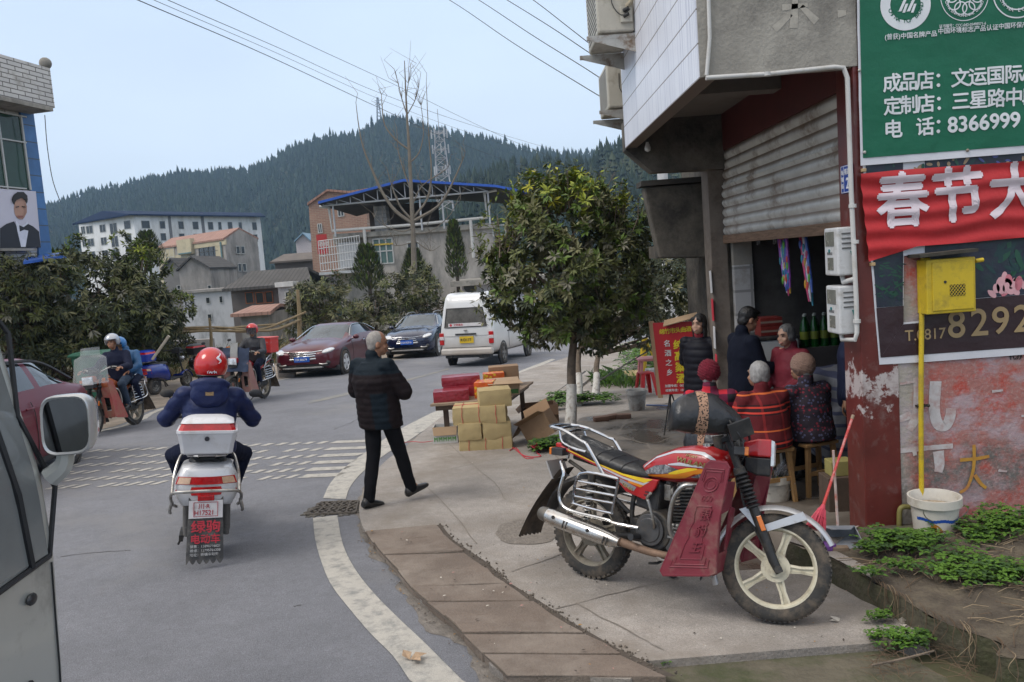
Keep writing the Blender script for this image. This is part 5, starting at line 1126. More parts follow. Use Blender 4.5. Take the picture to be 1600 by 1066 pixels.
for i in range(90):
 u, v = rU(1360,1520), rU(985,1060); p = zpl(u,v,-.12); a = rN()*6.28; d = V((cos(a),sin(a),.1))*rU(.03,.10); q.m(1); q.tube([p-d,p+V((0,0,.01)),p+d], .0015, 4)
tag(q.build('dry_straw', [straw, mat('brown_stalk',(.12,.08,.05),r=.95,var=.3)], sm=None), 'dead brown stalks and straw lying on the raised bed', 'straw', kind='stuff')
ST = thing('loose_stone', 'squarish mossy stone at the foot of the raised bed', 'stone', zpl(1395,1012,-.15)); M().box((0,0,.03),(.10,.07,.07),rot(4,3,20)).build('block', mossy, ST, bevel=.012)
q = M(); P_ = [zpl(1362,1040,-.1), zpl(1410,1030,-.1), zpl(1460,1017,-.08)]; q.tube(P_, [.006,.007,.004], 5, sub=4); tag(q.build('fallen_stick', bark), 'thin dead stick lying at the foot of the raised bed', 'stick')
# greenery at the tree pits
q = M()
for u, v, n, sp, h in ((880,628,110,.14,.18),(905,632,130,.16,.20),(935,630,100,.16,.16),(862,640,60,.10,.15),(848,704,90,.07,.12),(862,698,70,.07,.12)): cloverpatch(q, gnd(u,v,.06), n, sp, h, .075)
for i in range(130): u, v = rU(930,1010), rU(588,606); q.m(rC((0,1))); blades(q, gnd(u,v,.05), 5, .32, .09)
for i in range(200): u, v = rU(985,1040), rU(548,585); p = gnd(u,v,.05); q.m(1); cloverpatch(q, p, 4, .2, .4, .12)
tag(q.build('pit_plants', [clover, clover_d], sm=None), 'low leafy green plants growing at the feet of the street trees', 'plants', kind='stuff')
RO = thing('pink_flower', 'pink rose like plastic flower lying by the torn cardboard box', 'flower', gnd(838,707,.05)+V((0,0,.05))); q = M(); rnd_p = mat('pink_petals',(.60,.05,.11),r=.6,var=.2,sc=30)
for i in range(22): a = 2.4*i; rr = .012+.0022*i; q.leaf(V((0,0,.03-.001*i)), (cos(a),sin(a),1.4-.06*i), (cos(a),sin(a),-.4), .035+rr, .045)
q.build('petals', rnd_p, RO, sm=None); M().tube([(0,0,.03),(-.03,.02,0),(-.1,.05,-.04)], .004, 5).build('stem', clover_d, RO)
# branch fence, its posts, the cane
brm = mat('fence_branch', (.24,.18,.10), r=.9, var=.25, sc=6)
FN = thing('branch_fence', 'rough rail fence of long crooked branches tied to posts left of the road', 'fence', at(330,560,24), world=True)
for pts in ([(186,523,22.5),(235,519,23),(300,515,24),(350,516,24.5),(410,513,25.5),(450,500,26.5),(478,487,27)], [(200,519,22.6),(270,513,23.4),(340,512,24.4),(420,517,25.6),(470,500,27)], [(220,525,22.8),(290,520,23.8),(380,511,25),(430,508,26)], [(260,520,23.2),(320,518,24.1),(395,519,25.2)]):
 q = M(); q.tube([at(u,v,y)+V((0,0,rG(0,.02))) for u, v, y in pts], [rU(.03,.055) for _ in pts], 6, sub=4); q.build('rail', brm, FN)
for u, v0, v1, y, r_ in ((329,497,560,24.2,.05),(238,512,575,23,.045),(467,453,545,27,.075),(400,510,560,25.3,.04)): q = M(); q.tube([at(u,v1+25,y), at(u+1,(v0+v1)/2,y), at(u-2,v0,y)], [r_,r_,r_*.7], 6, sub=3); q.build('post', brm, FN)
p0, p1 = at(238,562,19.5), at(264,525,19.5); q = M(); q.tube([p0,p1], .035, 7); tag(q.build('leaning_cane', mat('pale_cane',(.45,.40,.32),r=.7,var=.15,sc=6)), 'pale straight cane leaning out of the bushes behind the red hatchback', 'cane')
wl = thing('low_wall', 'low weathered grey wall half hidden behind the branch fence', 'wall', at(330,560,27), world=True); q = M(); a, b = at(225,535,26), at(330,530,27.5); q.prism([a,b,b+V((0,0,-2.4)),a+V((0,0,-2.4))], (0,0,0), (0,.3,0)); q.build('panel', grey_b, wl, sm=None)
# ================================================================ MOTORCYCLES AND SCOOTERS
def xf(q, m): q.v = [tuple(m@Vector(p)) for p in q.v]; return q
chrome = mat('chrome', (.62,.62,.62), r=.14, m=1, var=.08, sc=14, dirt=((.30,.27,.23),.2,18)); chrome_d = mat('dull_chrome', (.45,.44,.42), r=.3, m=.9, var=.12, sc=12, dirt=((.22,.18,.14),.35,14))
rubber = mat('tyre_rubber', (.032,.031,.030), r=.85, var=.2, sc=12, dirt=((.13,.105,.08),.42,9)); black_p = mat('black_plastic', (.022,.022,.024), r=.45, var=.2, sc=9, dirt=((.07,.062,.05),.25,9)); blackv = mat('seat_vinyl', (.016,.016,.017), r=.42, var=.2, sc=9, bump=.2, bsc=40)
blackm = mat('engine_black', (.03,.03,.031), r=.5, m=.3, var=.25, sc=12, dirt=((.10,.085,.065),.35,12)); alloy = mat('cast_alloy', (.30,.295,.28), r=.5, m=.6, var=.2, sc=14, dirt=((.14,.12,.09),.4,12)); cream_rim = mat('cream_rim', (.56,.52,.40), r=.45, var=.08, sc=9, dirt=((.30,.26,.19),.32,10))
red_paint = mat('red_paint', (.36,.008,.010), r=.28, var=.10, sc=4, coat=.5, dirt=((.28,.05,.04),.15,12)); shieldm = mat('shield_rubber', (.175,.022,.036), r=.55, var=.14, sc=5, dirt=((.22,.12,.10),.30,6)); orange_l = mat('orange_lens', (.62,.16,.012), r=.2, var=.15, sc=30, coat=.4); lens = mat('clear_lens', (.62,.63,.64), r=.08, m=.35, var=.25, sc=30, coat=.6); red_l = mat('red_lens', (.42,.008,.010), r=.15, var=.3, sc=22, coat=.5)
silver_p = mat('silver_paint', (.50,.50,.51), r=.3, m=.45, var=.06, sc=5, coat=.3, dirt=((.30,.27,.24),.2,9)); rustpipe = mat('rusty_pipe', (.20,.13,.09), r=.7, m=.4, var=.3, sc=14); glassy = mat('clear_plastic', (.50,.52,.53), r=.25, alpha=.36, var=.05, sc=3); mudrubber = mat('mud_rubber', (.05,.038,.028), r=.85, var=.3, sc=8, dirt=((.12,.09,.065),.5,8))
def tyre(r, w, n=56, knob=False):
 q = M(); prof = [(r-w*1.05,-w*.42),(r-w*.75,-w*.56),(r-w*.3,-w*.54),(r-w*.06,-w*.30),(r,0),(r-w*.06,w*.30),(r-w*.3,w*.54),(r-w*.75,w*.56),(r-w*1.05,w*.42),(r-w*1.0,0)]
 q.lathe(prof, axis=(0,1,0), n=n, cap=False); k = len(prof); q.add([], [])
 if knob:
  for i in range(44):
   a = 2*pi*i/44; m_ = Matrix.Rotation(-a,3,'Y')
   for s_ in (-1,0,1):
    b = a+(.07 if s_ == 0 else 0); m_ = Matrix.Rotation(-b,3,'Y'); q.box(m_@V((r-(.001 if s_ == 0 else .010),s_*w*.34,0)), (.014,w*.24,.026), m_)
 else:
  for i in range(70):
   a = 2*pi*i/70; m_ = Matrix.Rotation(-a,3,'Y')
   for s_ in (-1,1): q.box(m_@V((r-.006,s_*w*.25,0)), (.008,w*.26,.012), m_@rot(x=s_*25))
 return q
def castrim(r, w, spokes=5, hub=.05, sw=.03):
 q = M(); q.lathe([(r,-w/2),(r-.012,-w/2),(r-.022,-w*.3),(r-.026,0),(r-.022,w*.3),(r-.012,w/2),(r,w/2)], axis=(0,1,0), n=56, cap=False)
 for i in range(spokes):
  a = 2*pi*i/spokes+.31; m_ = Matrix.Rotation(-a,3,'Y')
  for s_ in (-1,1): q.loft([[m_@V((x,y,s_*(.003+zz)+dz)) for y, dz in ((-w*.3,0),(w*.3,0),(w*.24,s_*sw*.42),(-w*.24,s_*sw*.42))] for x, zz in ((hub*.8,.012),((hub+r)/2,.004),(r-.02,.010))])
  q.loft([[m_@V((x,y,z)) for y, z in ((-w*.12,-t_),(w*.12,-t_),(w*.12,t_),(-w*.12,t_))] for x, t_ in ((hub*.8,.018),((hub+r)/2,.010),(r-.02,.016))])
 for pr in ([(hub+.03,-w*.36),(hub+.03,w*.36)],[(hub,-w*.55),(hub,w*.55)],[(hub*.62,-w*.8),(hub*.62,w*.8)],[(.018,-w*1.1),(.018,w*1.1)]): q.lathe(pr, axis=(0,1,0), n=28)
 return q
def wheel(par, c, r, w, m_tyre, m_rim, spokes=5, hub=.05, knob=False, S=None, ang=0, name='wheel'):
 t = Matrix.Translation(Vector(c))@Matrix.Rotation(ang,4,'Y')
 if S is not None: t = S@t
 ty = xf(tyre(r,w,knob=knob),t).build(name, m_tyre, par, sm=50); xf(castrim(r-w*.95,w*.9,spokes,hub),t).build('rim', m_rim, ty, sm=35); return ty
def spring(q, a, b, r, turns, wr):
 a, b = Vector(a), Vector(b); x, y, z = basis(b-a); q.tube([a.lerp(b,i/(turns*10))+x*r*cos(i*.628)+y*r*sin(i*.628) for i in range(turns*10+1)], wr, 5)
BTOPX = [(.40,.785,.735,.05),(.46,.83,.725,.085),(.55,.885,.715,.115),(.68,.935,.715,.135),(.80,.955,.725,.142),(.92,.955,.745,.135),(1.00,.93,.765,.11),(1.04,.88,.79,.06)]
def tk(x):
 X = [p[0] for p in BTOPX]; return [interp([(p[0],p[k]) for p in BTOPX], x) for k in (1,2,3)]
def tank_y(x, z, off=.003):
 zt, zb, w = tk(x); zc, h = zb+(zt-zb)*.42, None; h = (zt-zc) if z > zc else (zc-zb); k = min(.999,abs(z-zc)/h); return (w+off)*(1-k**2.6)**(1/2.6)
def tankmesh():
 q = M(); rings = []
 for i in range(29):
  x = .40+.64*i/28; zt, zb, w = tk(x); zc = zb+(zt-zb)*.42; ring = []
  for j in range(32):
   a = 2*pi*j/32; c_, s_ = cos(a), sin(a); e = 2/2.6
   ring.append(V((x, w*math.copysign(abs(c_)**e,c_), zc+((zt-zc) if s_ > 0 else (zc-zb))*math.copysign(abs(s_)**e,s_))))
  rings.append(ring)
 return q.loft(rings)
def decal(name, par, m_, lo, hi, x0, x1, side=-1, off=.003):
 q = M(); q.grid(lambda s, t: (lambda x: (lambda z: V((x,side*tank_y(x,z,off),z)))(interp(lo,x)+(interp(hi,x)-interp(lo,x))*t))(x0+(x1-x0)*s), 24, 6); return q.build(name, m_, par, sm=180)
def motorbike(root, main=True, steer=25, front_red=red_paint, windshield=False, muffs=True, mudguard=silver_p, shield=shieldm, rim=cream_rim):
 P = root; S = Matrix.Identity(4); ax = V((-.39,0,.92)); hp = V((1.0,0,.95)); S = Matrix.Translation(hp)@Matrix.Rotation(R(steer),4,ax)@Matrix.Translation(-hp)
 wheel(P, (0,0,.305), .305, .085, rubber, mat('muddy_rim',(.30,.27,.21),r=.6,var=.2,sc=8,dirt=((.16,.13,.10),.5,9)), 5, .06, True); wheel(P, (1.28,0,.30), .30, .078, rubber, rim, 5, .05, False, S, .3)
 # front fender, braces, fork, boots, reflector
 def fq(): return M()
 q = fq(); c = V((1.28,0,.30)); arcs = []
 for i in range(31):
  a = R(28+175*i/30); w = .066*min(1,.5+.5*sin(pi*min(1,max(.02,i/30*1.2)))+.1); rr = .345 if a < R(150) else .345+.02*(a-R(150)); ring = []
  for j in range(9): b = R(-80+160*j/8); ring.append(c+V((cos(a)*(rr+.034*cos(b)-.03),w*sin(b),sin(a)*(rr+.034*cos(b)-.03))))
  for j in range(8,-1,-1): b = R(-80+160*j/8); ring.append(c+V((cos(a)*(rr+.034*cos(b)-.033),w*.95*sin(b),sin(a)*(rr+.034*cos(b)-.033))))
  arcs.append(ring)
 q.loft(arcs); xf(q,S).build('front_fender', mudguard, P, sm=50)
 q = fq()
 for s_ in (1,-1):
  q.prism([V((1.185,0,.52)),V((1.20,0,.485)),V((1.44,0,.585)),V((1.415,0,.625))], (0,s_*.062,0), (0,s_*.068,0)); q.prism([V((1.195,0,.485)),V((1.215,0,.52)),V((1.12,0,.625)),V((1.07,0,.605))], (0,s_*.062,0), (0,s_*.068,0))
 xf(q,S).build('fender_brace', mudguard, P, sm=None)
 q = fq(); fx = lambda z: 1.285-.39/.92*(z-.30)+.0
 for s_ in (1,-1): q.tube([(fx(.28)+.01,s_*.088,.28),(fx(.34),s_*.088,.34),(fx(.62),s_*.088,.62)], [.022,.026,.027], 12); q.cyl((fx(.30)+.01,s_*.088-.035,.30),(fx(.30)+.01,s_*.088+.035,.30),.02)
 xf(q,S).build('fork', blackm, P)
 for s_ in (1,-1):
  q = fq()
  for i in range(9): z = .62+.022*i; q.lathe([(.024,0),(.038,.008),(.038,.013),(.024,.021)], (fx(z),s_*.088,z), (-.39,0,.92), 14)
  xf(q,S).build('fork_boot', black_p, P)
 q = fq()
 for s_ in (1,-1): q.cyl((fx(.82),s_*.088,.82),(fx(1.02),s_*.088,1.02),.022); q.cyl((fx(.80),s_*.088,.80),(fx(.835),s_*.088,.835),.036)
 q.box((fx(1.0)+.0,0,1.0),(.07,.24,.03),rot(y=-23)); q.box((fx(.83),0,.83),(.06,.22,.03),rot(y=-23)); xf(q,S).build('fork_clamp', blackm, P, sm=None, bevel=.005)
 for s_ in (1,-1): q = fq(); q.box((fx(.54)+.012,s_*.118,.54),(.026,.012,.085),rot(y=-23)); xf(q,S).build('reflector', orange_l, P, sm=None, bevel=.003)
 # headlamp, instruments, bar, muffs, signals, mirrors
 q = fq(); q.loft([[V((x,y*k,.93+z*k)) for y, z in ((-.10,.085),(.10,.085),(.105,-.02),(-.105,-.02))] for x, k in ((1.08,.72),(1.16,.98),(1.235,1.0))]); hl = xf(q,S).build('headlamp_shell', front_red, P, sm=None, bevel=.01)
 q = fq(); q.loft([[V((x,y*k,.905+z*k)) for y, z in ((-.103,.0),(.103,.0),(.085,-.10),(-.085,-.10))] for x, k in ((1.09,.72),(1.16,.98),(1.232,1.0))]); xf(q,S).build('headlamp_base', black_p, hl, sm=None, bevel=.008)
 q = fq(); q.loft([[V((x,y,z)) for y, z in ((-.092*k,.925+.08*k),(.092*k,.925+.08*k),(.092*k,.915-.05*k),(-.092*k,.915-.05*k))] for x, k in ((1.233,1.05),(1.25,.98),(1.258,.8))]); xf(q,S).build('lens', lens, hl, sm=40)
 q = fq(); q.box((1.04,0,1.075),(.07,.20,.06),rot(y=25)); q.cyl((1.03,.05,1.09),(1.015,.05,1.115),.045); q.cyl((1.03,-.05,1.09),(1.015,-.05,1.115),.045); xf(q,S).build('instruments', black_p, P, sm=None, bevel=.008)
 q = fq(); q.tube([(.80,-.36,1.10),(.90,-.25,1.13),(.97,-.10,1.07),(.985,0,1.04),(.97,.10,1.07),(.90,.25,1.13),(.80,.36,1.10)], .012, 10, sub=4); hb = xf(q,S).build('handlebar', chrome_d, P)
 q = fq()
 for s_ in (1,-1): q.cyl((.80,s_*.37,1.10),(.87,s_*.27,1.122),.019); q.tube([(.87,s_*.26,1.125),(.93,s_*.27,1.10),(.90,s_*.37,1.085)], .006, 5, sub=3); q.box((.885,s_*.235,1.13),(.06,.05,.045))
 xf(q,S).build('grip', black_p, hb)
 for s_ in (1,-1):
  q = fq(); q.tube([(fx(.90)+.02,s_*.09,.92),(fx(.90)+.03,s_*.18,.925)], .009, 6); q.box((fx(.9)+.035,s_*.205,.93),(.06,.055,.05)); sg = xf(q,S).build('turn_signal', black_p, P, sm=None, bevel=.008)
  q = fq(); q.box((fx(.9)+.072,s_*.205,.93),(.025,.055,.05)); xf(q,S).build('lens', orange_l, sg, sm=None, bevel=.006)
 if muffs:
  mf = mat('muff_vinyl', (.020,.021,.024), r=.36, var=.25, sc=5, bump=.5, bsc=16); lp = mat('leopard_trim', (.34,.20,.13), r=.8, var=.2, sc=30, hook=lambda n, l, tc, out: (lambda v: mixc(n, l, v, (.03,.02,.015), out))((lambda vo: (n.new, l(tc.outputs['Object'], vo.inputs['Vector']), setattr(vo.inputs['Scale'],'default_value',85), math_(n, l, 'GREATER_THAN', vo.outputs['Distance'], .42))[3])(n.new('ShaderNodeTexVoronoi'))))
  for s_, off, zz, ln in ((-1,(.0,0,.015),0,1.0),(1,(.0,0,-.09),0,.95)):
   o = Vector(off); rings = []; lrings = []
   for i in range(15):
    t = i/14; cx = 1.08-.38*t*ln; cy = s_*(.19+.19*t); cz = 1.060+.055*sin(t*2.6)-.01*t
    ry = .030+.062*sin(pi*min(1,t*.80+.02)); rz = .028+.092*sin(pi*(t*.80+.02))**.9; tilt = rot(z=-s_*26)
    ring = [V((cx,cy,cz))+o+tilt@V((0,ry*cos(a),rz*sin(a)-.02*abs(cos(a)))) for a in [2*pi*j/20 for j in range(20)]]
    ring = [p+V((N3(p*14),N3(p*14+V((5,0,0))),N3(p*14+V((0,9,0)))))*.010 for p in ring]; rings.append(ring)
    if i in (8,9,10): lrings.append([V((cx,cy,cz))+o+(p-(V((cx,cy,cz))+o))*1.03 for p in ring])
   q = fq(); q.loft(rings); mo = xf(q,S).build('hand_muff', mf, P, sm=180); q = fq(); q.loft(lrings, cap=False); xf(q,S).build('trim_band', lp, mo, sm=180)
 if main:
  q = fq(); q.tube([(.90,-.24,1.13),(.96,-.30,1.14),(1.05,-.31,1.03),(1.08,-.28,.98)], .006, 6, sub=4); q.box((1.07,-.30,1.045),(.13,.02,.10),rot(x=20,y=-25,z=15)); xf(q,S).build('mirror', black_p, hb, sm=None, bevel=.02)
  q = fq(); q.tube([(.93,-.2,1.12),(1.0,-.12,1.0),(1.06,-.06,.8),(1.1,-.05,.62),(1.22,-.06,.4)], .007, 6, sub=5); q.tube([(.93,.2,1.12),(1.06,.05,1.0),(1.02,.03,.8),(.9,.0,.7)], .007, 6, sub=5); q.tube([(.9,-.2,1.12),(1.1,-.03,1.05),(1.05,.03,.85),(.8,.05,.68)], .008, 6, sub=5); xf(q,S).build('cable', black_p, P)
 # frame
 q = M(); q.tube([(.98,0,.98),(.93,0,.80),(.84,0,.45),(.78,0,.30),(.45,0,.27)], .022, 8, sub=4); q.tube([(.96,0,.90),(.6,0,.76),(.35,0,.72),(-.15,0,.80)], .022, 8, sub=3)
 for s_ in (1,-1): q.tube([(.42,s_*.08,.74),(.38,s_*.10,.5),(.42,s_*.09,.33)], .016, 8, sub=3); q.tube([(.42,s_*.09,.36),(.2,s_*.09,.33),(0,s_*.085,.305)], .020, 8); q.tube([(.36,s_*.1,.5),(.15,s_*.11,.66),(-.12,s_*.1,.78)], .013, 8)
 q.cyl((.97,0,.82),(.92,0,1.02),.035); q.build('frame', blackm, P)
 for s_ in (1,-1):
  q = M(); q.cyl((.02,s_*.125,.34),(.09,s_*.125,.72),.013); q.cyl((.06,s_*.125,.55),(.09,s_*.125,.72),.026); sk = q.build('shock_absorber', blackm, P); q = M(); spring(q,(.03,s_*.125,.37),(.085,s_*.125,.66),.028,10,.005); q.build('spring', chrome_d, sk)
 # engine
 q = M(); q.cyl((.56,-.145,.42),(.56,.14,.42),.125,n=28); q.box((.68,0,.38),(.20,.24,.17)); q.box((.47,0,.40),(.20,.22,.15)); q.cyl((.72,-.12,.39),(.72,.12,.39),.095,n=24); en = q.build('crankcase', blackm, P, sm=40, bevel=.01)
 q = M(); q.cyl((.545,-.16,.425),(.545,-.143,.425),.098,n=28); q.cyl((.545,-.166,.425),(.545,-.158,.425),.075,n=28); q.cyl((.70,-.138,.37),(.70,-.115,.37),.07,n=24); q.build('clutch_cover', mat('engine_grey',(.09,.09,.092),r=.4,m=.5,var=.2,sc=10,dirt=((.14,.12,.1),.25,14)), en, sm=40, bevel=.004)
 q = M()
 for i in range(11): z = .50+.021*i; q.box((.735+.12*(z-.5),0,z),(.16-.03*abs(i-5)/5,.17,.007),rot(y=-7))
 q.box((.75,0,.60),(.10,.11,.24),rot(y=-7)); q.build('cylinder_fins', blackm, en, sm=None)
 q = M(); q.box((.765,0,.735),(.13,.15,.07),rot(y=-7)); q.cyl((.77,-.085,.73),(.77,.085,.73),.045); q.cyl((.655,-.03,.66),(.60,-.03,.65),.035); q.box((.615,-.03,.65),(.05,.07,.10)); q.cyl((.61,-.03,.70),(.61,-.03,.745),.022); q.build('cylinder_head', alloy, en, sm=40, bevel=.006)
 q = M(); q.box((.50,0,.625),(.17,.21,.19),rot(y=8)); q.build('airbox', black_p, P, sm=None, bevel=.02)
 for i in range(4): q = M(); q.ell((.69+.03*i,-.12,.47),.012,8); q.build('bolt', alloy, en)
 # exhaust on the right
 q = M(); q.tube([(.80,-.05,.69),(.93,-.09,.62),(.93,-.14,.42),(.82,-.165,.31),(.60,-.175,.295),(.36,-.185,.325),(.28,-.19,.335)], [.021,.022,.022,.022,.023,.027,.034], 12, sub=5); ex = q.build('exhaust_pipe', rustpipe, P)
 mz = lambda x: .335+(.30-x)*.155
 q = M(); q.tube([(x,-.205,mz(x)) for x in (.36,.30,.22,.0,-.16,-.22)], [.030,.046,.056,.060,.057,.050], 18); mu = q.build('muffler', mat('muffler_steel',(.55,.54,.52),r=.22,m=.95,var=.12,sc=9,dirt=((.30,.22,.15),.28,9)), ex)
 q = M(); q.tube([(-.215,-.205,mz(-.215)),(-.27,-.205,mz(-.27)),(-.285,-.205,mz(-.285))], [.052,.046,.036], 16); q.build('end_cap', mat('smoked_steel',(.16,.145,.125),r=.5,m=.7,var=.2,sc=12), mu)
 q = M()
 for x in (.30,.275,-.02,-.045): q.box((x,-.205-.058,mz(x)-.0),(.008,.006,.05),rot(y=20))
 for x in (.15,-.13): q.cyl((x,-.265,mz(x)+.02),(x,-.258,mz(x)+.02),.012)
 q.build('slot', blackm, mu, sm=None)
 # tank, seat, panels
 tn = tankmesh().build('fuel_tank', front_red, P, sm=180)
 if main:
  sil = mat('silver_decal', (.52,.53,.55), r=.35, m=.3, var=.05); org = mat('orange_decal', (.62,.20,.012), r=.3, coat=.3); yl = mat('yellow_decal', (.72,.50,.02), r=.3, coat=.3); gry = mat('dark_decal', (.075,.075,.085), r=.35, var=.5, sc=25, dirt=((.42,.43,.45),.42,26)); gld = mat('gold_decal', (.42,.33,.14), r=.4, m=.4); dkg = mat('grey_decal', (.20,.20,.21), r=.35)
  for sd in (-1,1):
   decal('silver_line', tn, sil, [(.46,.790),(.55,.858),(.68,.904),(.80,.915),(.88,.912),(.93,.895),(.985,.855),(1.0,.83)], [(.46,.801),(.55,.870),(.68,.918),(.80,.930),(.89,.928),(.95,.905),(1.0,.858),(1.012,.83)], .46, 1.005, sd)
   decal('dark_patch', tn, gry, [(.45,.752),(.50,.757),(.60,.770),(.68,.785),(.74,.805)], [(.45,.758),(.50,.790),(.56,.818),(.64,.833),(.74,.812)], .455, .735, sd, .0034)
   decal('orange_stripe', tn, org, [(.46,.740),(.58,.748),(.70,.752),(.78,.765),(.84,.795),(.97,.808)], [(.46,.748),(.58,.764),(.68,.782),(.76,.806),(.82,.828),(.97,.832)], .46, .965, sd, .0038)
   decal('yellow_stripe', tn, yl, [(.66,.776),(.72,.782),(.80,.806),(.86,.824)], [(.66,.782),(.72,.806),(.80,.829),(.86,.831)], .665, .86, sd, .0042)
   decal('white_stripe', tn, sil, [(.66,.832),(.76,.838),(.96,.836)], [(.66,.838),(.74,.856),(.96,.842)], .66, .955, sd, .0042)
   decal('dark_badge', tn, gry, [(.82,.772),(.90,.775),(.95,.79)], [(.82,.776),(.88,.803),(.95,.797)], .82, .95, sd, .0046)
  def onT(s_): return lambda p: V((0,-tank_y(p.x,p.z,.0055)-p.y,0))
  text('WULAN', .042, gld, tn, (.715,0,.862), (1,0,-.12), (.05,0,1), bold=.03, sx=1.25, shear=.2, disp=onT(-1), name='lettering'); text('SPORT', .020, gld, tn, (.775,0,.897), (1,0,-.10), (.05,0,1), bold=.02, sx=1.3, shear=.2, disp=onT(-1), name='lettering')
  q = M(); q.cyl((.86,0,.945),(.86,0,.968),.035); q.build('filler_cap', chrome, tn)
 q = M(); st = [(.50,.770,.715,.095),(.42,.800,.715,.125),(.30,.822,.735,.135),(.15,.862,.770,.135),(.0,.905,.805,.13),(-.12,.940,.840,.12),(-.20,.950,.872,.09),(-.225,.940,.890,.05)]; rings = []
 for x, zt, zb, w in st:
  rings.append([V((x,y*w,zb+(zt-zb)*z)) for y, z in ((-.9,0),(-1,.35),(-.97,.68),(-.8,.93),(-.4,1.02),(0,1.03),(.4,1.02),(.8,.93),(.97,.68),(1,.35),(.9,0),(0,-.03))])
 q.loft(resample_rings(rings,4)); se = q.build('seat', blackv, P, sm=60)
 q = M()
 for x in (.34,.24,.14):
  zt = interp([(a[0],a[1]) for a in st[::-1]],x); q.tube([(x-.03,-.137,zt-.055),(x,-.12,zt-.012),(x+.02,-.05,zt+.004),(x+.03,0,zt+.006)], .003, 4, sub=3)
 q.build('stitch', black_p, se)
 for sd in (1,-1):
  q = M(); pts = [(.60,.735),(.575,.68),(.50,.60),(.36,.635),(.30,.69),(.12,.775),(-.16,.86),(-.17,.885),(.10,.80),(.34,.735),(.50,.735)]
  q.prism([V((x,0,z)) for x, z in pts], (0,sd*.118,0), (0,sd*.142,0)); sp = q.build('side_panel', front_red, P, sm=None, bevel=.006)
  if main:
   for nm, mt, pp in (('yellow_stripe',yl,[(.56,.733),(.50,.705),(.34,.735),(.12,.792),(-.1,.855),(-.1,.862),(.10,.803),(.34,.747),(.50,.733)]),('silver_stripe',sil,[(.54,.718),(.49,.69),(.34,.715),(.14,.775),(.14,.783),(.34,.728),(.49,.704)]),('orange_stripe',org,[(.52,.704),(.47,.675),(.38,.695),(.38,.708),(.49,.69)]),('grey_patch',dkg,[(.44,.672),(.42,.645),(.31,.693),(.18,.755),(.34,.708)])):
    q = M(); q.prism([V((x,0,z)) for x, z in pp], (0,sd*.141,0), (0,sd*(.1435 if nm != 'grey_patch' else .1431),0)); q.build(nm, mt, sp, sm=None)
   q = M()
   for z in (.632,.652): q.box((.525-(.66-z)*.4,sd*.142,z+.0),(.035,.004,.009))
   q.build('vent_slot', blackm, sp, sm=None)
   if sd < 0: text('125-6A', .028, gld, sp, (.33,-.1445,.678), (1,0,-.42), (.42,0,1), bold=.015, shear=.2)
 # racks, guards
 q = M()
 for sd in (1,-1): q.tube([(.20,sd*.155,.725),(.075,sd*.16,.90),(.03,sd*.155,.925),(-.15,sd*.13,.985),(-.27,sd*.11,1.0)], .011, 8, sub=4); q.tube([(.06,sd*.158,.86),(-.05,sd*.15,.875),(-.15,sd*.14,.91),(-.18,sd*.13,.98)], .009, 8, sub=3); q.tube([(-.10,sd*.12,.88),(-.12,sd*.12,.80)], .012, 6)
 for x, z in ((-.27,1.0),(-.20,.99),(-.12,.975)): q.tube([(x,-.12,z),(x-.02,0,z+.004),(x,.12,z)], .009, 8, sub=3)
 q.build('luggage_rack', chrome, P)
 q = M(); q.ell((-.31,0,1.0),(.03,.09,.018),12); q.build('rack_pad', black_p, P)
 q = M()
 for sd in (-1,1):
  y = sd*.265; q.tube([(.095,y,.735),(.36,y,.735),(.385,y,.71),(.345,y,.535),(.32,y,.515),(.06,y,.535),(.04,y,.56)], .0095, 8, closed=True, sub=4)
  for k in (.25,.5,.75): q.tube([(.095-.055*k,y,.735-.2*k),(.385-.04*k,y,.72-.19*k)], .008, 8)
  q.tube([(-.12,sd*.14,.79),(-.10,sd*.22,.785),(-.04,sd*.262,.72),(-.07,sd*.27,.60),(-.05,sd*.27,.52),(.05,sd*.268,.485),(.30,sd*.265,.47),(.36,sd*.26,.455),(.52,sd*.24,.445)], .0125, 9, sub=5)
 q.build('saddle_guard', chrome, P)
 q = M()
 for sd in (-1,1): q.tube([(.90,sd*.03,.36),(.80,sd*.20,.40),(.745,sd*.25,.47),(.765,sd*.255,.64),(.83,sd*.25,.735),(.90,sd*.20,.745),(.95,sd*.05,.74)], .0145, 10, sub=6)
 q.build('crash_bar', chrome_d, P)
 # leg shields with raised pattern
 SHQ = [(1.005,.885),(1.03,.905),(1.125,.905),(1.14,.88),(1.075,.56),(1.06,.285),(1.02,.265),(.735,.215),(.72,.235)]
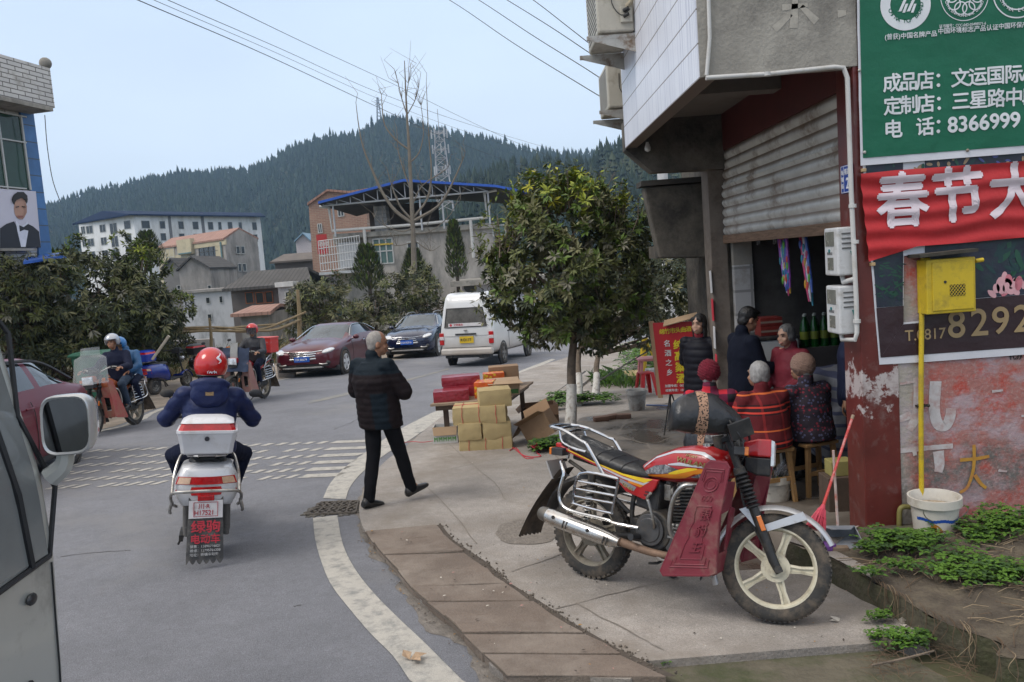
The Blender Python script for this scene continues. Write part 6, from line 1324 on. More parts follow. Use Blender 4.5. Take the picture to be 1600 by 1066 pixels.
 for sd in (-1,1):
  yo = lambda x, z: sd*(.30-.05*(x-.9))
  q = M(); q.prism([V((x,yo(x,z)-sd*.006,z)) for x, z in SHQ], (0,0,0), (0,sd*.012,0)); q.tube([V((x,yo(x,z),z)) for x, z in SHQ], .008, 6, closed=True); sl = q.build('leg_shield', shield, P, sm=None)
  if main:
   q = M(); f_ = lambda x, z: V((x,yo(x,z)+sd*.007,z))
   def mapi(a, b): # a across 0..1, b up 0..1
    lo = V((.745+.29*a,0,.235+.045*a)); hi = V((1.005+.125*a,0,.89)); p = lo.lerp(hi,b); return f_(p.x,p.z)
   for k in (.08,.16): q.tube([mapi(k,.86-k*.1),mapi(k,.985-k*.3),mapi(1-k,.985-k*.3),mapi(1-k,.86-k*.1)], .004, 5); q.tube([mapi(k,.10+k*.3),mapi(k,.03+k*.3),mapi(1-k,.03+k*.3),mapi(1-k,.10+k*.3)], .004, 5)
   q.tube([mapi(.5+.27*cos(a),.82+.065*sin(a)) for a in [2*pi*i/20 for i in range(20)]], .005, 5, closed=True); q.tube([mapi(.5+.17*cos(a),.82+.04*sin(a)) for a in [2*pi*i/16 for i in range(16)]], .003, 5, closed=True)
   q.tube([mapi(*p) for p in ((.25,.62),(.72,.62),(.72,.56),(.62,.52),(.72,.46),(.62,.40),(.66,.30),(.75,.26),(.75,.13),(.25,.13),(.25,.26),(.3,.33),(.25,.4),(.3,.48),(.25,.55))], .004, 5, closed=True)
   for c_ in (.38,.5,.62): q.tube([mapi(c_+.05*cos(a),.69+.025*sin(a)) for a in [2*pi*i/10 for i in range(10)]], .003, 5, closed=True)
   q.build('raised_pattern', shield, sl)
   if sd < 0:
    for i, ch in enumerate('银豹王'): p = mapi(.36-.0*i,.50-.15*i); text(ch, .075, shield, sl, p+V((.01,-.001,0)), (1,0,.18), (.35,0,1), depth=.0022, bold=.012)
  q = M(); ip = [(1.13,yo(1.1,.8),.80),(1.10,sd*.13,.78),(1.07,sd*.12,.62),(1.075,yo(1.1,.6),.60)]; q.prism([Vector(p) for p in ip], (0,0,0), (-.012,0,0))
  q.prism([Vector(p) for p in ((1.07,yo(1.1,.6),.66),(1.075,yo(1.1,.6)-sd*.05,.66),(1.05,sd*.24,.28),(1.05,yo(1.1,.3),.28))], (0,0,0), (-.012,0,0)); q.prism([Vector(p) for p in ((1.08,sd*.15,.64),(1.08,sd*.09,.62),(1.03,sd*.09,.28),(1.03,sd*.15,.27))], (0,0,0), (-.012,0,0)); q.prism([Vector(p) for p in ((1.056,sd*.26,.38),(1.05,sd*.12,.38),(1.03,sd*.10,.265),(1.045,sd*.28,.26))], (0,0,0), (-.012,0,0)); q.build('inner_flange', shield, sl, sm=None, bevel=.004)
 q = M(); q.loft([[V((x,y,z)) for x, y, z in ((.87+a,-.05,b),(.87+a,.05,b),(.875+a,.05,b-.012),(.875+a,-.05,b-.012))] for a, b in ((.09,.42),(.06,.33),(.02,.26),(.0,.19))]); xf(q,S).build('fender_flap', black_p, P)
 # tail: lamp, signals, plate holder, mudflap
 q = M(); q.box((-.235,0,.855),(.07,.13,.07)); q.build('tail_lamp', red_l, P, sm=None, bevel=.01)
 for sd in (1,-1):
  q = M(); q.tube([(-.16,sd*.06,.845),(-.17,sd*.12,.845)], .009, 6); q.box((-.165,sd*.155,.845),(.095,.055,.05)); sg = q.build('rear_signal', black_p, P, sm=None, bevel=.008); q = M(); q.box((-.222,sd*.155,.845),(.02,.055,.05)); q.build('lens', orange_l, sg, sm=None, bevel=.006)
 q = M(); rings = []
 for i in range(13):
  a = R(50+115*i/12); c = V((0,0,.305)); rings.append([c+V((cos(a)*r_,y,sin(a)*r_)) for r_, y in ((.36,-.075),(.385,-.05),(.39,0),(.385,.05),(.36,.075),(.372,.05),(.377,0),(.372,-.05))])
 q.loft(rings); q.build('rear_fender', black_p, P)
 q = M()
 def fl(s, t): x = -.22-.33*t-.05*sin(t*3); z = .71-.50*t; y = (s-.5)*(.17+.07*t); zz = z-(.022*((s*7)%1) if t > .99 else 0); return V((x+.015*sin(s*6+t*3),y,zz))
 q.grid(fl, 28, 16); q.add([tuple(Vector(p)+V((.006,0,.002))) for p in q.v], [f[::-1] for f in q.f]); q.build('mud_flap', mudrubber, P, sm=180)
 q = M(); q.box((-.30,0,.70),(.012,.19,.13),rot(y=-25)); q.build('number_plate', mat('plate_back',(.35,.34,.33),r=.5,m=.3), P, sm=None)
 # pegs, levers, stand, chain case
 q = M(); q.tube([(.585,-.165,.445),(.60,-.20,.50),(.575,-.21,.60),(.565,-.215,.63),(.61,-.25,.67)], .0095, 8, sub=4); q.build('kick_starter', chrome_d, P)
 q = M(); q.tube([(.56,-.15,.30),(.66,-.2,.27),(.74,-.215,.30),(.765,-.215,.42)], .009, 8, sub=4); q.box((.755,-.215,.425),(.07,.045,.012)); q.tube([(.73,-.19,.43),(.73,-.19,.47),(.77,-.19,.47),(.775,-.19,.43)], .006, 6); q.build('brake_pedal', chrome_d, P)
 for sd in (1,-1): q = M(); q.cyl((.47,sd*.13,.37),(.47,sd*.25,.385),.014); q.cyl((.47,sd*.16,.373),(.47,sd*.25,.386),.021); q.build('foot_peg', black_p, P)
 q = M(); q.tube([(.50,.10,.28),(.47,.20,.12),(.45,.275,.045)], .010, 6); q.box((.45,.285,.04),(.06,.04,.008)); q.build('side_stand', blackm, P)
 q = M(); q.box((.24,.105,.35),(.46,.03,.11),rot(y=2)); q.build('chain_case', blackm, P, sm=None, bevel=.01)
 q = M(); q.tube([(.62,-.05,.25),(.58,-.12,.22),(.52,-.12,.21)], .008, 6); q.build('stand_spring', blackm, P)
 if windshield:
  q = M()
  def ws(s, t): y = (s-.5)*.66*(1-.15*t-(.32 if t > .72 else 0)*sstep(.72,.78,t)); return V((1.16+.12*(1-(2*s-1)**2)-.12*t, y, .88+.62*t))
  q.grid(ws, 16, 24); xf(q,S).build('windshield', glassy, P, sm=180)
def resample_rings(rings, sub):
 n = len(rings[0]); cols = [smooth_path([r[i] for r in rings], [0]*len(rings), sub, False)[0] for i in range(n)]
 return [[cols[i][k] for i in range(n)] for k in range(len(cols[0]))]
O_ = gnd(925,902,.05); hd = R(-42); f_ = V((cos(hd),sin(hd),0)); f_.z = -.02*f_.x-.047*f_.y; f_.normalize(); l_ = V((0,0,1)).cross(f_).normalized(); u_ = f_.cross(l_)
def bikemw(O, head, lean, slope=True):
 f = V((cos(head),sin(head),0)); f.z = -.02*f.x-.047*f.y; f.normalize(); l = V((0,0,1)).cross(f).normalized(); u = f.cross(l)
 u2 = u*cos(lean)+l*sin(lean); l2 = l*cos(lean)-u*sin(lean); return Matrix(((f.x,l2.x,u2.x,O.x),(f.y,l2.y,u2.y,O.y),(f.z,l2.z,u2.z,O.z),(0,0,0,1)))
MB = thing('motorcycle', 'red motorcycle with cream wheels and black handlebar muffs leaning on the pavement', 'motorcycle', mw=bikemw(O_, R(-42), R(8)))
motorbike(MB)
# ---- the two oncoming motorcycles
muddy_red = mat('muddy_red_shield', (.36,.05,.05), r=.6, var=.15, sc=5, dirt=((.30,.17,.11),.5,3))
def at_head(u, v, u2, v2, wb=1.28):
 a, b = gnd(u,v), gnd(u2,v2); d = b-a; return a, math.atan2(d.y,d.x)
a_, h_ = at_head(212,663,150,681)
MB1 = thing('motorcycle', 'oncoming motorcycle with clear windshield and mud splashed red leg shields carrying two people', 'motorcycle', mw=bikemw(a_, h_, R(-3)))
motorbike(MB1, main=False, steer=0, front_red=mat('orange_paint',(.45,.10,.02),r=.35,coat=.3), windshield=True, muffs=False, mudguard=mat('muddy_fender',(.26,.15,.11),r=.8,var=.2,sc=5), shield=muddy_red, rim=alloy)
a2_, h2_ = at_head(412,622,370,633)
MB2 = thing('motorcycle', 'oncoming motorcycle with a red delivery box, dusty pink shields and chrome side racks', 'motorcycle', mw=bikemw(a2_, h2_, R(2)))
motorbike(MB2, main=False, steer=0, front_red=red_paint, muffs=False, mudguard=blackm, shield=mat('dusty_pink_shield',(.33,.16,.14),r=.7,var=.15,sc=5,dirt=((.30,.20,.15),.4,4)), rim=alloy)
q = M(); q.box((-.22,0,1.19),(.40,.42,.34)); bx = q.build('delivery_box', mat('red_delivery_box',(.55,.03,.025),r=.5,var=.1,dirt=((.5,.3,.3),.15,9)), MB2, sm=None, bevel=.02)
q = M(); q.box((-.22,0,1.365),(.42,.44,.035)); q.build('lid', mat('red_lid',(.62,.10,.09),r=.5), bx, sm=None, bevel=.01); text('外卖', .13, MATS['white_enamel'], bx, (-.1,-.2125,1.15), (1,0,0), UZ, bold=.02)
q = M()     # quilted apron over the handlebar
def apr(s, t): y = (s-.5)*.62; return V((1.06+.06*cos(y*5)+.10*t+.02*N3((s*5,t*5,1)), y, 1.22-.50*t+.03*N3((s*4,t*4,6))))
q.grid(apr, 16, 14); q.add([tuple(Vector(p)-V((.012,0,0))) for p in q.v], [f[::-1] for f in q.f]); ap = q.build('hand_apron', mat('denim_apron',(.03,.045,.085),r=.8,var=.25,sc=9), MB2, sm=180)
q = M(); q.grid(lambda s, t: apr(.36+.28*s,.0+.8*t)+V((.012,0,.10-.12*t)), 8, 8); q.build('grey_patch', mat('grey_vinyl',(.30,.30,.29),r=.5,var=.15,sc=9), ap, sm=180)
# ---------------------------------------------------------------- scooters
def scooter(P, paint, box, boxlens, big=True, tail=True):
 wheel(P, (0,0,.225), .225, .095, rubber, alloy, 5, .05, False); wheel(P, (1.22,0,.215), .215, .085, rubber, alloy, 5, .045, False)
 half = lambda x, zb, zt, w, wt: [V((x,y*s_,z)) for s_, seq in ((1,((0,zb),(w*.75,zb+.01),(w,zb+(zt-zb)*.35),(w*.96,zb+(zt-zb)*.62),(wt,zt-.015),(wt*.5,zt))),(-1,((0,zt+.003),(wt*.5,zt),(wt,zt-.015),(w*.96,zb+(zt-zb)*.62),(w,zb+(zt-zb)*.35),(w*.75,zb+.01)))) for y, z in seq]
 q = M(); q.loft(resample_rings([half(-.335,.52,.76,.13,.12),half(-.30,.48,.785,.215,.165),half(-.20,.45,.80,.245,.18),half(.0,.42,.79,.24,.18),half(.25,.36,.76,.21,.16),half(.42,.30,.68,.17,.13),half(.47,.30,.60,.14,.10)],4)); q.build('rear_cowl', paint, P, sm=70)
 q = M(); q.loft(resample_rings([half(-.22,.765,.83,.10,.09),half(-.12,.76,.85,.14,.11),half(.15,.72,.80,.145,.12),half(.40,.70,.80,.12,.10),half(.52,.70,.76,.06,.05)],4)); q.build('seat', blackv, P, sm=70)
 q = M(); q.prism([V((x,0,z)) for x, z in ((.40,.30),(.95,.30),(1.02,.36),(.98,.39),(.90,.34),(.44,.34))], (0,-.17,0), (0,.17,0)); q.build('floorboard', black_p, P, sm=None, bevel=.012)
 q = M(); q.loft(resample_rings([half(.92,.34,.40,.16,.13)]+[[V((x+dx,p.y*k,z)) for p, dx, z in zip(half(0,0,1,.19,.17),[.05*abs(cos(pi*j/12)) for j in range(12)],[z0]*12)] for x, z0, k in ()] or [half(.92,.34,.40,.16,.13),half(.98,.36,.62,.20,.17),half(1.03,.42,.86,.17,.13),half(1.10,.50,.92,.12,.10),half(1.17,.58,.86,.07,.06)],4)); q.build('front_apron', paint, P, sm=70)
 q = M(); q.tube([(1.20,0,.22),(1.10,0,.55),(1.02,0,.92),(1.0,0,.98)], .022, 8); q.tube([(1.22,.06,.215),(1.16,.06,.42),(1.12,0,.5)], .016, 6); q.tube([(1.22,-.06,.215),(1.16,-.06,.42),(1.12,0,.5)], .016, 6); q.build('fork', blackm, P)
 q = M(); q.loft([[V((1.22+.25*cos(a)*k,y,.215+.25*sin(a)*k)) for y, k in ((-.055,.94),(-.04,1),(.04,1),(.055,.94),(0,.97))] for a in [R(10+140*i/14) for i in range(15)]]); q.build('front_fender', paint, P, sm=50)
 q = M(); q.box((.99,0,1.0),(.14,.24,.12)); q.tube([(.86,-.34,1.02),(.96,-.2,1.02),(1.0,0,1.0),(.96,.2,1.02),(.86,.34,1.02)], .014, 8, sub=4); q.box((1.02,0,1.06),(.08,.17,.05)); hb = q.build('handlebar', black_p, P, sm=40)
 for s_ in (1,-1):
  q = M(); q.tube([(.92,s_*.26,1.03),(.93,s_*.33,1.16),(.92,s_*.36,1.20)], .006, 6); q.ell((.915,s_*.38,1.235),(.014,.062,.04),14); q.build('mirror', black_p, hb)
 q = M(); q.ell((1.145,0,.80),(.05,.08,.05),14); q.build('headlamp', lens, P)
 # tail lamp, chrome guard, rack
 q = M(); q.loft([[V((-.335-.0+dx,y*w,z)) for z, w in ((.575,.155),(.605,.195),(.65,.20),(.69,.185))] for dx, y in ((.05,-1.02),(.0,-.8),(-.022,-.4),(-.028,0),(-.022,.4),(.0,.8),(.05,1.02))], cap=False) if False else None
 q.grid(lambda s, t: V((-.350+.055*abs(2*s-1)**2,(2*s-1)*(.225-.02*abs(2*t-1)),.565+.065*t)), 20, 4); q.grid(lambda s, t: V((-.356+.055*abs(2*s-1)**2,(2*s-1)*(.225-.02*t),.650+.060*t)), 20, 4); tl = q.build('tail_lamp', red_l, P, sm=60)
 for s_ in (1,-1): q = M(); q.grid(lambda s, t: (lambda k: V((-.360+.055*k**2,s_*k*(.22-.02*t),.655+.05*t)))(.55+.42*s), 6, 3); q.build('signal_lens', mat('amber_white_lens',(.55,.36,.24),r=.15,coat=.5,var=.2,sc=30), tl, sm=60)
 if big:
  q = M(); q.tube([(.05,-.235,.40),(-.15,-.255,.47),(-.34,-.245,.585),(-.405,-.12,.61),(-.41,.12,.61),(-.34,.245,.585),(-.15,.255,.47),(.05,.235,.40)], .0125, 8, sub=4)
  for s_ in (1,-1): q.tube([(-.34,s_*.245,.585),(-.26,s_*.235,.72),(-.16,s_*.20,.84),(-.05,s_*.16,.86)], .011, 8, sub=4); q.tube([(-.2,s_*.25,.50),(-.17,s_*.27,.42),(-.08,s_*.27,.38)], .013, 7, sub=3)
  q.build('guard_rail', chrome_d, P)
  for s_ in (1,-1):
   q = M(); q.cyl((-.03,s_*.150,.22),(-.10,s_*.15,.50),.030); q.cyl((-.02,s_*.15,.18),(-.05,s_*.15,.26),.024); q.build('shock_cover', mat('dusty_grey',(.15,.14,.13),r=.7,var=.2,sc=9), P)
 q = M()
 for s_ in (1,-1): q.tube([(.10,s_*.13,.80),(-.08,s_*.15,.865),(-.30,s_*.14,.872),(-.36,s_*.06,.872)], .009, 7, sub=3)
 for x in (-.34,-.18): q.tube([(x,-.14,.872),(x,.14,.872)], .008, 6)
 q.build('rack', chrome, P)
 b0 = .885
 def bsec(z, w, l, cx=-.20): return [V((cx+l*.5*sx,w*.5*sy,z)) for sx, sy in ((-1,-.86),(-1,.86),(-.86,1),(.86,1),(1,.86),(1,-.86),(.86,-1),(-.86,-1))]
 q = M(); q.loft([bsec(b0,.36,.32),bsec(b0+.012,.375,.34),bsec(b0+.085,.395,.36),bsec(b0+.09,.40,.365),bsec(b0+.155,.425,.385),bsec(b0+.165,.435,.395)]); tb = q.build('top_box', box, P, sm=30, bevel=.004)
 q = M(); q.loft([bsec(b0+.165,.44,.40),bsec(b0+.185,.44,.40),bsec(b0+.187,.43,.39)]); q.build('box_rim', box, tb, sm=30)
 q = M(); q.loft([bsec(b0+.187,.415,.38),bsec(b0+.235,.37,.345),bsec(b0+.24,.36,.34)]); q.build('box_reflector', boxlens, tb, sm=30)
 q = M(); q.loft(resample_rings([bsec(b0+.239,.385,.355),bsec(b0+.25,.36,.335),bsec(b0+.275,.26,.25),bsec(b0+.285,.12,.12)],3)); q.build('box_lid', box, tb, sm=60)
 q = M(); q.cyl((-.20-.195,0,b0+.125),(-.20-.204,0,b0+.125),.018); q.build('lock', mat('lock_dark',(.05,.05,.06),r=.3,m=.6), tb)
 q = M(); q.box((.1,.19,.16),(.28,.03,.05)); q.tube([(.3,.1,.25),(.32,.2,.08),(.30,.23,.02)], .01, 5); q.box((.02,0,.26),(.34,.11,.10)); q.build('swing_arm', blackm, P)
pearl = mat('pearl_white', (.60,.60,.615), r=.28, m=.15, var=.04, sc=5, coat=.4, dirt=((.42,.40,.38),.25,8)); box_white = mat('box_white', (.60,.60,.62), r=.4, var=.05, sc=5, dirt=((.45,.43,.41),.25,7))
rp0 = gnd(322,868)
SM = thing('scooter', 'white electric scooter ridden away from us with a white top box and red plate', 'scooter', mw=bikemw(rp0, R(90+19), R(-7)))
scooter(SM, pearl, box_white, red_l)
q = M(); q.box((-.345,0,.545),(.03,.12,.04)); q.build('reflector', red_l, SM, sm=None, bevel=.005)
q = M(); q.grid(lambda s, t: V((-.33-.055*t,(s-.5)*(.25+.02*t),.55-.47*t-(.035*abs(sin(s*pi*5.5)) if t > .99 else 0))), 44, 10); q.add([tuple(Vector(p)+V((.008,0,0))) for p in q.v], [f[::-1] for f in q.f]); fl_ = q.build('mud_flap', mat('flap_rubber',(.05,.05,.052),r=.7,var=.25,sc=8,dirt=((.16,.15,.135),.4,9)), SM, sm=180)
q = M(); q.box((-.352,0,.46),(.008,.245,.135),rot(y=5)); pl = q.build('number_plate', mat('plate_white',(.62,.60,.60),r=.4,var=.05,sc=9,dirt=((.45,.42,.4),.3,10)), SM, sm=None)
pr = mat('plate_red', (.40,.045,.06), r=.5); bk_ = lambda y, z, dx=0: V((-.3575-.0875*(.46-z)-dx,y,z))
q = M();
for a, b in (((-.088,.405),(.088,.409)),((-.088,.511),(.088,.515)),((-.088,.405),(-.084,.515)),((.084,.405),(.088,.515))): q.bb(bk_(a[0],a[1]), bk_(b[0],b[1],.001))
q.build('border', pr, pl, sm=None); Y_ = V((0,-1,0))
text('川·R', .045, pr, pl, bk_(.055,.468,.001), Y_, (.087,0,1), bold=.012); text('H17521', .052, pr, pl, bk_(.083,.418,.001), Y_, (.087,0,1), bold=.015, sx=.86)
fx_ = lambda y, z: V((-.338-.055*(.55-z)/.47,y,z)); wg = mat('flap_grey_print',(.42,.42,.42),r=.6,dirt=((.1,.1,.1),.35,25)); rg = mat('flap_red_print',(.48,.03,.05),r=.6,dirt=((.1,.03,.03),.2,25))
text('绿驹', .098, rg, fl_, fx_(.105,.292), Y_, (.117,0,1), bold=.025, sx=1.1); text('电动车', .075, rg, fl_, fx_(.108,.208), Y_, (.117,0,1), bold=.025, sx=.97)
for i, s_ in enumerate(('销售：13890796621','维修：13795764308','地址：新镇车站旁')): text(s_, .026, wg, fl_, fx_(.108,.172-.031*i), Y_, (.117,0,1), bold=.012)
rp1 = gnd(243,617); rp1.z = H(rp1.x,rp1.y)+.03
SB = thing('scooter', 'parked blue electric scooter with a blue and red top box by the verge', 'scooter', rp1, R(74))
scooter(SB, mat('blue_paint',(.006,.026,.22),r=.25,coat=.5,var=.1,sc=5), mat('blue_box',(.012,.05,.40),r=.3,coat=.4,var=.1,sc=5), red_l, big=False)
q = M(); q.box((-.36,0,.46),(.01,.2,.14)); q.build('number_plate', mat('plate_pinkish',(.42,.36,.36),r=.5), SB, sm=None)
rp2 = gnd(268,612); rp2 = rp2+V((.35,1.3,0)); rp2.z = H(rp2.x,rp2.y)+.03
SK = thing('scooter', 'parked black scooter behind the white scooter rider with an orange signal and white front', 'scooter', rp2, R(-40))
scooter(SK, mat('black_paint',(.012,.012,.014),r=.2,coat=.6,var=.1), black_p, red_l, big=False)
q = M(); q.loft(resample_rings([[V((1.12+.05*cos(b),.17*k*sin(b),z)) for b in [2*pi*j/12 for j in range(12)]] for z, k in ((.40,.3),(.5,.9),(.72,1.0),(.86,.8),(.92,.3))],3)); q.build('front_panel', pearl, SK, sm=70)
q = M(); q.box((1.05,.24,1.06),(.05,.10,.03)); q.build('turn_signal', orange_l, SK, sm=None, bevel=.008)
# ================================================================ CARS
def carbody(P, st, paint, glasses, name='body', npt=4, nst=4):
 """st rows: x, z bottom, z belt, z top, half widths mid / belt / roof"""
 rows = []
 for x, zb, zl, zt, wm, wl, wr in st: rows.append([(x,wm*.88,zb),(x,wm*.985,zb+.10),(x,wm,(zb+zl)*.5+.08),(x,wl,zl),(x,wr,zt-.045),(x,wr*.6,zt),(x,0,zt+.012)])
 cols = [smooth_path([Vector(r[i]) for r in rows], [0]*len(rows), nst, False)[0] for i in range(7)]
 fine = [smooth_path([cols[i][k] for i in range(7)], [0]*7, npt, False)[0] for k in range(len(cols[0]))]
 nr, nc = len(fine), len(fine[0]); body = M(); gl = [M() for _ in glasses]; verts = fine
 for sd in (1,-1):
  for a in range(nr-1):
   for b in range(nc-1):
    s, t = (a+.5)/nst, (b+.5)/npt; tgt = body
    for k, (s0,s1,t0,t1,*_) in enumerate(glasses):
     if s0 < s < s1 and t0 < t < t1: tgt = gl[k]
    c = [verts[a][b],verts[a+1][b],verts[a+1][b+1],verts[a][b+1]]; c = [V((p.x,p.y*sd,p.z)) for p in c]
    if sd > 0: c = c[::-1]
    tgt.face(*c)
 for e in (0,-1):
  ring = [V((p.x,p.y,p.z)) for p in fine[e]]+[V((p.x,-p.y,p.z)) for p in fine[e][::-1][1:]]; body.face(*(ring if e else ring[::-1]))
 def weld(q, nm, m_, par):
  if nm in ('side_window','quarter_window'):
   for sg in (1,-1):
    h_ = M(); [h_.face(*[q.v[j] for j in f]) for f in q.f if q.v[f[0]][1]*sg > 0]; weld(h_, nm+' ', m_, par)
   return
  nm = nm.strip()
  ob = q.build(nm, m_, par, sm=180); bm = bmesh.new(); bm.from_mesh(ob.data); bmesh.ops.remove_doubles(bm, verts=bm.verts, dist=1e-4); bmesh.ops.recalc_face_normals(bm, faces=bm.faces); bm.to_mesh(ob.data); bm.free(); ob.data.polygons.foreach_set('use_smooth',[True]*len(ob.data.polygons)); ob.data.set_sharp_from_angle(angle=R(50)); return ob
 bd = weld(body, name, paint, P)
 for q, g in zip(gl, glasses):
  if q.v: weld(q, g[4], g[5], bd)
 return bd
cglass = mat('car_glass', (.018,.022,.024), r=.06, var=.3, sc=1.5, coat=.5); cglass_b = mat('windscreen_glass', (.055,.07,.08), r=.12, var=.4, sc=1.2, coat=.2)
cladding = mat('black_cladding', (.022,.022,.023), r=.6, var=.15, sc=5, dirt=((.10,.085,.07),.3,5))
def carwheels(P, xs, w, r, rimm=None, ns=5):
 for x in xs:
  for s_ in (1,-1):
   q = M(); q.lathe([(r+.015,-.04),(r+.085,-.04),(r+.085,.0),(r+.07,.012),(r+.015,.012)], (x,s_*(w-.008),r), (0,s_,0), 40, cap=False, closed=True); q.cyl((x,s_*(w-.06),r),(x,s_*(w-.012),r),r+.03,n=32); q.build('wheel_arch', cladding, P, sm=40)
   ty = xf(tyre(r,.125,n=40), Matrix.Translation((x,s_*(w-.042),r))).build('wheel', rubber, P, sm=50); q = M(); c = V((x,s_*(w+.018),r))
   q.lathe([(r*.68,-.06),(r*.68,0),(r*.63,.004),(r*.60,-.02)], c, (0,s_,0), 36, cap=False)
   for k in range(ns):
    a = 2*pi*k/ns+.3; d = V((cos(a),0,sin(a))); t_ = V((-sin(a),0,cos(a)))
    q.prism([c+d*r*.1+t_*r*.11, c+d*r*.66+t_*r*.15, c+d*r*.66-t_*r*.15, c+d*r*.1-t_*r*.11], (0,-s_*.035,0), (0,-s_*.004,0))
   q.cyl(c-V((0,s_*.03,0)), c+V((0,s_*.006,0)), r*.2, n=16); q.build('rim', rimm or mat('alloy_rim',(.62,.63,.64),r=.35,m=.2,var=.06), ty, sm=40)
XO = [(0,.40,.66,.72,.55,.50,.34),(-.10,.27,.74,.82,.80,.74,.52),(-.45,.22,.86,.94,.925,.86,.60),(-1.0,.20,.95,1.02,.945,.885,.64),(-1.50,.20,1.0,1.07,.95,.89,.66),(-2.35,.20,1.03,1.44,.95,.88,.60),(-3.0,.20,1.04,1.50,.95,.88,.60),(-3.75,.20,1.06,1.44,.95,.87,.57),(-4.45,.26,1.09,1.22,.93,.85,.52),(-4.85,.38,1.04,1.10,.85,.78,.5),(-4.98,.48,.98,1.02,.74,.66,.42)]
def platebox(P, c, d, m_, txt, tm, size, xd, up, y0=.0):
 q = M(); q.box(c,d); pl = q.build('number_plate', m_, P, sm=None); n = Vector(xd).cross(Vector(up)); text(txt, size, tm, pl, Vector(c)+n*.016-Vector(xd)*y0-Vector(up)*size*.36, xd, up, bold=.015); return pl
blue_pl = mat('blue_plate', (.015,.10,.46), r=.4); yel_pl = mat('yellow_plate', (.60,.40,.015), r=.4); plw = MATS['white_enamel']
def crossover(P, paint, grille, wh=1.0):
 carbody(P, XO, paint, [(4.1,4.95,4.1,6.1,'windscreen',cglass_b),(4.5,6.2,3.2,3.95,'side_window',cglass),(6.3,7.1,3.2,3.95,'side_window',cglass),(7.15,7.8,3.3,3.95,'quarter_window',cglass),(7.2,8.2,4.15,6.1,'rear_window',cglass)])
 carwheels(P, (-.92,-3.72), .955, .36)
 q = M(); q.box((-2.35,0,.24),(4.0,1.86,.16)); q.box((-.15,0,.36),(.24,1.5,.10)); q.box((-4.85,0,.42),(.2,1.5,.14)); q.build('sill', cladding, P, sm=None, bevel=.03)
 q = M(); q.box((-.02,0,.30),(.14,1.2,.045)); q.box((-2.35,.95,.31),(2.0,.03,.03)); q.box((-2.35,-.95,.31),(2.0,.03,.03)); q.build('skid_trim', chrome_d, P, sm=None, bevel=.01)
 q = M(); q.tube([(-.06,-.5,.56),(.0,-.3,.545),(.015,0,.54),(.0,.3,.545),(-.06,.5,.56)], .03, 8, sub=3)
 for z, w in ((.62,.55),(.68,.57),(.735,.58)): q.tube([(-.10,-w,z+.03),(.012-(z-.62)*.3,-.3,z),(.03-(z-.62)*.3,0,z-.005),(.012-(z-.62)*.3,.3,z),(-.10,w,z+.03)], .024 if grille else .012, 6, sub=3)
 q.box((.03,0,.665),(.03,.10,.10)); q.build('grille', chrome, P, sm=60)
 for s_ in (1,-1):
  q = M(); q.ell((-.21,s_*.70,.755),(.22,.17,.065),18,rot(y=14,z=-s_*32)); q.build('headlight', lens, P)
  q = M(); q.ell((-.10,s_*.68,.42),(.06,.16,.075),14,rot(z=-s_*25)); fg = q.build('fog_lamp', cladding, P); q = M(); q.tube([(-.01,s_*.50,.40),(.0,s_*.62,.385),(-.07,s_*.80,.41)], .02, 7, sub=3); q.build('trim', chrome_d, fg)
  q = M(); q.ell((-1.72,s_*1.03,1.06),(.10,.10,.075),14); q.tube([(-1.72,s_*.90,1.02),(-1.72,s_*1.0,1.04)], .03, 6); q.build('side_mirror', paint, P)
  q = M(); q.ell((-4.72,s_*.76,.95),(.18,.10,.09),14,rot(z=s_*25)); q.build('tail_light', red_l, P)
  q = M()
  for x in (-2.55,-3.45): q.tube([(x,s_*.945,.93),(x-.1,s_*.96,.935),(x-.2,s_*.945,.94)], .014, 6, sub=3)
  q.build('door_handle', chrome, P); q = M()
  for x in (-1.6,-2.75,-3.6): q.tube([(x,s_*.952,.35),(x,s_*.956,.6),(x,s_*.945,.85),(x,s_*.895,1.0)], .005, 4, sub=3)
  q.build('door_seam', black_p, P)
 q = M()
 for s_ in (1,-1): q.tube([(-1.62,s_*.845,1.09),(-2.35,s_*.655,1.40),(-3.0,s_*.645,1.455),(-3.7,s_*.63,1.40),(-4.3,s_*.76,1.20)], .012, 5, sub=4)
 q.build('window_trim', chrome, P)
def placecar(name, lab, wheel_px, hd, lw, xw):
 """put the car so that one wheel (local x, y) stands on a pixel"""
 c = gnd(*wheel_px); m_ = bikemw(V((0,0,0)), hd, 0); o = c-(m_@V((xw,lw,0))); m_.translation = o; return thing(name, lab, 'car', mw=m_)
maroon_c = mat('maroon_car_paint', (.085,.006,.014), r=.28, m=.2, var=.05, sc=2, coat=.4); navy_c = mat('navy_car_paint', (.006,.012,.042), r=.2, m=.2, var=.05, sc=2, coat=.8); red_c = mat('red_car_paint', (.13,.008,.020), r=.35, m=.1, var=.05, sc=2, coat=.25, spec=.3)
C1 = placecar('car', 'dark maroon crossover with chrome grille and blue plate parked facing us', (541,584), R(-99), .93, -.92); crossover(C1, maroon_c, True); platebox(C1,(.045,0,.545),(.02,.46,.15),blue_pl,'川R·88679',plw,.085,(0,1,0),UZ,.205)
C2 = placecar('car', 'navy blue crossover parked behind the maroon one, partly hidden by the white van', (686,556), R(-97), .93, -.92); crossover(C2, navy_c, False); platebox(C2,(.045,0,.57),(.02,.46,.15),blue_pl,'川A·R2516',plw,.085,(0,1,0),UZ,.205); C2.scale = (1,.98,1.06)
q = M()
for s_ in (1,-1): q.tube([(-2.3,s_*.52,1.49),(-2.6,s_*.53,1.55),(-3.5,s_*.53,1.55),(-3.8,s_*.52,1.47)], .016, 6, sub=3)
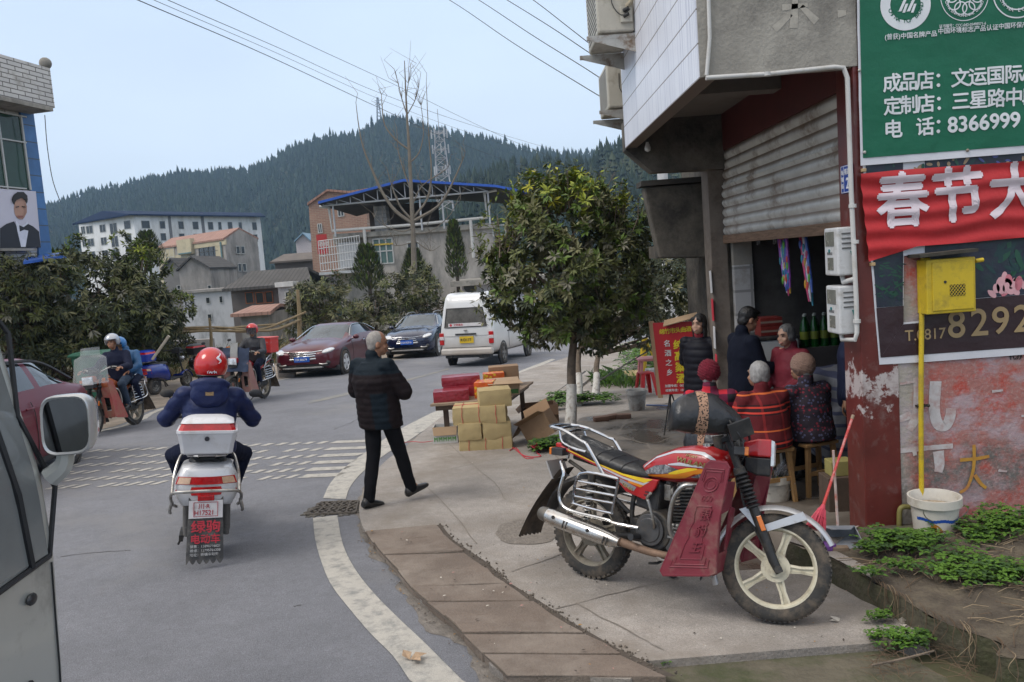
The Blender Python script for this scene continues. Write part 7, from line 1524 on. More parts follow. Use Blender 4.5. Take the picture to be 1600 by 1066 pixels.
q.build('roof_rail', chrome_d, C2)
HB = [(0,.40,.66,.72,.6,.55,.38),(-.10,.27,.76,.84,.80,.74,.52),(-.5,.22,.88,.96,.86,.80,.58),(-1.0,.20,.95,1.03,.87,.81,.6),(-1.35,.20,.98,1.06,.87,.82,.62),(-2.1,.20,1.0,1.48,.87,.80,.56),(-2.8,.20,1.01,1.53,.87,.80,.56),(-3.35,.20,1.03,1.46,.87,.79,.53),(-3.95,.25,1.05,1.16,.86,.78,.5),(-4.25,.36,1.02,1.08,.80,.74,.5),(-4.36,.46,.95,1.0,.72,.64,.42)]
C3 = placecar('car', 'red hatchback at the left, half hidden by the silver van mirror', (113,727), R(-84), .87, -3.35)
carbody(C3, HB, red_c, [(4.1,4.9,4.1,6.1,'windscreen',cglass_b),(4.5,6.1,3.2,3.95,'side_window',cglass),(6.25,7.05,3.2,3.95,'side_window',cglass),(7.12,7.6,3.3,3.95,'quarter_window',cglass),(7.15,8.2,4.15,6.1,'rear_window',cglass)]); carwheels(C3, (-.8,-3.35), .875, .315)
q = M(); q.box((-2.1,0,.24),(3.4,1.68,.14)); q.build('sill', cladding, C3, sm=None, bevel=.03)
for s_ in (1,-1):
 q = M(); q.ell((-.2,s_*.62,.78),(.2,.15,.08),16,rot(z=-s_*32)); q.build('headlight', lens, C3); q = M(); q.ell((-4.15,s_*.70,.92),(.16,.10,.13),16,rot(z=s_*28)); q.build('tail_light', red_l, C3)
 q = M(); q.ell((-1.55,s_*.94,1.04),(.09,.09,.07),14); q.build('side_mirror', red_c, C3); q = M(); q.tube([(-1.5,s_*.80,1.12),(-2.1,s_*.62,1.45),(-2.8,s_*.61,1.49),(-3.4,s_*.60,1.42),(-3.9,s_*.73,1.16)], .022, 5, sub=4); q.build('rain_visor', black_p, C3); q = M()
 for x in (-2.3,-3.05): q.tube([(x,s_*.865,.9),(x-.1,s_*.885,.905),(x-.2,s_*.865,.91)], .013, 6, sub=3)
 q.build('door_handle', red_c, C3); q = M()
 for x in (-1.4,-2.5,-3.3): q.tube([(x,s_*.873,.35),(x,s_*.877,.6),(x,s_*.866,.85),(x,s_*.825,.98)], .005, 4, sub=3)
 q.build('door_seam', black_p, C3)
# ---- the white van driving away (origin at the rear bumper, x forward)
a_, b_ = gnd(786,568), gnd(819,562); hd = math.atan2((b_-a_).y,(b_-a_).x)
m_ = bikemw(V((0,0,0)), R(73), 0); o = gnd(786,568)-(m_@V((.95,-.80,0))); m_.translation = o
VN = thing('van', 'white high roofed minivan with a yellow plate driving away', 'van', mw=m_)
vw = mat('white_van_paint', (.66,.66,.65), r=.3, var=.05, sc=1.5, coat=.4, hook=lambda n, l, tc, out: (lambda f: mixc(n, l, f, out, (.38,.32,.26)))((lambda z, nz: (l(tc.outputs['Object'], nz.inputs['Vector']), setattr(nz.inputs['Scale'],'default_value',3), (lambda mr: (setattr(mr.inputs[1],'default_value',1.0), setattr(mr.inputs[2],'default_value',.45), l(math_(n,l,'ADD',z,math_(n,l,'MULTIPLY',nz.outputs[0],.2)), mr.inputs[0]), mr.outputs[0])[3])(n.new('ShaderNodeMapRange')))[2])(sepxyz(n,l,tc.outputs['Object'])[2], n.new('ShaderNodeTexNoise'))))
VS = [(0.02,.45,1.12,1.9,.74,.74,.56),(.10,.42,1.14,2.06,.82,.81,.62),(.35,.40,1.15,2.17,.845,.83,.66),(1.2,.38,1.15,2.20,.85,.84,.68),(2.6,.38,1.15,2.18,.85,.84,.68),(3.4,.38,1.14,2.05,.85,.83,.66),(3.9,.38,1.12,1.80,.85,.82,.62),(4.45,.38,1.08,1.25,.84,.80,.6),(4.75,.42,.95,1.0,.80,.76,.55),(4.85,.5,.80,.85,.7,.66,.5)]
carbody(VN, VS, vw, [(2.15,3.0,3.15,3.85,'side_window',cglass),(3.1,4.0,3.15,3.85,'side_window',cglass),(4.15,5.4,3.15,3.8,'side_window',cglass),(5.9,6.9,4.1,6.1,'windscreen',cglass_b)])
carwheels(VN, (.95,3.75), .85, .32, mat('steel_rim',(.24,.23,.22),r=.5,m=.4,dirt=((.14,.12,.1),.4,9)))
q = M(); q.grid(lambda s, t: V((.010,(2*s-1)*(.66-.10*t),1.20+.56*t)), 18, 10); rw_ = q.build('rear_window', mat('rear_glass',(.10,.095,.085),r=.2,var=.5,sc=3), VN, sm=180)
q = M(); q.tube([V((.008,(2*s-1)*(.66-.10*t),1.20+.56*t)) for s, t in [(i/12,0) for i in range(13)]+[(1,j/6) for j in range(1,7)]+[(1-i/12,1) for i in range(1,13)]+[(0,1-j/6) for j in range(1,6)]], .014, 6, closed=True); q.build('seal', black_p, rw_)
q = M(); q.box((-.012,0,1.265),(.006,1.06,.10)); sk = q.build('sticker', mat('sticker_white',(.60,.58,.58),r=.5), rw_, sm=None); text('文明乘车', .075, pr, sk, (-.0165,.36,1.24), Y_, UZ, bold=.02); q = M(); q.cyl((-.0155,.45,1.265),(-.0175,.45,1.265),.04); q.build('emblem', mat('red_emblem',(.5,.03,.04)), sk)
q = M(); q.box((.06,0,.47),(.22,1.62,.20)); q.build('rear_bumper', vw, VN, sm=None, bevel=.05); q = M(); q.box((.2,0,.34),(.3,1.4,.12)); q.cyl((.0,.5,.32),(.4,.5,.34),.035); q.box((1.0,0,.34),(.12,1.3,.10)); q.build('underbody', blackm, VN, sm=None)
q = M(); q.box((-.012,0,.985),(.03,.66,.05)); q.build('tailgate_handle', black_p, VN, sm=None, bevel=.01); q = M(); q.ell((-.012,0,1.10),(.012,.06,.035),12); q.build('badge', chrome_d, VN)
q = M(); q.tube([(.045,-.80,.70),(.02,-.74,.93),(.0,-.3,.93)], .004, 4); q.tube([(.045,.80,.70),(.02,.74,.93),(.0,.3,.93)], .004, 4); q.tube([(.012,-.76,.60),(.0,0,.59),(.012,.76,.60)], .006, 4); q.build('tailgate_seam', black_p, VN)
platebox(VN,(-.012,-.02,.82),(.015,.44,.20),yel_pl,'R·D177',mat('plate_black',(.03,.03,.03)),.11,Y_,UZ,.19)
for s_ in (1,-1):
 q = M(); q.box((.045,s_*.775,.86),(.10,.14,.36)); tl = q.build('tail_light', red_l, VN, sm=None, bevel=.02); q = M(); q.box((.040,s_*.775,.88),(.105,.145,.10)); q.build('reverse_lens', mat('pale_lens',(.55,.50,.50),r=.2,coat=.4), tl, sm=None, bevel=.01)
 q = M(); q.box((1.75,s_*.853,.98),(.7,.02,.04)); q.build('slide_rail', black_p, VN, sm=None); q = M()
 for x in (1.55,2.75,3.55): q.tube([(x,s_*.853,.5),(x,s_*.856,.8),(x,s_*.845,1.1),(x,s_*.70,1.9)], .005, 4, sub=3)
 q.build('door_seam', black_p, VN)
q = M(); q.tube([(.16,-.60,1.95),(.22,-.62,2.05)], .02, 6); q.build('roof_lamp', black_p, VN)
# ---- the silver van we stand beside: its right flank and mirror
FV = thing('van', 'silver grey van at the left edge with a chrome rimmed side mirror', 'van', (-2.75,1.2,-.02), world=True)
fsil = mat('silver_green_paint', (.50,.52,.50), r=.35, m=.45, var=.04, sc=1.5, coat=.35, dirt=((.24,.235,.22),.25,2));
YF = 3.0
_vxs = [(0,-1.90),(.25,-1.85),(.49,-1.824),(1.02,-1.793),(1.32,-1.80),(1.575,-1.843),(1.92,-1.905),(2.1,-1.97),(2.2,-2.06)]
def vx(z): return interp(_vxs, z)
def vend(z): return YF
zs = [.15,.25,.35,.5,.65,.8,.9,.97,1.03,1.12,1.3,1.45,1.575,1.7,1.8,1.92,2.0,2.1,2.2]
q = M(); W_ = []
for z in zs:
 x, e = vx(z), vend(z); r_ = .07; n_ = 8
 ring = [V((x,-1.6,z)),V((x,0,z)),V((x,1.5,z)),V((x,e-r_,z))]+[V((x-r_+r_*cos(a),e-r_+r_*sin(a),z)) for a in [pi/2*i/n_ for i in range(1,n_+1)]]+[V((x-1.3,e,z)),V((x-1.65,e-.2,z)),V((x-1.7,0,z)),V((x-1.7,-1.6,z))]
 W_.append(ring)
q.loft(W_); fb = q.build('body', fsil, FV, sm=50)
seal = mat('rubber_seal', (.012,.013,.016), r=.5); fglass = mat('grey_reflection_glass', (.17,.185,.19), r=.12, var=.2, sc=2, coat=.4)  # light grey reflection in the van window is put into the glass colour
def onv(y, z, o=.0): return V((vx(z)+o,y,z))
q = M(); q.grid(lambda s, t: (lambda z: onv(1.2+(vend(z)-.09-1.2)*s,z,.006))(1.04+1.05*t), 12, 10); sw = q.build('door_window', fglass, fb, sm=180)
def fpath(y0f, y1f, z0, z1, o): return [onv(y0f(z0),z0,o), onv(y1f(z0),z0,o), onv(y1f((z0+z1)/2),(z0+z1)/2,o), onv(y1f(z1),z1,o), onv(y0f(z1),z1,o)]
q = M(); q.tube(fpath(lambda z: 1.0, lambda z: vend(z)-.085, 1.03, 2.1, .006), .011, 6, sub=2); q.tube([onv(2.80-(z-1.03)*.05,z,.01) for z in (1.03,1.3,1.6,1.96)], .014, 6); q.build('window_seal', seal, sw)
q = M(); q.tube([onv(vend(z)-.07,z,.003) for z in (.2,.5,.8,1.0)], .0035, 5, sub=3); q.tube([onv(1.0,z,.004) for z in (.2,.5,.8,1.0,1.2,1.5,1.85)], .006, 5, sub=3); q.build('door_seam', seal, fb)
q = M(); q.tube([(vx(.62)+.004,-1,.62),(vx(.62)+.004,1.5,.62),(vx(.62)+.004,2.75,.62)], .014, 6); q.build('rub_strip', seal, fb); q = M(); q.ell((vx(.9)+.012,2.78,.92),(.012,.03,.022),12); q.build('side_repeater', mat('dark_lamp',(.03,.03,.032),r=.3), fb)
q = M(); q.cyl((vx(.4)+.01,2.45,.33),(vx(.4)-.2,2.45,.33),.33,n=32); q.build('wheel', rubber, FV)
mc = at(104,664,2.95); MRR = .0
fwv = (mc-CAM); dY = V((.02,-1,-.0)).normalized(); mx_, my_, mz_ = basis(dY, (1,0,0)); mxx = V((1,.02,0)).normalized(); mup = V((.06,0,1)).normalized()
def rrect(c, w, h, k, off):
 o = []
 for i in range(28):
  a = 2*pi*i/28; ca, sa = cos(a), sin(a); e = .5; o.append(c+mxx*(w*math.copysign(abs(ca)**e,ca)*k)+mup*(h*math.copysign(abs(sa)**e,sa)*k)+dY*off)
 return o
q = M(); w_, h_ = .093, .114; q.loft([rrect(mc,w_,h_,.55,-.12),rrect(mc,w_,h_,.85,-.085),rrect(mc,w_,h_,1.0,-.03),rrect(mc,w_,h_,1.0,.008),rrect(mc,w_,h_,.95,.014),rrect(mc,w_,h_,.88,.006)], cap=True); mm = q.build('side_mirror', mat('mirror_shell',(.50,.51,.51),r=.25,m=.4,coat=.4,var=.05), FV, sm=60)
q = M(); q.face(*rrect(mc,w_,h_,.885,.0075)); q.build('mirror_glass', mat('mirror_glass',(.30,.31,.33),r=.02,m=1,var=.02), mm, sm=None)
q = M(); q.tube([mc+V((-.03,.03,-.10)), mc+V((-.05,.03,-.16)), mc+V((-.10,.02,-.20))], [.03,.035,.04], 8, sub=3); q.build('mirror_arm', fsil, mm)
# ================================================================ PEOPLE (local frame: +Y is where they face, +X their right)
def skinm(n_, c): return mat('skin_'+n_, c, r=.5, var=.10, sc=25, spec=.35)
skin_a = skinm('tan',(.34,.185,.115)); skin_b = skinm('old',(.30,.15,.09)); skin_c = skinm('light',(.42,.25,.175))
shoe_m = mat('black_shoe', (.016,.015,.015), r=.35, var=.2, sc=12, dirt=((.08,.07,.06),.2,12)); eye_m = mat('eye_dark', (.012,.01,.01), r=.2); lip_m = mat('lips', (.26,.075,.06), r=.5); tooth_m = mat('teeth', (.6,.57,.5), r=.4)
hair_b = mat('black_hair', (.010,.009,.009), r=.42, var=.4, sc=40, bump=.5, bsc=90, stretch=(1,1,.25)); hair_g = mat('grey_hair', (.30,.29,.28), r=.55, var=.35, sc=30, bump=.5, bsc=90, stretch=(1,1,.3)); hair_s = mat('salt_hair', (.10,.10,.10), r=.5, var=.6, sc=40, bump=.5, bsc=90, stretch=(1,1,.3)); hair_c = mat('cropped_hair', (.29,.265,.24), r=.7, var=.25, sc=60, bump=.4, bsc=200)
STAND = dict(pel=(0,0,.95),chest=(0,0,1.24),neck=(0,-.01,1.42),head=(0,.02,1.575),sL=(-.175,-.01,1.37),sR=(.175,-.01,1.37),eL=(-.225,-.03,1.09),eR=(.225,-.03,1.09),wL=(-.23,.06,.85),wR=(.23,.06,.85),hL=(-.085,0,.92),hR=(.085,0,.92),kL=(-.09,.02,.50),kR=(.09,.02,.50),aL=(-.09,-.02,.085),aR=(.09,-.02,.085),tL=(-.10,.13,.04),tR=(.10,.13,.04))
def eloft(q, secs, n=22):
 """elliptical sections (centre, half width, half depth, lean of the normal)"""
 q.loft([[Vector(c)+V((rx*cos(a),ry*sin(a),sin(a)*tl)) for a in [2*pi*i/n for i in range(n)]] for c, rx, ry, tl in secs])
def hand(q, w, d, side, curl=.5, up=V((0,0,1))):
 """palm, four curled fingers and a thumb from the wrist along d"""
 w = Vector(w); d = Vector(d).normalized(); n_ = (up-d*up.dot(d)); n_ = n_.normalized() if n_.length > .1 else basis(d)[0]; s_ = d.cross(n_)*side
 pc = w+d*.05; q.cap(w, w+d*.02, .026, .03);
 for k in (-1,-.33,.33,1): q.cap(w+d*.015+s_*k*.016, w+d*.085+s_*k*.026, .017, .014)
 for k, ln in ((-1,.062),(-.33,.074),(.33,.078),(1,.068)):
  b = w+d*.09+s_*k*.027; p = b; dd = d
  for j, f in enumerate((.45,.32,.25)):
   a = curl*(.5+.4*j); dd = (dd*cos(a)-n_*sin(a)).normalized(); e = p+dd*ln*f*1.15; q.cap(p, e, .0098-.0008*j, .0092-.0008*j, 8); p = e
 b = w+d*.03+s_*.026; e = b+(s_*.6+d*.7-n_*.3).normalized()*.045; q.cap(b, e, .013, .0115, 8); q.cap(e, e+(d*.9-n_*.45+s_*.1).normalized()*.032, .0112, .0098, 8)
def person(lab, J=None, H=1.7, skin=skin_a, yaw=0, pitch=0, jacket=None, trousers=None, hair=None, hat=None, mw=None, loc=None, rz=0, jlen=.80, jdisp=None, puff=1.0, group=None, shoes=True, smile=False, gloves=None, seated=False, collar=None, hands=(1,1), curl=(.6,.6), coat_flare=0):
 j = dict(STAND); k = H/1.7
 if J: j.update(J)
 j = {a: Vector(b)*k for a, b in j.items()}
 P = thing('person', lab, 'person', loc or (0,0,0), rz, group=group, mw=mw)
 Hm = rot(z=yaw)@rot(x=pitch); hc = j['head']
 def h(x, y, z): return hc+Hm@(V((x,y,z))*k)
 q = M()     # --- the whole figure, head to foot, as one skin
 q.ell(h(0,-.012,.022), (.076*k,.094*k,.098*k), 20, Hm); q.ell(h(0,.030,-.045), (.058*k,.062*k,.068*k), 18, Hm); q.ell(h(0,.058,-.088), (.028*k,.026*k,.022*k), 12, Hm)
 q.ell(h(0,.072,.030), (.050*k,.018*k,.016*k), 12, Hm)
 q.loft([[h(*p) for p in ring] for ring in ([(-.006,.078,.025),(.006,.078,.025),(.005,.07,.03),(-.005,.07,.03)],[(-.010,.094,-.008),(.010,.094,-.008),(.007,.06,.0),(-.007,.06,.0)],[(-.019,.098,-.028),(.019,.098,-.028),(.012,.06,-.02),(-.012,.06,-.02)],[(-.014,.085,-.036),(.014,.085,-.036),(.01,.06,-.034),(-.01,.06,-.034)])])
 for s_ in (1,-1): q.ell(h(s_*.076,-.008,-.012), (.011*k,.022*k,.034*k), 12, Hm@rot(z=s_*12)); q.ell(h(s_*.040,.060,-.030), (.024*k,.020*k,.020*k), 12, Hm)
 q.ell(h(0,.088,-.062), (.024*k,.010*k,.010*k), 10, Hm)
 q.cap(j['neck']-V((0,0,.05)), hc+V((0,-.012,-.03)), .056*k, .050*k)
 mid = j['pel'].lerp(j['chest'],.5)
 q.cap(j['hL'], j['hR'], .09*k); q.cap(j['pel'], mid, .105*k, .10*k); q.cap(mid, j['chest'], .10*k, .115*k); q.cap(j['sL'], j['sR'], .05*k); q.cap(j['chest'], j['neck'], .11*k, .055*k)
 for s_ in 'LR':
  q.cap(j['s'+s_], j['e'+s_], .046*k, .037*k); q.cap(j['e'+s_], j['w'+s_], .036*k, .026*k); q.cap(j['h'+s_], j['k'+s_], .075*k, .05*k); q.cap(j['k'+s_], j['a'+s_], .048*k, .034*k); q.cap(j['a'+s_], j['a'+s_].lerp(j['t'+s_],.35), .034*k, .024*k)
 for n_, s_ in enumerate('LR'):
  if hands[n_]:
   d = j['w'+s_]-j['e'+s_]; d = d if not isinstance(hands[n_], tuple) else Vector(hands[n_]); hand(q, j['w'+s_], d, 1 if s_ == 'R' else -1, curl[n_])
 body = fuse(q, 'body', skin, P, .0085, 2)
 for s_ in (1,-1):
  q = M(); q.ell(h(s_*.031,.077,.012), (.013*k,.006*k,.006*k), 10, Hm); q.build('eye', eye_m, body); q = M(); q.tube([h(s_*.015,.086,.030), h(s_*.034,.084,.036), h(s_*.052,.070,.030)], .0042*k, 5, sub=3); q.build('eyebrow', hair_b if hair is not hair_g else hair_s, body)
 q = M(); q.tube([h(-.028 if smile else -.022,.083,-.058 if smile else -.064), h(0,.0985,-.066), h(.028 if smile else .022,.083,-.058 if smile else -.064)], [.003,.0062,.003], 6, sub=4); q.build('mouth', lip_m, body)
 if smile: q = M(); q.tube([h(-.02,.090,-.062), h(0,.1015,-.0665), h(.02,.090,-.062)], [.002,.004,.002], 6, sub=4); q.build('teeth', tooth_m, body)
 # --- trousers and shoes
 if trousers:
  q = M(); q.cap(j['hL'], j['hR'], .105*k); q.cap(j['pel'], j['pel']+V((0,0,.06)), .125*k)
  for s_ in 'LR': q.cap(j['h'+s_], j['k'+s_], .096*k, .074*k); q.cap(j['k'+s_], j['a'+s_]+(j['k'+s_]-j['a'+s_])*.03, .074*k, .058*k)
  fuse(q, 'trousers', trousers, P, .013, 4, lambda p, n_: .006*N3(p*9)+.005*abs(N3(p*16+V((3,0,0)))))
 if shoes:
  for s_ in 'LR':
   q = M(); a, t = j['a'+s_], j['t'+s_]; d = (t-a); f = V((d.x,d.y,d.z*.6)).normalized(); x, y, z = f, None, None; up = V((0,0,1)); up = (up-f*up.dot(f)).normalized(); lat = f.cross(up)
   so = a-up*.055*k
   secs = []
   for u_, w, z0, z1 in ((-.075,.026,.0,.055),(-.055,.038,-.012,.085),(.0,.040,-.014,.09),(.06,.043,-.014,.062),(.12,.048,-.014,.045),(.165,.040,-.012,.032),(.185,.018,-.004,.018)):
    secs.append([so+f*u_*k+lat*(w*k*cos(b))+up*((z0+z1)/2+(z1-z0)/2*sin(b))*k for b in [2*pi*i/14 for i in range(14)]])
   q.loft(secs); q.build('shoe', shoe_m if shoes is True else shoes, P, sm=60)
 # --- jacket
 if jacket:
  q = M(); pel, ch, nk = j['pel'], j['chest'], j['neck']; w = puff; bot = pel+(pel-ch).normalized()*((.95-jlen)*k) if not seated else pel-V((0,0,.03))
  fl = 1+coat_flare
  eloft(q, [(bot,.185*k*w*fl,.150*k*w*fl,0),(bot.lerp(pel,.5),.19*k*w*(1+coat_flare*.5),.152*k*w*(1+coat_flare*.5),0),(pel+V((0,0,.02)),.188*k*w,.150*k*w,0),(mid,.182*k*w,.145*k*w,0),(ch-V((0,0,.03)),.192*k*w,.148*k*w,0),(ch.lerp(nk,.45),.165*k*w,.125*k*w,0),(ch.lerp(nk,.85),.10*k*w,.09*k*w,0)])
  q.cap(j['sL']-V((-.03,0,.03)), j['sR']-V((.03,0,.03)), .072*k*w); q.cap(nk-V((0,0,.055)), j['sL']-V((0,0,.02)), .072*k, .064*k*w); q.cap(nk-V((0,0,.055)), j['sR']-V((0,0,.02)), .072*k, .064*k*w); q.cap(nk-V((0,0,.06)), nk+V((0,-.008,.035)), .085*k, .068*k)
  for s_ in 'LR': q.cap(j['s'+s_]-V((0,0,.022)), j['e'+s_], .074*k*w, .066*k*w); q.cap(j['e'+s_], j['w'+s_]+(j['e'+s_]-j['w'+s_])*.06, .066*k*w, .050*k*w)
  jk = fuse(q, 'jacket', jacket, P, .012, 5, jdisp or (lambda p, n_: .007*N3(p*7)+.006*abs(N3(p*13+V((0,4,0))))))
  if collar: q = M(); q.lathe([(.060*k,0),(.066*k,.03*k),(.063*k,.055*k),(.052*k,.05*k)], nk+V((0,.004,.0)), (hc-nk), 20, cap=False); q.build('collar', collar, P, sm=180)
 # --- hair and hats
 if hair:
  q = M(); q.ell(h(0,-.022,.034), (.084*k,.096*k,.096*k), 22, Hm); q.ell(h(0,-.058,-.025), (.070*k,.050*k,.062*k), 16, Hm)
  kind = hat if isinstance(hat, str) else None
  if kind in ('bob','long'):
   for s_ in (1,-1): q.ell(h(s_*.066,-.025,-.012), (.026*k,.060*k,.062*k), 14, Hm)
  if kind == 'long':
   q.ell(h(0,-.065,-.10), (.075*k,.045*k,.12*k), 16, Hm)
   for s_ in (1,-1): q.ell(h(s_*.07,-.02,-.09), (.024*k,.045*k,.09*k), 14, Hm); q.ell(h(s_*.045,.062,.062), (.035*k,.02*k,.03*k), 12, Hm@rot(y=s_*30))
  if kind == 'quiff': q.ell(h(0,.045,.085), (.062*k,.045*k,.030*k), 16, Hm@rot(x=-12)); q.ell(h(0,.085,.088), (.04*k,.022*k,.016*k), 12, Hm)
  if kind == 'crop': q = M(); q.ell(h(0,-.020,.026), (.0795*k,.0915*k,.095*k), 22, Hm); q.ell(h(0,-.050,-.03), (.064*k,.046*k,.055*k), 16, Hm)
  fuse(q, 'hair', hair, P, .009, 2, (lambda p, n_: .004*N3(p*38)) if kind != 'crop' else (lambda p, n_: .0015*N3(p*60)))
 return P, body, j, h, Hm
def helmet(P, h, Hm, m_, shell=(.128,.150,.135), visor=None):
 q = M(); rings = []
 for i in range(15):
  a = -.62+i/14*(pi/2+.62-.04); ring = []
  for jx in range(40):
   b = 2*pi*jx/40; front = max(0,sin(b)); p = V((shell[0]*cos(a)*cos(b), shell[1]*cos(a)*sin(b), shell[2]*sin(a)))
   if front > .35 and p.z < .03: p.z = .03+(p.z-.03)*.1; p.y = shell[1]*cos(.22)*sin(b)
   ring.append(h(p.x,p.y-.012,p.z+.035))
  rings.append(ring)
 q.loft(rings); hm = q.build('helmet', m_, P, sm=60)
 q = M(); q.tube([h(shell[0]*1.0*cos(-.62)*cos(b)*1.0, shell[1]*cos(-.62)*sin(b)-.012, -.062+.035-.02) for b in [R(200+140*i/16) for i in range(17)]], .008, 6); q.build('helmet_trim', black_p, hm)
 if visor: q = M(); q.grid(lambda s, t: (lambda b: h((shell[0]+.008)*cos(b)*(1-.12*t),(shell[1]+.010)*sin(b)*(1-.08*t)-.012,.075-.15*t))(R(25+130*s)), 16, 8); q.build('visor', visor, hm, sm=180)
 return hm
def quilt(sp, amp, wr=.004, o=0): return lambda p, n_: amp*(abs(sin(pi*(p.z+.012*N3(p*5))/sp+o))**.55-.6)+wr*N3(p*16)
def onbike(m_): return m_@Matrix.Rotation(R(-90),4,'Z')
# ---- the rider on the white scooter
navy_j = mat('navy_jacket', (.0085,.016,.068), r=.5, var=.15, sc=8, bump=.25, bsc=30, spec=.3); navy_t = mat('navy_trousers', (.008,.011,.028), spec=.15, r=.9, var=.2, sc=9)
Pm = onbike(SM.matrix_basis)
P, body, j, h, Hm = person('rider in navy padded jacket and red helmet on the white electric scooter, seen from behind', dict(pel=(0,.18,.90),chest=(0,.235,1.18),neck=(0,.25,1.36),head=(0,.285,1.50),sL=(-.20,.235,1.30),sR=(.20,.235,1.30),eL=(-.345,.40,1.07),eR=(.345,.42,1.06),wL=(-.345,.74,1.02),wR=(.345,.76,1.02),hL=(-.11,.17,.86),hR=(.11,.17,.86),kL=(-.29,.52,.74),kR=(.28,.52,.74),aL=(-.20,.62,.43),aR=(.20,.62,.43),tL=(-.21,.78,.40),tR=(.21,.78,.40)),
 skin=skin_a, jacket=navy_j, trousers=navy_t, hair=None, mw=Pm, jlen=.86, jdisp=quilt(.115,.011,.006), puff=1.14)
red_h = mat('red_helmet', (.50,.012,.012), r=.22, var=.08, sc=4, coat=.6); hm = helmet(P, h, Hm, red_h, (.135,.155,.150))
def hs(a_deg, z): # point on the back of the helmet
 zz = z; r_ = sqrt(max(.05,1-(zz/.150)**2)); b = R(-90+a_deg); return h(.1375*r_*cos(b), .1575*r_*sin(b)-.012, zz+.035)
for i, ch in enumerate('YAMA'): p = hs(-14+9.3*i,-.062); p1 = hs(-13+9.3*i,-.062); text(ch, .034, plw, hm, p, p1-p, (0,-.12,1), bold=.02, depth=.001)
q = M()
for k_ in range(4): q.tube([hs(28+6*sin(t*5+k_)+k_*3, .02+.05*t+.01*k_) for t in [i/10 for i in range(11)]], .0035, 4)
q.build('swirl_print', plw, hm)
q = M(); q.ell((0,.085,1.30), (.155,.055,.11), 20); q.tube([(-.13,.14,1.37),(-.08,.075,1.40),(0,.055,1.41),(.08,.075,1.40),(.13,.14,1.37)], .038, 10, sub=4); q.ell((0,.075,1.36), (.12,.06,.06), 16); fuse(q, 'hood', navy_j, P, .011, 5, lambda p, n_: .006*N3(p*15)+.004*abs(N3(p*28)))
q = M(); q.box((.0,.026,1.325), (.062,.006,.050), rot(x=-8)); q.build('leather_patch', mat('tan_patch',(.26,.17,.08),r=.7,var=.2,sc=40,bump=.5,bsc=120), P, sm=None)
q = M()
for s_ in (1,-1): q.cap((s_*.345,.72,1.025), (s_*.345,.85,1.02), .055, .048)
fuse(q, 'glove', mat('dark_mitt',(.014,.014,.018),r=.8,var=.2), P, .010, 4, lambda p, n_: .005*N3(p*20))
# ---- the couple on the oncoming motorcycle
SEAT = dict(pel=(0,.24,.93),chest=(0,.31,1.22),neck=(0,.33,1.40),head=(0,.37,1.55),sL=(-.19,.31,1.34),sR=(.19,.31,1.34),eL=(-.31,.46,1.10),eR=(.31,.46,1.10),wL=(-.34,.76,1.10),wR=(.34,.76,1.10),hL=(-.10,.22,.89),hR=(.10,.22,.89),kL=(-.22,.62,.80),kR=(.22,.62,.80),aL=(-.20,.48,.43),aR=(.20,.48,.43),tL=(-.21,.62,.39),tR=(.21,.62,.39))
nj2 = mat('navy_uniform', (.008,.011,.030), spec=.2, r=.8, var=.2, sc=8); jeans = mat('dark_jeans', (.018,.034,.062), r=.85, var=.25, sc=9)
P, body, j, h, Hm = person('rider in navy jacket and silver helmet behind a clear motorcycle windshield', SEAT, skin=skin_b, jacket=nj2, trousers=jeans, mw=onbike(MB1.matrix_basis), jlen=.88, puff=1.08)
helmet(P, h, Hm, mat('silver_helmet', (.42,.44,.48), r=.25, m=.5, coat=.4, var=.06))
q = M(); q.ell((.235,.40,1.25),(.035,.02,.028),10); q.build('arm_badge', mat('yellow_badge',(.6,.45,.03),r=.6), P)
PAX = {k_: Vector(v)+V((0,-.34,.03)) for k_, v in SEAT.items()}; PAX.update(eL=V((-.27,.08,1.12)),eR=V((.27,.08,1.12)),wL=V((-.19,.27,1.05)),wR=V((.19,.27,1.05)),kL=V((-.27,.30,.80)),kR=V((.27,.30,.80)),aL=V((-.23,.12,.46)),aR=V((.23,.12,.46)),tL=V((-.24,.26,.42)),tR=V((.24,.26,.42)),head=V((.10,.02,1.545)))
P, body, j, h, Hm = person('passenger in bright blue jacket and blue helmet sitting behind the silver helmeted rider', PAX, H=1.64, skin=skin_b, jacket=mat('bright_blue_jacket',(.014,.085,.21),r=.55,var=.2,sc=8), trousers=navy_t, mw=onbike(MB1.matrix_basis), jlen=.88, puff=1.1, yaw=-12)
helmet(P, h, Hm, mat('blue_helmet', (.02,.16,.42), r=.3, coat=.4, var=.1)); q = M(); q.lathe([(.10,0),(.118,.03),(.10,.05)], h(0,-.01,-.03), (0,0,1), 24, cap=False); q.build('fur_trim', mat('brown_fur',(.13,.09,.06),r=.95,var=.4,sc=60), P)
# ---- the delivery rider
P, body, j, h, Hm = person('delivery rider in dark jacket and red visored helmet on the second oncoming motorcycle', SEAT, skin=skin_a, jacket=mat('charcoal_jacket',(.022,.022,.027),r=.6,var=.25,sc=8), trousers=navy_t, mw=onbike(MB2.matrix_basis), jlen=.88, puff=1.08, yaw=8)
helmet(P, h, Hm, red_h, visor=mat('smoke_visor',(.05,.05,.06),r=.08,alpha=.8,coat=.5)); q = M(); q.cap((.34,.70,1.10),(.30,.88,1.04),.075,.10); fuse(q, 'mitt', mat('grey_mitt',(.09,.095,.10),r=.7,var=.3,sc=20), P, .012, 4)
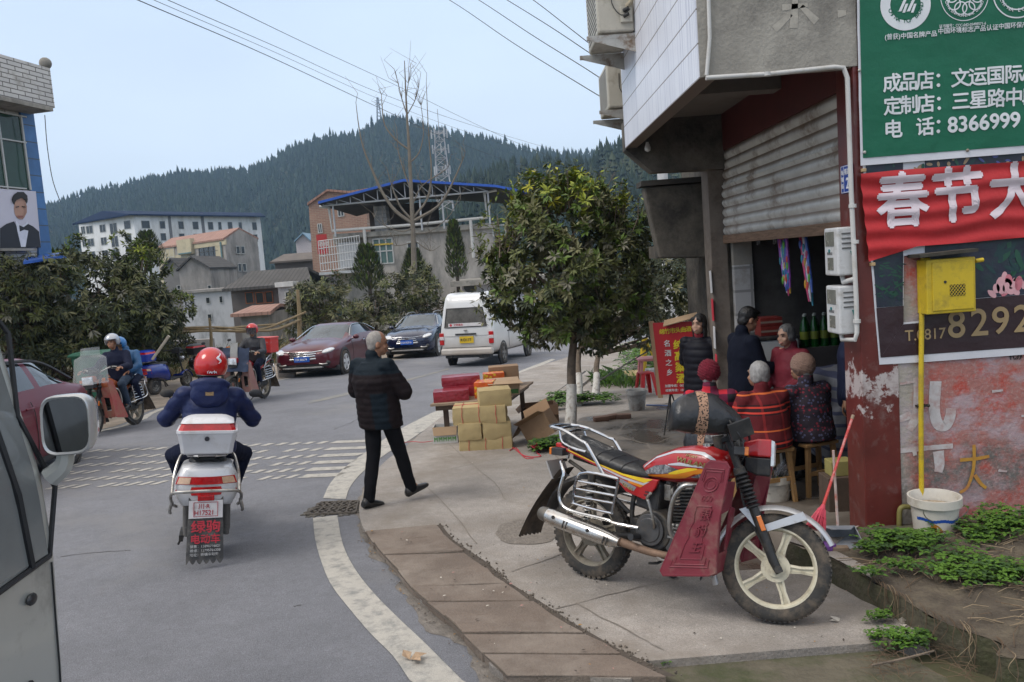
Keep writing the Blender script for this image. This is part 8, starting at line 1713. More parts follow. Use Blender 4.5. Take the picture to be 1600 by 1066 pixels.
# ---- the man walking along the kerb
def splitj(n, l, tc, out):   # quilted petrol blue yoke and side panels on a maroon brown back
 o = sepxyz(n, l, tc.outputs['Object']); a = math_(n, l, 'GREATER_THAN', o[2], 1.275); b = math_(n, l, 'GREATER_THAN', math_(n, l, 'ABSOLUTE', math_(n, l, 'SUBTRACT', o[0], -.02)), .115); c_ = math_(n, l, 'LESS_THAN', math_(n, l, 'ABSOLUTE', o[0]), .21); z = math_(n, l, 'LESS_THAN', o[2], 1.10)
 f = math_(n, l, 'MAXIMUM', a, math_(n, l, 'MULTIPLY', b, math_(n, l, 'MULTIPLY', c_, z))); return mixc(n, l, f, out, (.008,.014,.020))
walkj = mat('walker_jacket', (.014,.0095,.0105), spec=.15, r=.75, var=.2, sc=9, bump=.2, bsc=40, hook=splitj); black_t = mat('black_trousers', (.009,.009,.011), spec=.12, r=.9, var=.25, sc=9)
g_ = gnd(588,793,.05)
P, body, j, h, Hm = person('grey haired man in dark quilted jacket walking along the kerb', dict(pel=(0,.14,.94),chest=(0,.11,1.235),neck=(0,.13,1.41),head=(.03,.175,1.545),sL=(-.185,.10,1.355),sR=(.185,.12,1.355),eL=(-.285,.13,1.10),eR=(.285,.22,1.09),wL=(-.10,.36,1.05),wR=(.10,.38,1.08),hL=(-.09,.14,.91),hR=(.09,.14,.91),kL=(-.07,.09,.50),kR=(.10,.27,.50),aL=(-.05,-.04,.075),aR=(.10,.38,.10),tL=(-.05,.10,.04),tR=(.13,.51,.155)), H=1.70, skin=skin_b, yaw=-34, pitch=-8, jacket=walkj, trousers=black_t, hair=hair_c, hat='crop', loc=g_-V((0,0,.005)), rz=R(-38), jlen=.76, jdisp=quilt(.062,.0055,.007), puff=1.23, hands=((.9,.3,.1),(-.9,.2,.1)))
# ---- the group at the shop
def apron(x, y): return .085*sstep(1.15,1.65,x)*sstep(5.25,5.75,y)*(1-sstep(8.3,9.2,y))
q = M(); q.grid(lambda s, t: (lambda x, y: V((x,y,gz(x,y)+.0555+apron(x,y)-.004*(s in (0,1) or t in (0,1)))))(1.1+1.75*s+.15*N3((t*4,0,2))*(1-s),5.18+4.3*t+.1*N3((s*4,3,2))), 24, 40); struct(q.build('shop_apron', wetm, sm=180))
blackq = mat('black_quilt', (.008,.008,.013), r=.6, var=.2, sc=8, spec=.2); x_, y_ = 2.10, 8.9
redc = mat('dark_red_knit', (.20,.012,.020), r=.85, var=.25, sc=30, bump=.3, bsc=150)
def shop(lab, x, y, rz, **k): return person(lab, loc=(x,y,gz(x,y)+.055+apron(x,y)), rz=rz, **k)
P, body, j, h, Hm = shop('smiling woman with long black hair in a black quilted coat beside the red sign', x_, y_, R(150), J=dict(eL=(-.235,-.12,1.12),eR=(.235,-.12,1.12),wL=(-.10,-.19,.96),wR=(.10,-.19,.96)), H=1.60, skin=skin_c, jacket=blackq, trousers=black_t, hair=hair_b, hat='long', yaw=-12, jlen=.42, jdisp=quilt(.075,.011,.003), puff=1.13, smile=True, collar=redc, coat_flare=.10, group=None)
navyc = mat('navy_coat', (.006,.008,.017), spec=.15, r=.85, var=.2, sc=8)
P, body, j, h, Hm = shop('man in navy coat standing in profile in the doorway looking down at his hands', 2.20, 7.55, R(-78), J=dict(head=(0,.06,1.56),eL=(-.22,.06,1.10),eR=(.22,.06,1.10),wL=(-.10,.33,1.05),wR=(.11,.34,1.07)), H=1.63, skin=skin_a, jacket=navyc, trousers=black_t, hair=hair_b, hat='quiff', pitch=-20, jlen=.74, puff=1.08, curl=(.9,.9))
PH = thing('phone', 'dark phone in a grey case held by the man in the doorway', 'phone', j['wR'], 0); PH.matrix_basis = P.matrix_basis@Matrix.Translation(j['wR']+V((-.05,.12,.0)))
q = M(); q.box((0,0,0),(.075,.15,.012),rot(x=25)); q.build('case', mat('phone_case',(.10,.10,.11),r=.3), PH, sm=None, bevel=.004); q = M(); q.box((0,-.003,.0075),(.066,.135,.002),rot(x=25)); q.build('screen', mat('phone_screen',(.02,.02,.025),r=.08), PH, sm=None)
darkred = mat('crimson_coat', (.15,.008,.020), r=.75, var=.15, sc=9, bump=.15, bsc=60)
shop('smiling old woman with short grey hair in a dark red coat, standing in the doorway', 2.56, 7.35, R(118), J=dict(head=(0,.05,1.56),eL=(-.22,.0,1.10),eR=(.22,.02,1.10),wL=(-.12,.25,1.0),wR=(.12,.25,1.02)), H=1.46, skin=skin_c, jacket=darkred, trousers=black_t, hair=hair_s, hat='bob', pitch=-6, jlen=.72, puff=1.08, smile=True)
SIT0 = dict(pel=(0,0,.50),chest=(0,.055,.80),neck=(0,.075,.965),head=(0,.12,1.10),sL=(-.18,.06,.915),sR=(.18,.06,.915),eL=(-.245,.14,.66),eR=(.245,.14,.66),wL=(-.12,.34,.60),wR=(.12,.34,.60),hL=(-.10,.03,.47),hR=(.10,.03,.47),kL=(-.14,.42,.47),kR=(.14,.42,.47),aL=(-.14,.38,.085),aR=(.14,.38,.085),tL=(-.15,.52,.04),tR=(.15,.52,.04))
SIT = {k_: (v[0],v[1],v[2]+(.04 if k_[0] not in 'at' else 0)) for k_, v in SIT0.items()}
def plaid_buffalo(n, l, tc, out):
 o = sepxyz(n, l, tc.outputs['Object']); k_ = 7.2
 def sq(s): return math_(n, l, 'LESS_THAN', math_(n, l, 'FRACT', math_(n, l, 'MULTIPLY', math_(n, l, 'ADD', s, 10), k_)), .5)
 a, b = sq(o[0]), sq(o[2]); c = mixc(n, l, a, (.50,.018,.035), (.12,.008,.035)); d = mixc(n, l, a, (.12,.008,.035), (.010,.010,.014)); return mixc(n, l, b, c, d)
def plaid_tartan(n, l, tc, out):
 o = sepxyz(n, l, tc.outputs['Object'])
 def ln(s, k_, lo, hi): fr = math_(n, l, 'FRACT', math_(n, l, 'MULTIPLY', math_(n, l, 'ADD', s, 10), k_)); return math_(n, l, 'MULTIPLY', math_(n, l, 'GREATER_THAN', fr, lo), math_(n, l, 'LESS_THAN', fr, hi))
 c = mixc(n, l, math_(n, l, 'MULTIPLY', ln(o[2],3.4,.55,.85), .8), out, (.012,.006,.008))
 c = mixc(n, l, math_(n, l, 'MULTIPLY', ln(o[0],6,.40,.52), .6), c, (.30,.02,.02))
 for lo, hi, cc in ((.60,.65,(.62,.05,.03)),(.75,.80,(.62,.05,.03)),(.10,.14,(.62,.13,.03))): c = mixc(n, l, ln(o[2],3.4,lo,hi), c, cc)
 return c
def folk(n, l, tc, out):
 o = sepxyz(n, l, tc.outputs['Object']); vo = n.new('ShaderNodeTexVoronoi'); vo.inputs['Scale'].default_value = 34; l(tc.outputs['Object'], vo.inputs['Vector'])
 fr = math_(n, l, 'FRACT', math_(n, l, 'MULTIPLY', math_(n, l, 'ADD', o[2], 10), 7)); z1 = math_(n, l, 'LESS_THAN', fr, .5); m_ = math_(n, l, 'LESS_THAN', vo.outputs['Distance'], .36)
 cc = mixc(n, l, z1, (.085,.09,.17), (.20,.018,.035)); return mixc(n, l, m_, out, cc)
def stool(lab, x, y, a, h_=.46, w=.34):
 t = thing('wooden_stool', lab, 'stool', (x,y,gz(x,y)+.055+apron(x,y)), a, group='wooden stools outside the shop')
 wd = mat('honey_wood', (.33,.19,.075), r=.6, var=.2, sc=6, stretch=(1,8,1), dirt=((.16,.09,.04),.3,6)); q = M(); q.box((0,0,h_-.014),(w,w*.72,.028)); q.build('seat', wd, t, sm=None, bevel=.005)
 for sx in (1,-1):
  for sy in (1,-1): q = M(); q.loft([[V((sx*w*.38+dx,sy*w*.26+dy,h_-.028)) for dx, dy in ((-.018,-.018),(.018,-.018),(.018,.018),(-.018,.018))],[V((sx*w*.48+dx,sy*w*.34+dy,0)) for dx, dy in ((-.016,-.016),(.016,-.016),(.016,.016),(-.016,.016))]]); q.build('leg', wd, t, sm=None)
 q = M(); q.box((0,w*.30,.20),(w*.8,.02,.035)); q.box((0,-w*.30,.20),(w*.8,.02,.035)); q.build('stretcher', wd, t, sm=None); return t
def sit(lab, x, y, rz, sl, **k):
 stool(sl, x, y, rz); return shop(lab, x, y, rz, J=SIT, seated=True, **k)
wine = mat('wine_knit', (.16,.008,.022), r=.95, var=.3, sc=60, bump=.8, bsc=110); beige_k = mat('beige_knit', (.30,.19,.145), r=.95, var=.15, sc=60, bump=.8, bsc=120)
def knit(P, h, Hm, m_, rib=0):
 q = M(); q.ell(h(0,-.02,.035),(.096,.110,.108),26,Hm); q.lathe([(.088,-.005),(.098,.0),(.098,.035),(.090,.04)], h(0,-.008,-.005), Hm@V((0,-.15,1)), 28); fuse(q, 'knit_hat', m_, P, .008, 3, lambda p, n_: .0035*sin(p.z*260+p.x*120)*rib+.003*N3(p*30))
P, body, j, h, Hm = sit('seated woman in buffalo plaid coat and wine red knit hat, seen from behind', 1.66, 6.75, R(-12), 'stool under the seated woman in buffalo plaid', H=1.58, jacket=mat('buffalo_plaid',(.2,.02,.04),r=.9,hook=plaid_buffalo,bump=.2,bsc=80), trousers=black_t, hair=hair_g, puff=1.12); knit(P, h, Hm, wine, 1)
P, body, j, h, Hm = sit('seated grey haired woman in a red tartan jacket, seen from behind', 2.07, 6.55, R(14), 'stool under the grey haired woman in tartan', H=1.58, jacket=mat('red_tartan',(.11,.006,.010),r=.9,hook=plaid_tartan,bump=.2,bsc=80), trousers=black_t, hair=hair_g, hat='bob', puff=1.20, yaw=18)
P, body, j, h, Hm = sit('seated woman in a dark patterned padded jacket and beige knit hat, seen from behind', 2.52, 6.75, R(20), 'honey wood stool beside the maroon pillar under the woman in the beige hat', H=1.60, jacket=mat('folk_pattern',(.022,.014,.024),r=.8,hook=folk,bump=.2,bsc=80), trousers=black_t, hair=hair_g, puff=1.17, yaw=22, jdisp=quilt(.085,.006,.005)); knit(P, h, Hm, beige_k, .5)
shop('person in navy blue jacket half hidden behind the maroon pillar', 3.02, 7.0, R(60), H=1.62, jacket=mat('ink_blue_jacket',(.008,.013,.045),r=.7,var=.2), trousers=black_t, hair=hair_b, jlen=.74, puff=1.1)
# ================================================================ SMALL THINGS
def onG(u, v, h=.05): return gnd(u,v,h)
kraft = mat('kraft_paper', (.42,.32,.155), r=.85, var=.08, sc=5, bump=.5, bsc=9); card = mat('cardboard', (.30,.19,.11), r=.9, var=.10, sc=4, bump=.2, bsc=30, dirt=((.22,.14,.08),.25,4)); card_l = mat('pale_cardboard', (.42,.29,.18), r=.9, var=.08, sc=4); redtie = mat('red_string', (.50,.03,.05), r=.6); red_wrap = mat('red_wrapped', (.27,.022,.035), r=.28, var=.2, sc=14, bump=.7, bsc=18, coat=.3)
def softbox(q, c, d, rz=0, amp=.01, n=7):
 """a box with slightly bulging, crumpled faces"""
 c = Vector(c); m3 = rot(z=rz); k = V((c.x*7,c.y*7,c.z*7))
 for ax in range(3):
  for s_ in (1,-1):
   o = [i for i in range(3) if i != ax]
   def fn(s, t):
    p = V((0,0,0)); p[ax] = s_; p[o[0]] = 2*s-1; p[o[1]] = 2*t-1
    b = 1+.0*ax; rr = V((p.x*d[0]/2,p.y*d[1]/2,p.z*d[2]/2)); e = (1-abs(p[o[0]])**3)*(1-abs(p[o[1]])**3); rr[ax] += s_*amp*1.2*e
    w = p*2.2+k; rr += V((N3(w),N3(w+V((9,0,0))),N3(w+V((0,9,0)))))*amp*.7; return c+m3@rr
   o_ = len(q.f); q.grid(fn, n, n)
   if (s_ > 0) == (ax == 1): q.f[o_:] = [f[::-1] for f in q.f[o_:]]
# ---- the goods on the pavement
gK = 'kraft paper bundles stacked on the pavement'
def bundle(lab, u0, v0, u1, v1, y, dep, rz=0, ties=(.18,.5,.82)):
 a, b = at(u0,v1,y), at(u1,v0,y); w, h = b.x-a.x, b.z-a.z+(.0735*(b.x-a.x)); cx, cz = (a.x+b.x)/2, (a.z+b.z)/2
 t = thing('paper_bundle', lab, 'bundle', (cx,y+dep/2,cz-h/2), R(rz), gK); q = M(); softbox(q,(0,0,h/2),(w,dep,h),0,.011); q.build('wrapping', kraft, t, sm=60)
 if ties:
  q = M()
  for s_ in ties: x = (s_-.5)*w; q.tube([(x+.005*sin(z*40),-dep/2-.014,z) for z in [h*i/6 for i in range(7)]]+[(x,y_,h+.013) for y_ in (-dep/3,0,dep/3)], .0035, 5)
  q.tube([(-w/2,-dep*.1,h+.012),(0,-dep*.12,h+.018),(w/2,-dep*.1,h+.012)], .0035, 5); q.build('string', redtie, t)
 return t
Yb = 10.0
bundle('lowest long kraft paper bundle tied with red string', 719, 685, 799, 712, Yb, .40, 1)
bundle('small kraft bundle in the second row on the left', 718, 662, 752, 688, Yb-.02, .36, -3, ())
bundle('tilted small kraft bundle in the second row on the right', 754, 660, 796, 687, Yb, .36, 4, ())
bundle('long kraft paper bundle in the third row tied with red string', 709, 636, 790, 663, Yb, .40, -2)
bundle('single kraft bundle on top of the stack', 748, 610, 796, 637, Yb+.03, .34, 6, ())
zT = at(690,630,10.75).z
TB = thing('trestle_table', 'dark wooden table carrying red and orange firework boxes', 'table', (0,0,0), world=True); tw_ = mat('dark_plank', (.09,.062,.045), r=.85, var=.3, sc=5, stretch=(1,6,1)); tt_ = mat('worn_plank', (.27,.20,.14), r=.85, var=.2, sc=5, dirt=((.15,.10,.07),.3,6))
ta, tb_, tc_, td_ = at(672,631,10.7), at(796,632,10.7), at(834,607,12.1), at(712,610,12.1); zt_ = zT
q = M(); q.prism([V((p.x,p.y,zt_)) for p in (ta,tb_,tc_,td_)], (0,0,-.03), (0,0,0)); q.build('tabletop', tt_, TB, sm=None); q = M(); q.prism([V((p.x,p.y,zt_-.03)) for p in (ta.lerp(tb_,.06),ta.lerp(tb_,.94),tc_.lerp(td_,.06),td_.lerp(tc_,.06))], (0,.04,-.07), (0,.04,0)); q.build('apron', tw_, TB, sm=None)
for p in (ta.lerp(tc_,.13), tb_.lerp(td_,.13), tc_.lerp(ta,.13), td_.lerp(tb_,.13)): q = M(); q.bb((p.x-.035,p.y-.03,gz(p.x,p.y)+.05),(p.x+.035,p.y+.03,zt_-.03)); q.build('leg', tw_, TB, sm=None)
def goods(name, lab, cat, u0, v0, u1, v1, y, dep, m_, zb=None, rz=0, grp=None, amp=.004, bev=None):
 a, b = at(u0,v1,y), at(u1,v0,y); w, h = b.x-a.x, b.z-a.z+.0735*(b.x-a.x)*.6; z0 = a.z-.035*w if zb is None else zb
 t = thing(name, lab, cat, ((a.x+b.x)/2,y+dep/2,z0), R(rz), grp); q = M(); softbox(q,(0,0,h/2),(w,dep,h),0,amp); q.build('box', m_, t, sm=50); return t, w, h
gF = 'firework boxes on the trestle table'
goods('firework_box', 'small flat red shrink wrapped box at the left end of the table', 'box', 677, 609, 731, 627, 10.8, .30, red_wrap, zt_, 2, gF)
t, w, h = goods('firework_box', 'longer red shrink wrapped box behind the small flat red one', 'box', 694, 604, 748, 622, 11.15, .25, red_wrap, zt_, -2, gF)
t2, w, h2 = goods('firework_box', 'red shrink wrapped box lying on top of the longer red box', 'box', 690, 590, 748, 606, 11.2, .3, red_wrap, zt_+h, 4, gF, .008)
hot = mat('firework_print', (.60,.10,.012), r=.4, var=.3, sc=12, hook=lambda n, l, tc, out: (lambda vo: mixc(n, l, (l(tc.outputs['Object'], vo.inputs['Vector']), setattr(vo.inputs['Scale'],'default_value',18), math_(n,l,'LESS_THAN',vo.outputs['Distance'],.35))[2], out, (.68,.42,.02)))(n.new('ShaderNodeTexVoronoi')))
t, w, h = goods('firework_box', 'orange and yellow printed firework box in the middle of the table', 'box', 744, 597, 772, 622, 10.9, .3, hot, zt_, -8, gF); text('烟花', .07, mat('print_yellow',(.7,.5,.03)), t, (-w/2+.02,-.158,.04), UX, UZ, bold=.02)
goods('firework_box', 'orange printed firework box behind, leaning on the tall carton', 'box', 756, 588, 787, 606, 11.5, .2, hot, zt_+.09, 6, gF)
t, w, h = goods('carton', 'tall brown carton standing at the back of the table', 'carton', 765, 571, 809, 604, 11.75, .25, card, zt_, 3); text('小心轻放', .055, mat('carton_ink',(.16,.07,.05)), t, (-w/2+.03,-.132,h*.62), UX, UZ, bold=.015)
t, w, h = goods('carton', 'low open carton at the right end of the table in front of the tall one', 'carton', 760, 604, 811, 628, 11.0, .35, card_l, zt_, 2); q = M(); q.prism([(-w/2,-.175,h),(w/2,-.175,h),(w/2+.05,-.32,h-.03),(-w/2+.04,-.32,h-.02)], (0,0,0), (0,0,.006)); q.build('flap', card_l, t, sm=None); q = M(); q.bb((w/2-.16,-.186,.02),(w/2-.02,-.18,.08)); q.build('print', mat('green_red_print',(.05,.16,.03),r=.5,var=.3,sc=30), t, sm=None)
def opencarton(name, lab, c, w, d, h, rz, m_, flaps, tilt=(0,0), inner=None):
 t = thing(name, lab, 'carton', c, R(rz)); t.rotation_euler = (R(tilt[0]),R(tilt[1]),R(rz)); q = M(); th = .008
 q.bb((-w/2,-d/2,0),(w/2,-d/2+th,h)); q.bb((-w/2,d/2-th,0),(w/2,d/2,h)); q.bb((-w/2,-d/2+th,0),(-w/2+th,d/2-th,h)); q.bb((w/2-th,-d/2+th,0),(w/2,d/2-th,h)); q.bb((-w/2+th,-d/2+th,0),(w/2-th,d/2-th,th)); q.build('box', m_, t, sm=None)
 for side, ang, ln in flaps:
  q = M(); a = R(ang)
  if side in 'fb': s_ = -1 if side == 'f' else 1; p = [V((-w/2,s_*d/2,h)),V((w/2,s_*d/2,h)),V((w/2-.01,s_*(d/2+ln*cos(a)),h+ln*sin(a))),V((-w/2+.01,s_*(d/2+ln*cos(a)),h+ln*sin(a)))]
  else: s_ = -1 if side == 'l' else 1; p = [V((s_*w/2,-d/2,h)),V((s_*w/2,d/2,h)),V((s_*(w/2+ln*cos(a)),d/2-.01,h+ln*sin(a))),V((s_*(w/2+ln*cos(a)),-d/2+.01,h+ln*sin(a)))]
  q.prism(p, (0,0,0), (0,0,.006)); q.build('flap', inner or m_, t, sm=None)
 return t
p = onG(697,693); t = opencarton('carton', 'open carton with white sides and green lettering under the table', p+V((0,.14,0)), .33, .26, .22, -2, mat('white_carton',(.50,.49,.47),r=.7,var=.1,sc=6), [('f',-80,.11)], (0,0), card_l)
for i in range(5): text('M', .085, mat('green_ink',(.05,.22,.02)), t, (-.155+.062*i,-.1315,.03), UX, UZ, bold=.03, sx=.8)
p = onG(846,662); opencarton('carton', 'dark brown open carton under the street tree, farther one of two', p+V((0,.2,0)), .50, .36, .27, 8, mat('brown_carton',(.17,.10,.06),r=.9,var=.15,sc=5), [('f',-70,.16),('l',-40,.14)])
p = onG(852,694); opencarton('carton', 'torn tan carton tipped on its side against the whitewashed trunk', p+V((.02,.16,.06)), .40, .30, .30, -20, card, [('l',-30,.2),('f',20,.15),('b',60,.15)], (0,-28))
text('易碎', .05, redtie, None, p+V((-.08,-.06,.18)), (1,.1,.3), (-.3,0,1)) if False else None
q = M(); q.tube([onG(u,v,.055) for u, v in ((628,692),(645,690),(662,691),(690,687),(716,684))], .004, 5, sub=4); q.tube([onG(u,v,.06) for u, v in ((796,704),(806,700),(815,710),(828,714),(845,713),(838,706),(850,702))], .006, 5, sub=4); q.tube([onG(u,v,.06) for u, v in ((800,698),(812,708),(822,716),(834,716))], .005, 5, sub=4); tag(q.build('red_twine', redtie), 'loose red plastic twine lying around the kraft bundles', 'twine')
# ---- buckets
pail_m = mat('white_pail', (.52,.49,.43), r=.5, var=.08, sc=6, dirt=((.27,.23,.18),.38,5)); grey_pail = mat('grey_pail', (.33,.33,.32), r=.6, var=.12, sc=6, dirt=((.12,.085,.06),.45,4))
def pail(lab, c, r0, r1, h, m_, handle=True, name='bucket'):
 t = thing(name, lab, 'bucket', c); q = M(); q.lathe([(.001,.004),(r0,.0),(r1,h*.86),(r1+.012,h*.87),(r1+.012,h*.80),(r1+.016,h*.80),(r1+.016,h),(r1+.004,h),(r1-.006,h*.9),(r0-.006,.012),(.001,.014)], n=36, cap=False); q.build('pail', m_, t, sm=40)
 if handle: q = M(); q.tube([(r1*cos(a),r1*sin(a)*.2-r1*.98,h*.83-.10*sin(a)) for a in [pi*i/12 for i in range(13)]], .003, 5); q.build('bail', chrome_d, t)
 return t
p = onG(1220,803); WP = pail('white plastic paint bucket with a plastic bag in it, behind the front wheel', p+V((0,.15,0)), .115, .135, .30, pail_m)
q = M()
for i in range(26): a = rN()*6.28; q.leaf((.05*cos(a),.05*sin(a),.25), (cos(a)*.7,sin(a)*.7,rU(.6,1.6)), (sin(a),cos(a),.3), rU(.08,.19), .09)
q.build('bag', mat('thin_film',(.7,.7,.72),r=.15,trans=.7,alpha=.75), WP, sm=180); q = M(); q.leaf((-.02,-.06,.27),(1,.2,.1),(0,0,1),.09,.05); q.leaf((.03,-.07,.265),(.6,.5,.1),(0,0,1),.08,.05); q.build('vegetable_leaf', clover, WP, sm=180)
pw = T(1461,830,YW-.19); pw.z = .0; WP2 = pail('white paint bucket with blue stripe and orange label against the painted wall', pw, .125, .147, .27, mat('white_pail_clean',(.56,.53,.47),r=.45,var=.08,sc=6,dirt=((.36,.31,.24),.3,5)))
q = M()
for i in range(20):
 a0, a1 = R(195+7.5*i), R(202.5+7.5*i); z0, z1 = .130+.0045*sin(i*.9)-.0006*i, .150+.0045*sin(i*.9)-.0006*i; rr = lambda z: .1264+(.147-.125)*z/.232
 q.face(*[V((rr(z)*cos(a),rr(z)*sin(a),z)) for a, z in ((a0,z0),(a1,z0),(a1,z1),(a0,z1))])
q.build('blue_stripe', mat('blue_label',(.015,.07,.33),r=.4), WP2, sm=None); q = M(); c0 = R(247)
pts = [(c0+.26*cos(t),.085+.028*sin(t)-.02*cos(t)) for t in [2*pi*i/20 for i in range(20)]]; q.face(*[V((rr(z)*cos(a)*1.004,rr(z)*sin(a)*1.004,z)) for a, z in pts]); q.build('orange_label', mat('orange_label',(.42,.17,.02),r=.4,var=.4,sc=60), WP2, sm=None)
q = M(); q.lathe([(.001,.19),(.125,.20)], n=24, cap=False); q.lathe([(.03,.205),(.034,.215),(.001,.222)], (.03,-.03,0), n=16, cap=False); q.build('contents', mat('rubbish',(.33,.27,.2),r=.6,var=.4,sc=30), WP2, sm=180)
p = onG(998,643); pail('dirty grey metal bucket standing on the wet pavement by the red sign', p+V((0,.14,0)), .125, .155, .33, grey_pail)
p = onG(962,655);
gB = 'broken bricks on the wet pavement'
for lab, u, v, a in (('long half buried broken brick on the wet pavement', 940, 659, 12), ('broken brick leaning on the first one', 957, 656, 28), ('dark wet brick beside the grey bucket', 975, 655, -5)): t = thing('brick', lab, 'brick', onG(u,v,.05)+V((0,.05,0)), R(a), gB); q = M(); softbox(q,(0,0,.035),(.22,.11,.07),0,.006); q.build('block', mat('wet_brick',(.16,.085,.055),r=.6,var=.25,sc=9), t, sm=60)
# ---- brooms against the pillar
BR = thing('broom', 'red handled broom with pink bristles leaning on the maroon pillar', 'broom', T(1280,825,5.0), world=True)
pA, pB = V((2.05,4.98,.055)), V((2.30,5.27,.86)); pA = at(1283,800,5.0); pA.z = max(pA.z,.10); pB = at(1331,655,5.24)
q = M(); q.tube([pA,pA.lerp(pB,.5),pB], [.010,.009,.009], 8); q.build('handle', mat('broom_red',(.48,.03,.022),r=.4,var=.2,sc=9,dirt=((.55,.35,.33),.3,14)), BR); q = M(); q.tube([pB,pB+(pB-pA).normalized()*.03], .0105, 8); q.build('cap', tt_, BR)
q = M(); d = (pA-pB).normalized()
for i in range(160): a, r_ = rN()*6.28, rN()**.5; x, y, z = basis(d); s_ = x*cos(a)*r_+y*sin(a)*r_; q.tube([pA+d*-.02+s_*.022, pA+d*.05+s_*.045, pA+d*.115+s_*.062], .0026, 4)
q.build('bristles', mat('pink_bristle',(.60,.07,.11),r=.5,var=.2,sc=40), BR); q = M(); q.lathe([(.012,-.05),(.026,0),(.036,.035)], pA, d, 14); q.build('ferrule', mat('pink_plastic',(.55,.05,.08),r=.4), BR)
DP = thing('dustpan', 'grey dustpan with a white and red stick handle beside the red broom', 'dustpan', T(1320,820,5.05), world=True); pc = at(1313,820,5.05); pc.z = .012
m3 = Matrix.Translation(pc)@Matrix.Rotation(R(-12),4,'Z'); q = M()
q.prism([(-.13,-.10,0),(.13,-.10,0),(.11,.10,0),(-.11,.10,0)], (0,0,0), (0,0,.006)); q.prism([(-.11,.10,0),(.11,.10,0),(.10,.085,.09),(-.10,.085,.09)], (0,0,0), (0,.006,0)); q.prism([(-.13,-.10,.006),(-.11,.10,.006),(-.10,.085,.09)], (0,0,0), (.006,0,0)); q.prism([(.13,-.10,.006),(.11,.10,.006),(.10,.085,.09)], (0,0,0), (.006,0,0)); q.prism([(-.105,.09,.085),(.105,.09,.085),(.06,-.02,.10),(-.06,-.02,.10)], (0,0,0), (0,0,.006)); xf(q,m3).build('pan', mat('grey_plastic',(.22,.24,.27),r=.5,var=.2,sc=9,dirt=((.4,.38,.36),.3,9)), DP, sm=None)
q = M(); pt = at(1302,704,5.15); q.tube([m3@V((0,.09,.07)), pt], .009, 8); q.build('stick', mat('white_stick',(.52,.42,.38),r=.5,var=.3,sc=12,dirt=((.45,.12,.08),.35,14)), DP)
PB = thing('scrub_brush', 'purple scrubbing brush lying beside the dustpan', 'brush', at(1288,829,4.97), world=True); pc = at(1288,829,4.97); pc.z = .03; q = M(); softbox(q,pc,(.12,.06,.05),8,.008); q.build('bristles', mat('purple_bristle',(.15,.05,.24),r=.7,var=.3,sc=50), PB, sm=60); q = M(); q.box(pc+V((.09,-.02,-.01)),(.10,.05,.03),rot(z=-10)); q.build('back', tt_, PB, sm=None, bevel=.006)
# ---- red wine sign, stools, yellow barrier
SG = thing('advertising_board', 'red spirits advertising board on black stand with yellow and white characters', 'sign board', at(1045,630,10.4), world=True); ys = 10.4
redb = mat('sign_red', (.40,.010,.014), r=.5, var=.06, sc=3); pts = [at(1020,505,ys+.12), at(1086,502,ys+.05), at(1076,615,ys-.05), at(1033,617,ys)]
q = M(); q.prism(pts, (0,0,0), (0,.02,0)); q.build('panel', redb, SG, sm=None); pn = (pts[1]-pts[0]).cross(pts[3]-pts[0]).normalized(); pn = -pn if pn.y > 0 else pn; sx_ = (pts[1]-pts[0]).normalized(); su_ = sx_.cross(pn); su_ = -su_ if su_.z < 0 else su_
q = M(); q.prism([at(1014,503,ys+.2), at(1022,502,ys+.14), at(1036,622,ys+.06), at(1029,622,ys+.1)], (0,0,0), (0,.05,0)); q.build('wooden_back', card, SG, sm=None); q = M(); q.prism([at(1036,511,ys+.02), at(1090,496,ys), at(1089,489,ys+.1), at(1038,502,ys+.1)], (0,0,0), (0,.0,.012)); q.build('cardboard_flap', card_l, SG, sm=None)
def sgn(s, u, v, px, m_, bold=.02):
 d = ray(u,v); k = (pts[0]-CAM).dot(pn)/d.dot(pn); text(s, px*ys/FOC, m_, SG, CAM+d*k+pn*.004, sx_, su_, bold=bold)
yk = mat('sign_yellow', (.62,.50,.02), r=.5); wk = mat('sign_white', (.62,.62,.62), r=.5)
for i, ch in enumerate('绵竹市头曲酒'): sgn(ch, 1030+8.3*i, 522-.9*i, 9, yk, .02)
for i, ch in enumerate('名酒之乡'): sgn(ch, 1037+1.3*i, 541+15*i, 11, wk, .01)
for i, ch in enumerate('纯高粱酒'): sgn(ch, 1052+1.6*i, 545+17.5*i, 16, yk, .035)
sgn('加盟专线：0838', 1039, 605, 4.6, wk); sgn('经销专线：136', 1040, 612, 4.6, wk)
q = M(); c = at(1048,617,ys+.05);
for dx, dy in ((-.14,-.12),(.16,-.10),(0,.2)): e = c+V((dx,dy,0)); e.z = gz(e.x,e.y)+.05; q.tube([c+V((0,0,.05)), e], .010, 6)
q.build('stand', blackm, SG)
def pstool(lab, c, s, m_, h=.42, stack=1):
 t = thing('plastic_stool', lab, 'stool', c, R(15), 'plastic stools by the red sign'); q = M(); w0, w1 = .12*s, .17*s
 q.prism([(-w0,-w0,h-.02),(w0,-w0,h-.02),(w0,w0,h-.02),(-w0,w0,h-.02)], (0,0,0), (0,0,.02)); q.build('seat', m_, t, sm=None, bevel=.008)
 for sx in (1,-1):
  for sy in (1,-1): q = M(); q.loft([[V((sx*w0+dx*sx,sy*w0+dy*sy,h-.02)) for dx, dy in ((0,0),(-.07*s,0),(-.07*s,-.012),(-.012,-.012),(-.012,-.07*s),(0,-.07*s))],[V((sx*w1+dx*sx,sy*w1+dy*sy,0)) for dx, dy in ((0,0),(-.05*s,0),(-.05*s,-.012),(-.012,-.012),(-.012,-.05*s),(0,-.05*s))]]); q.build('leg', m_, t, sm=None)
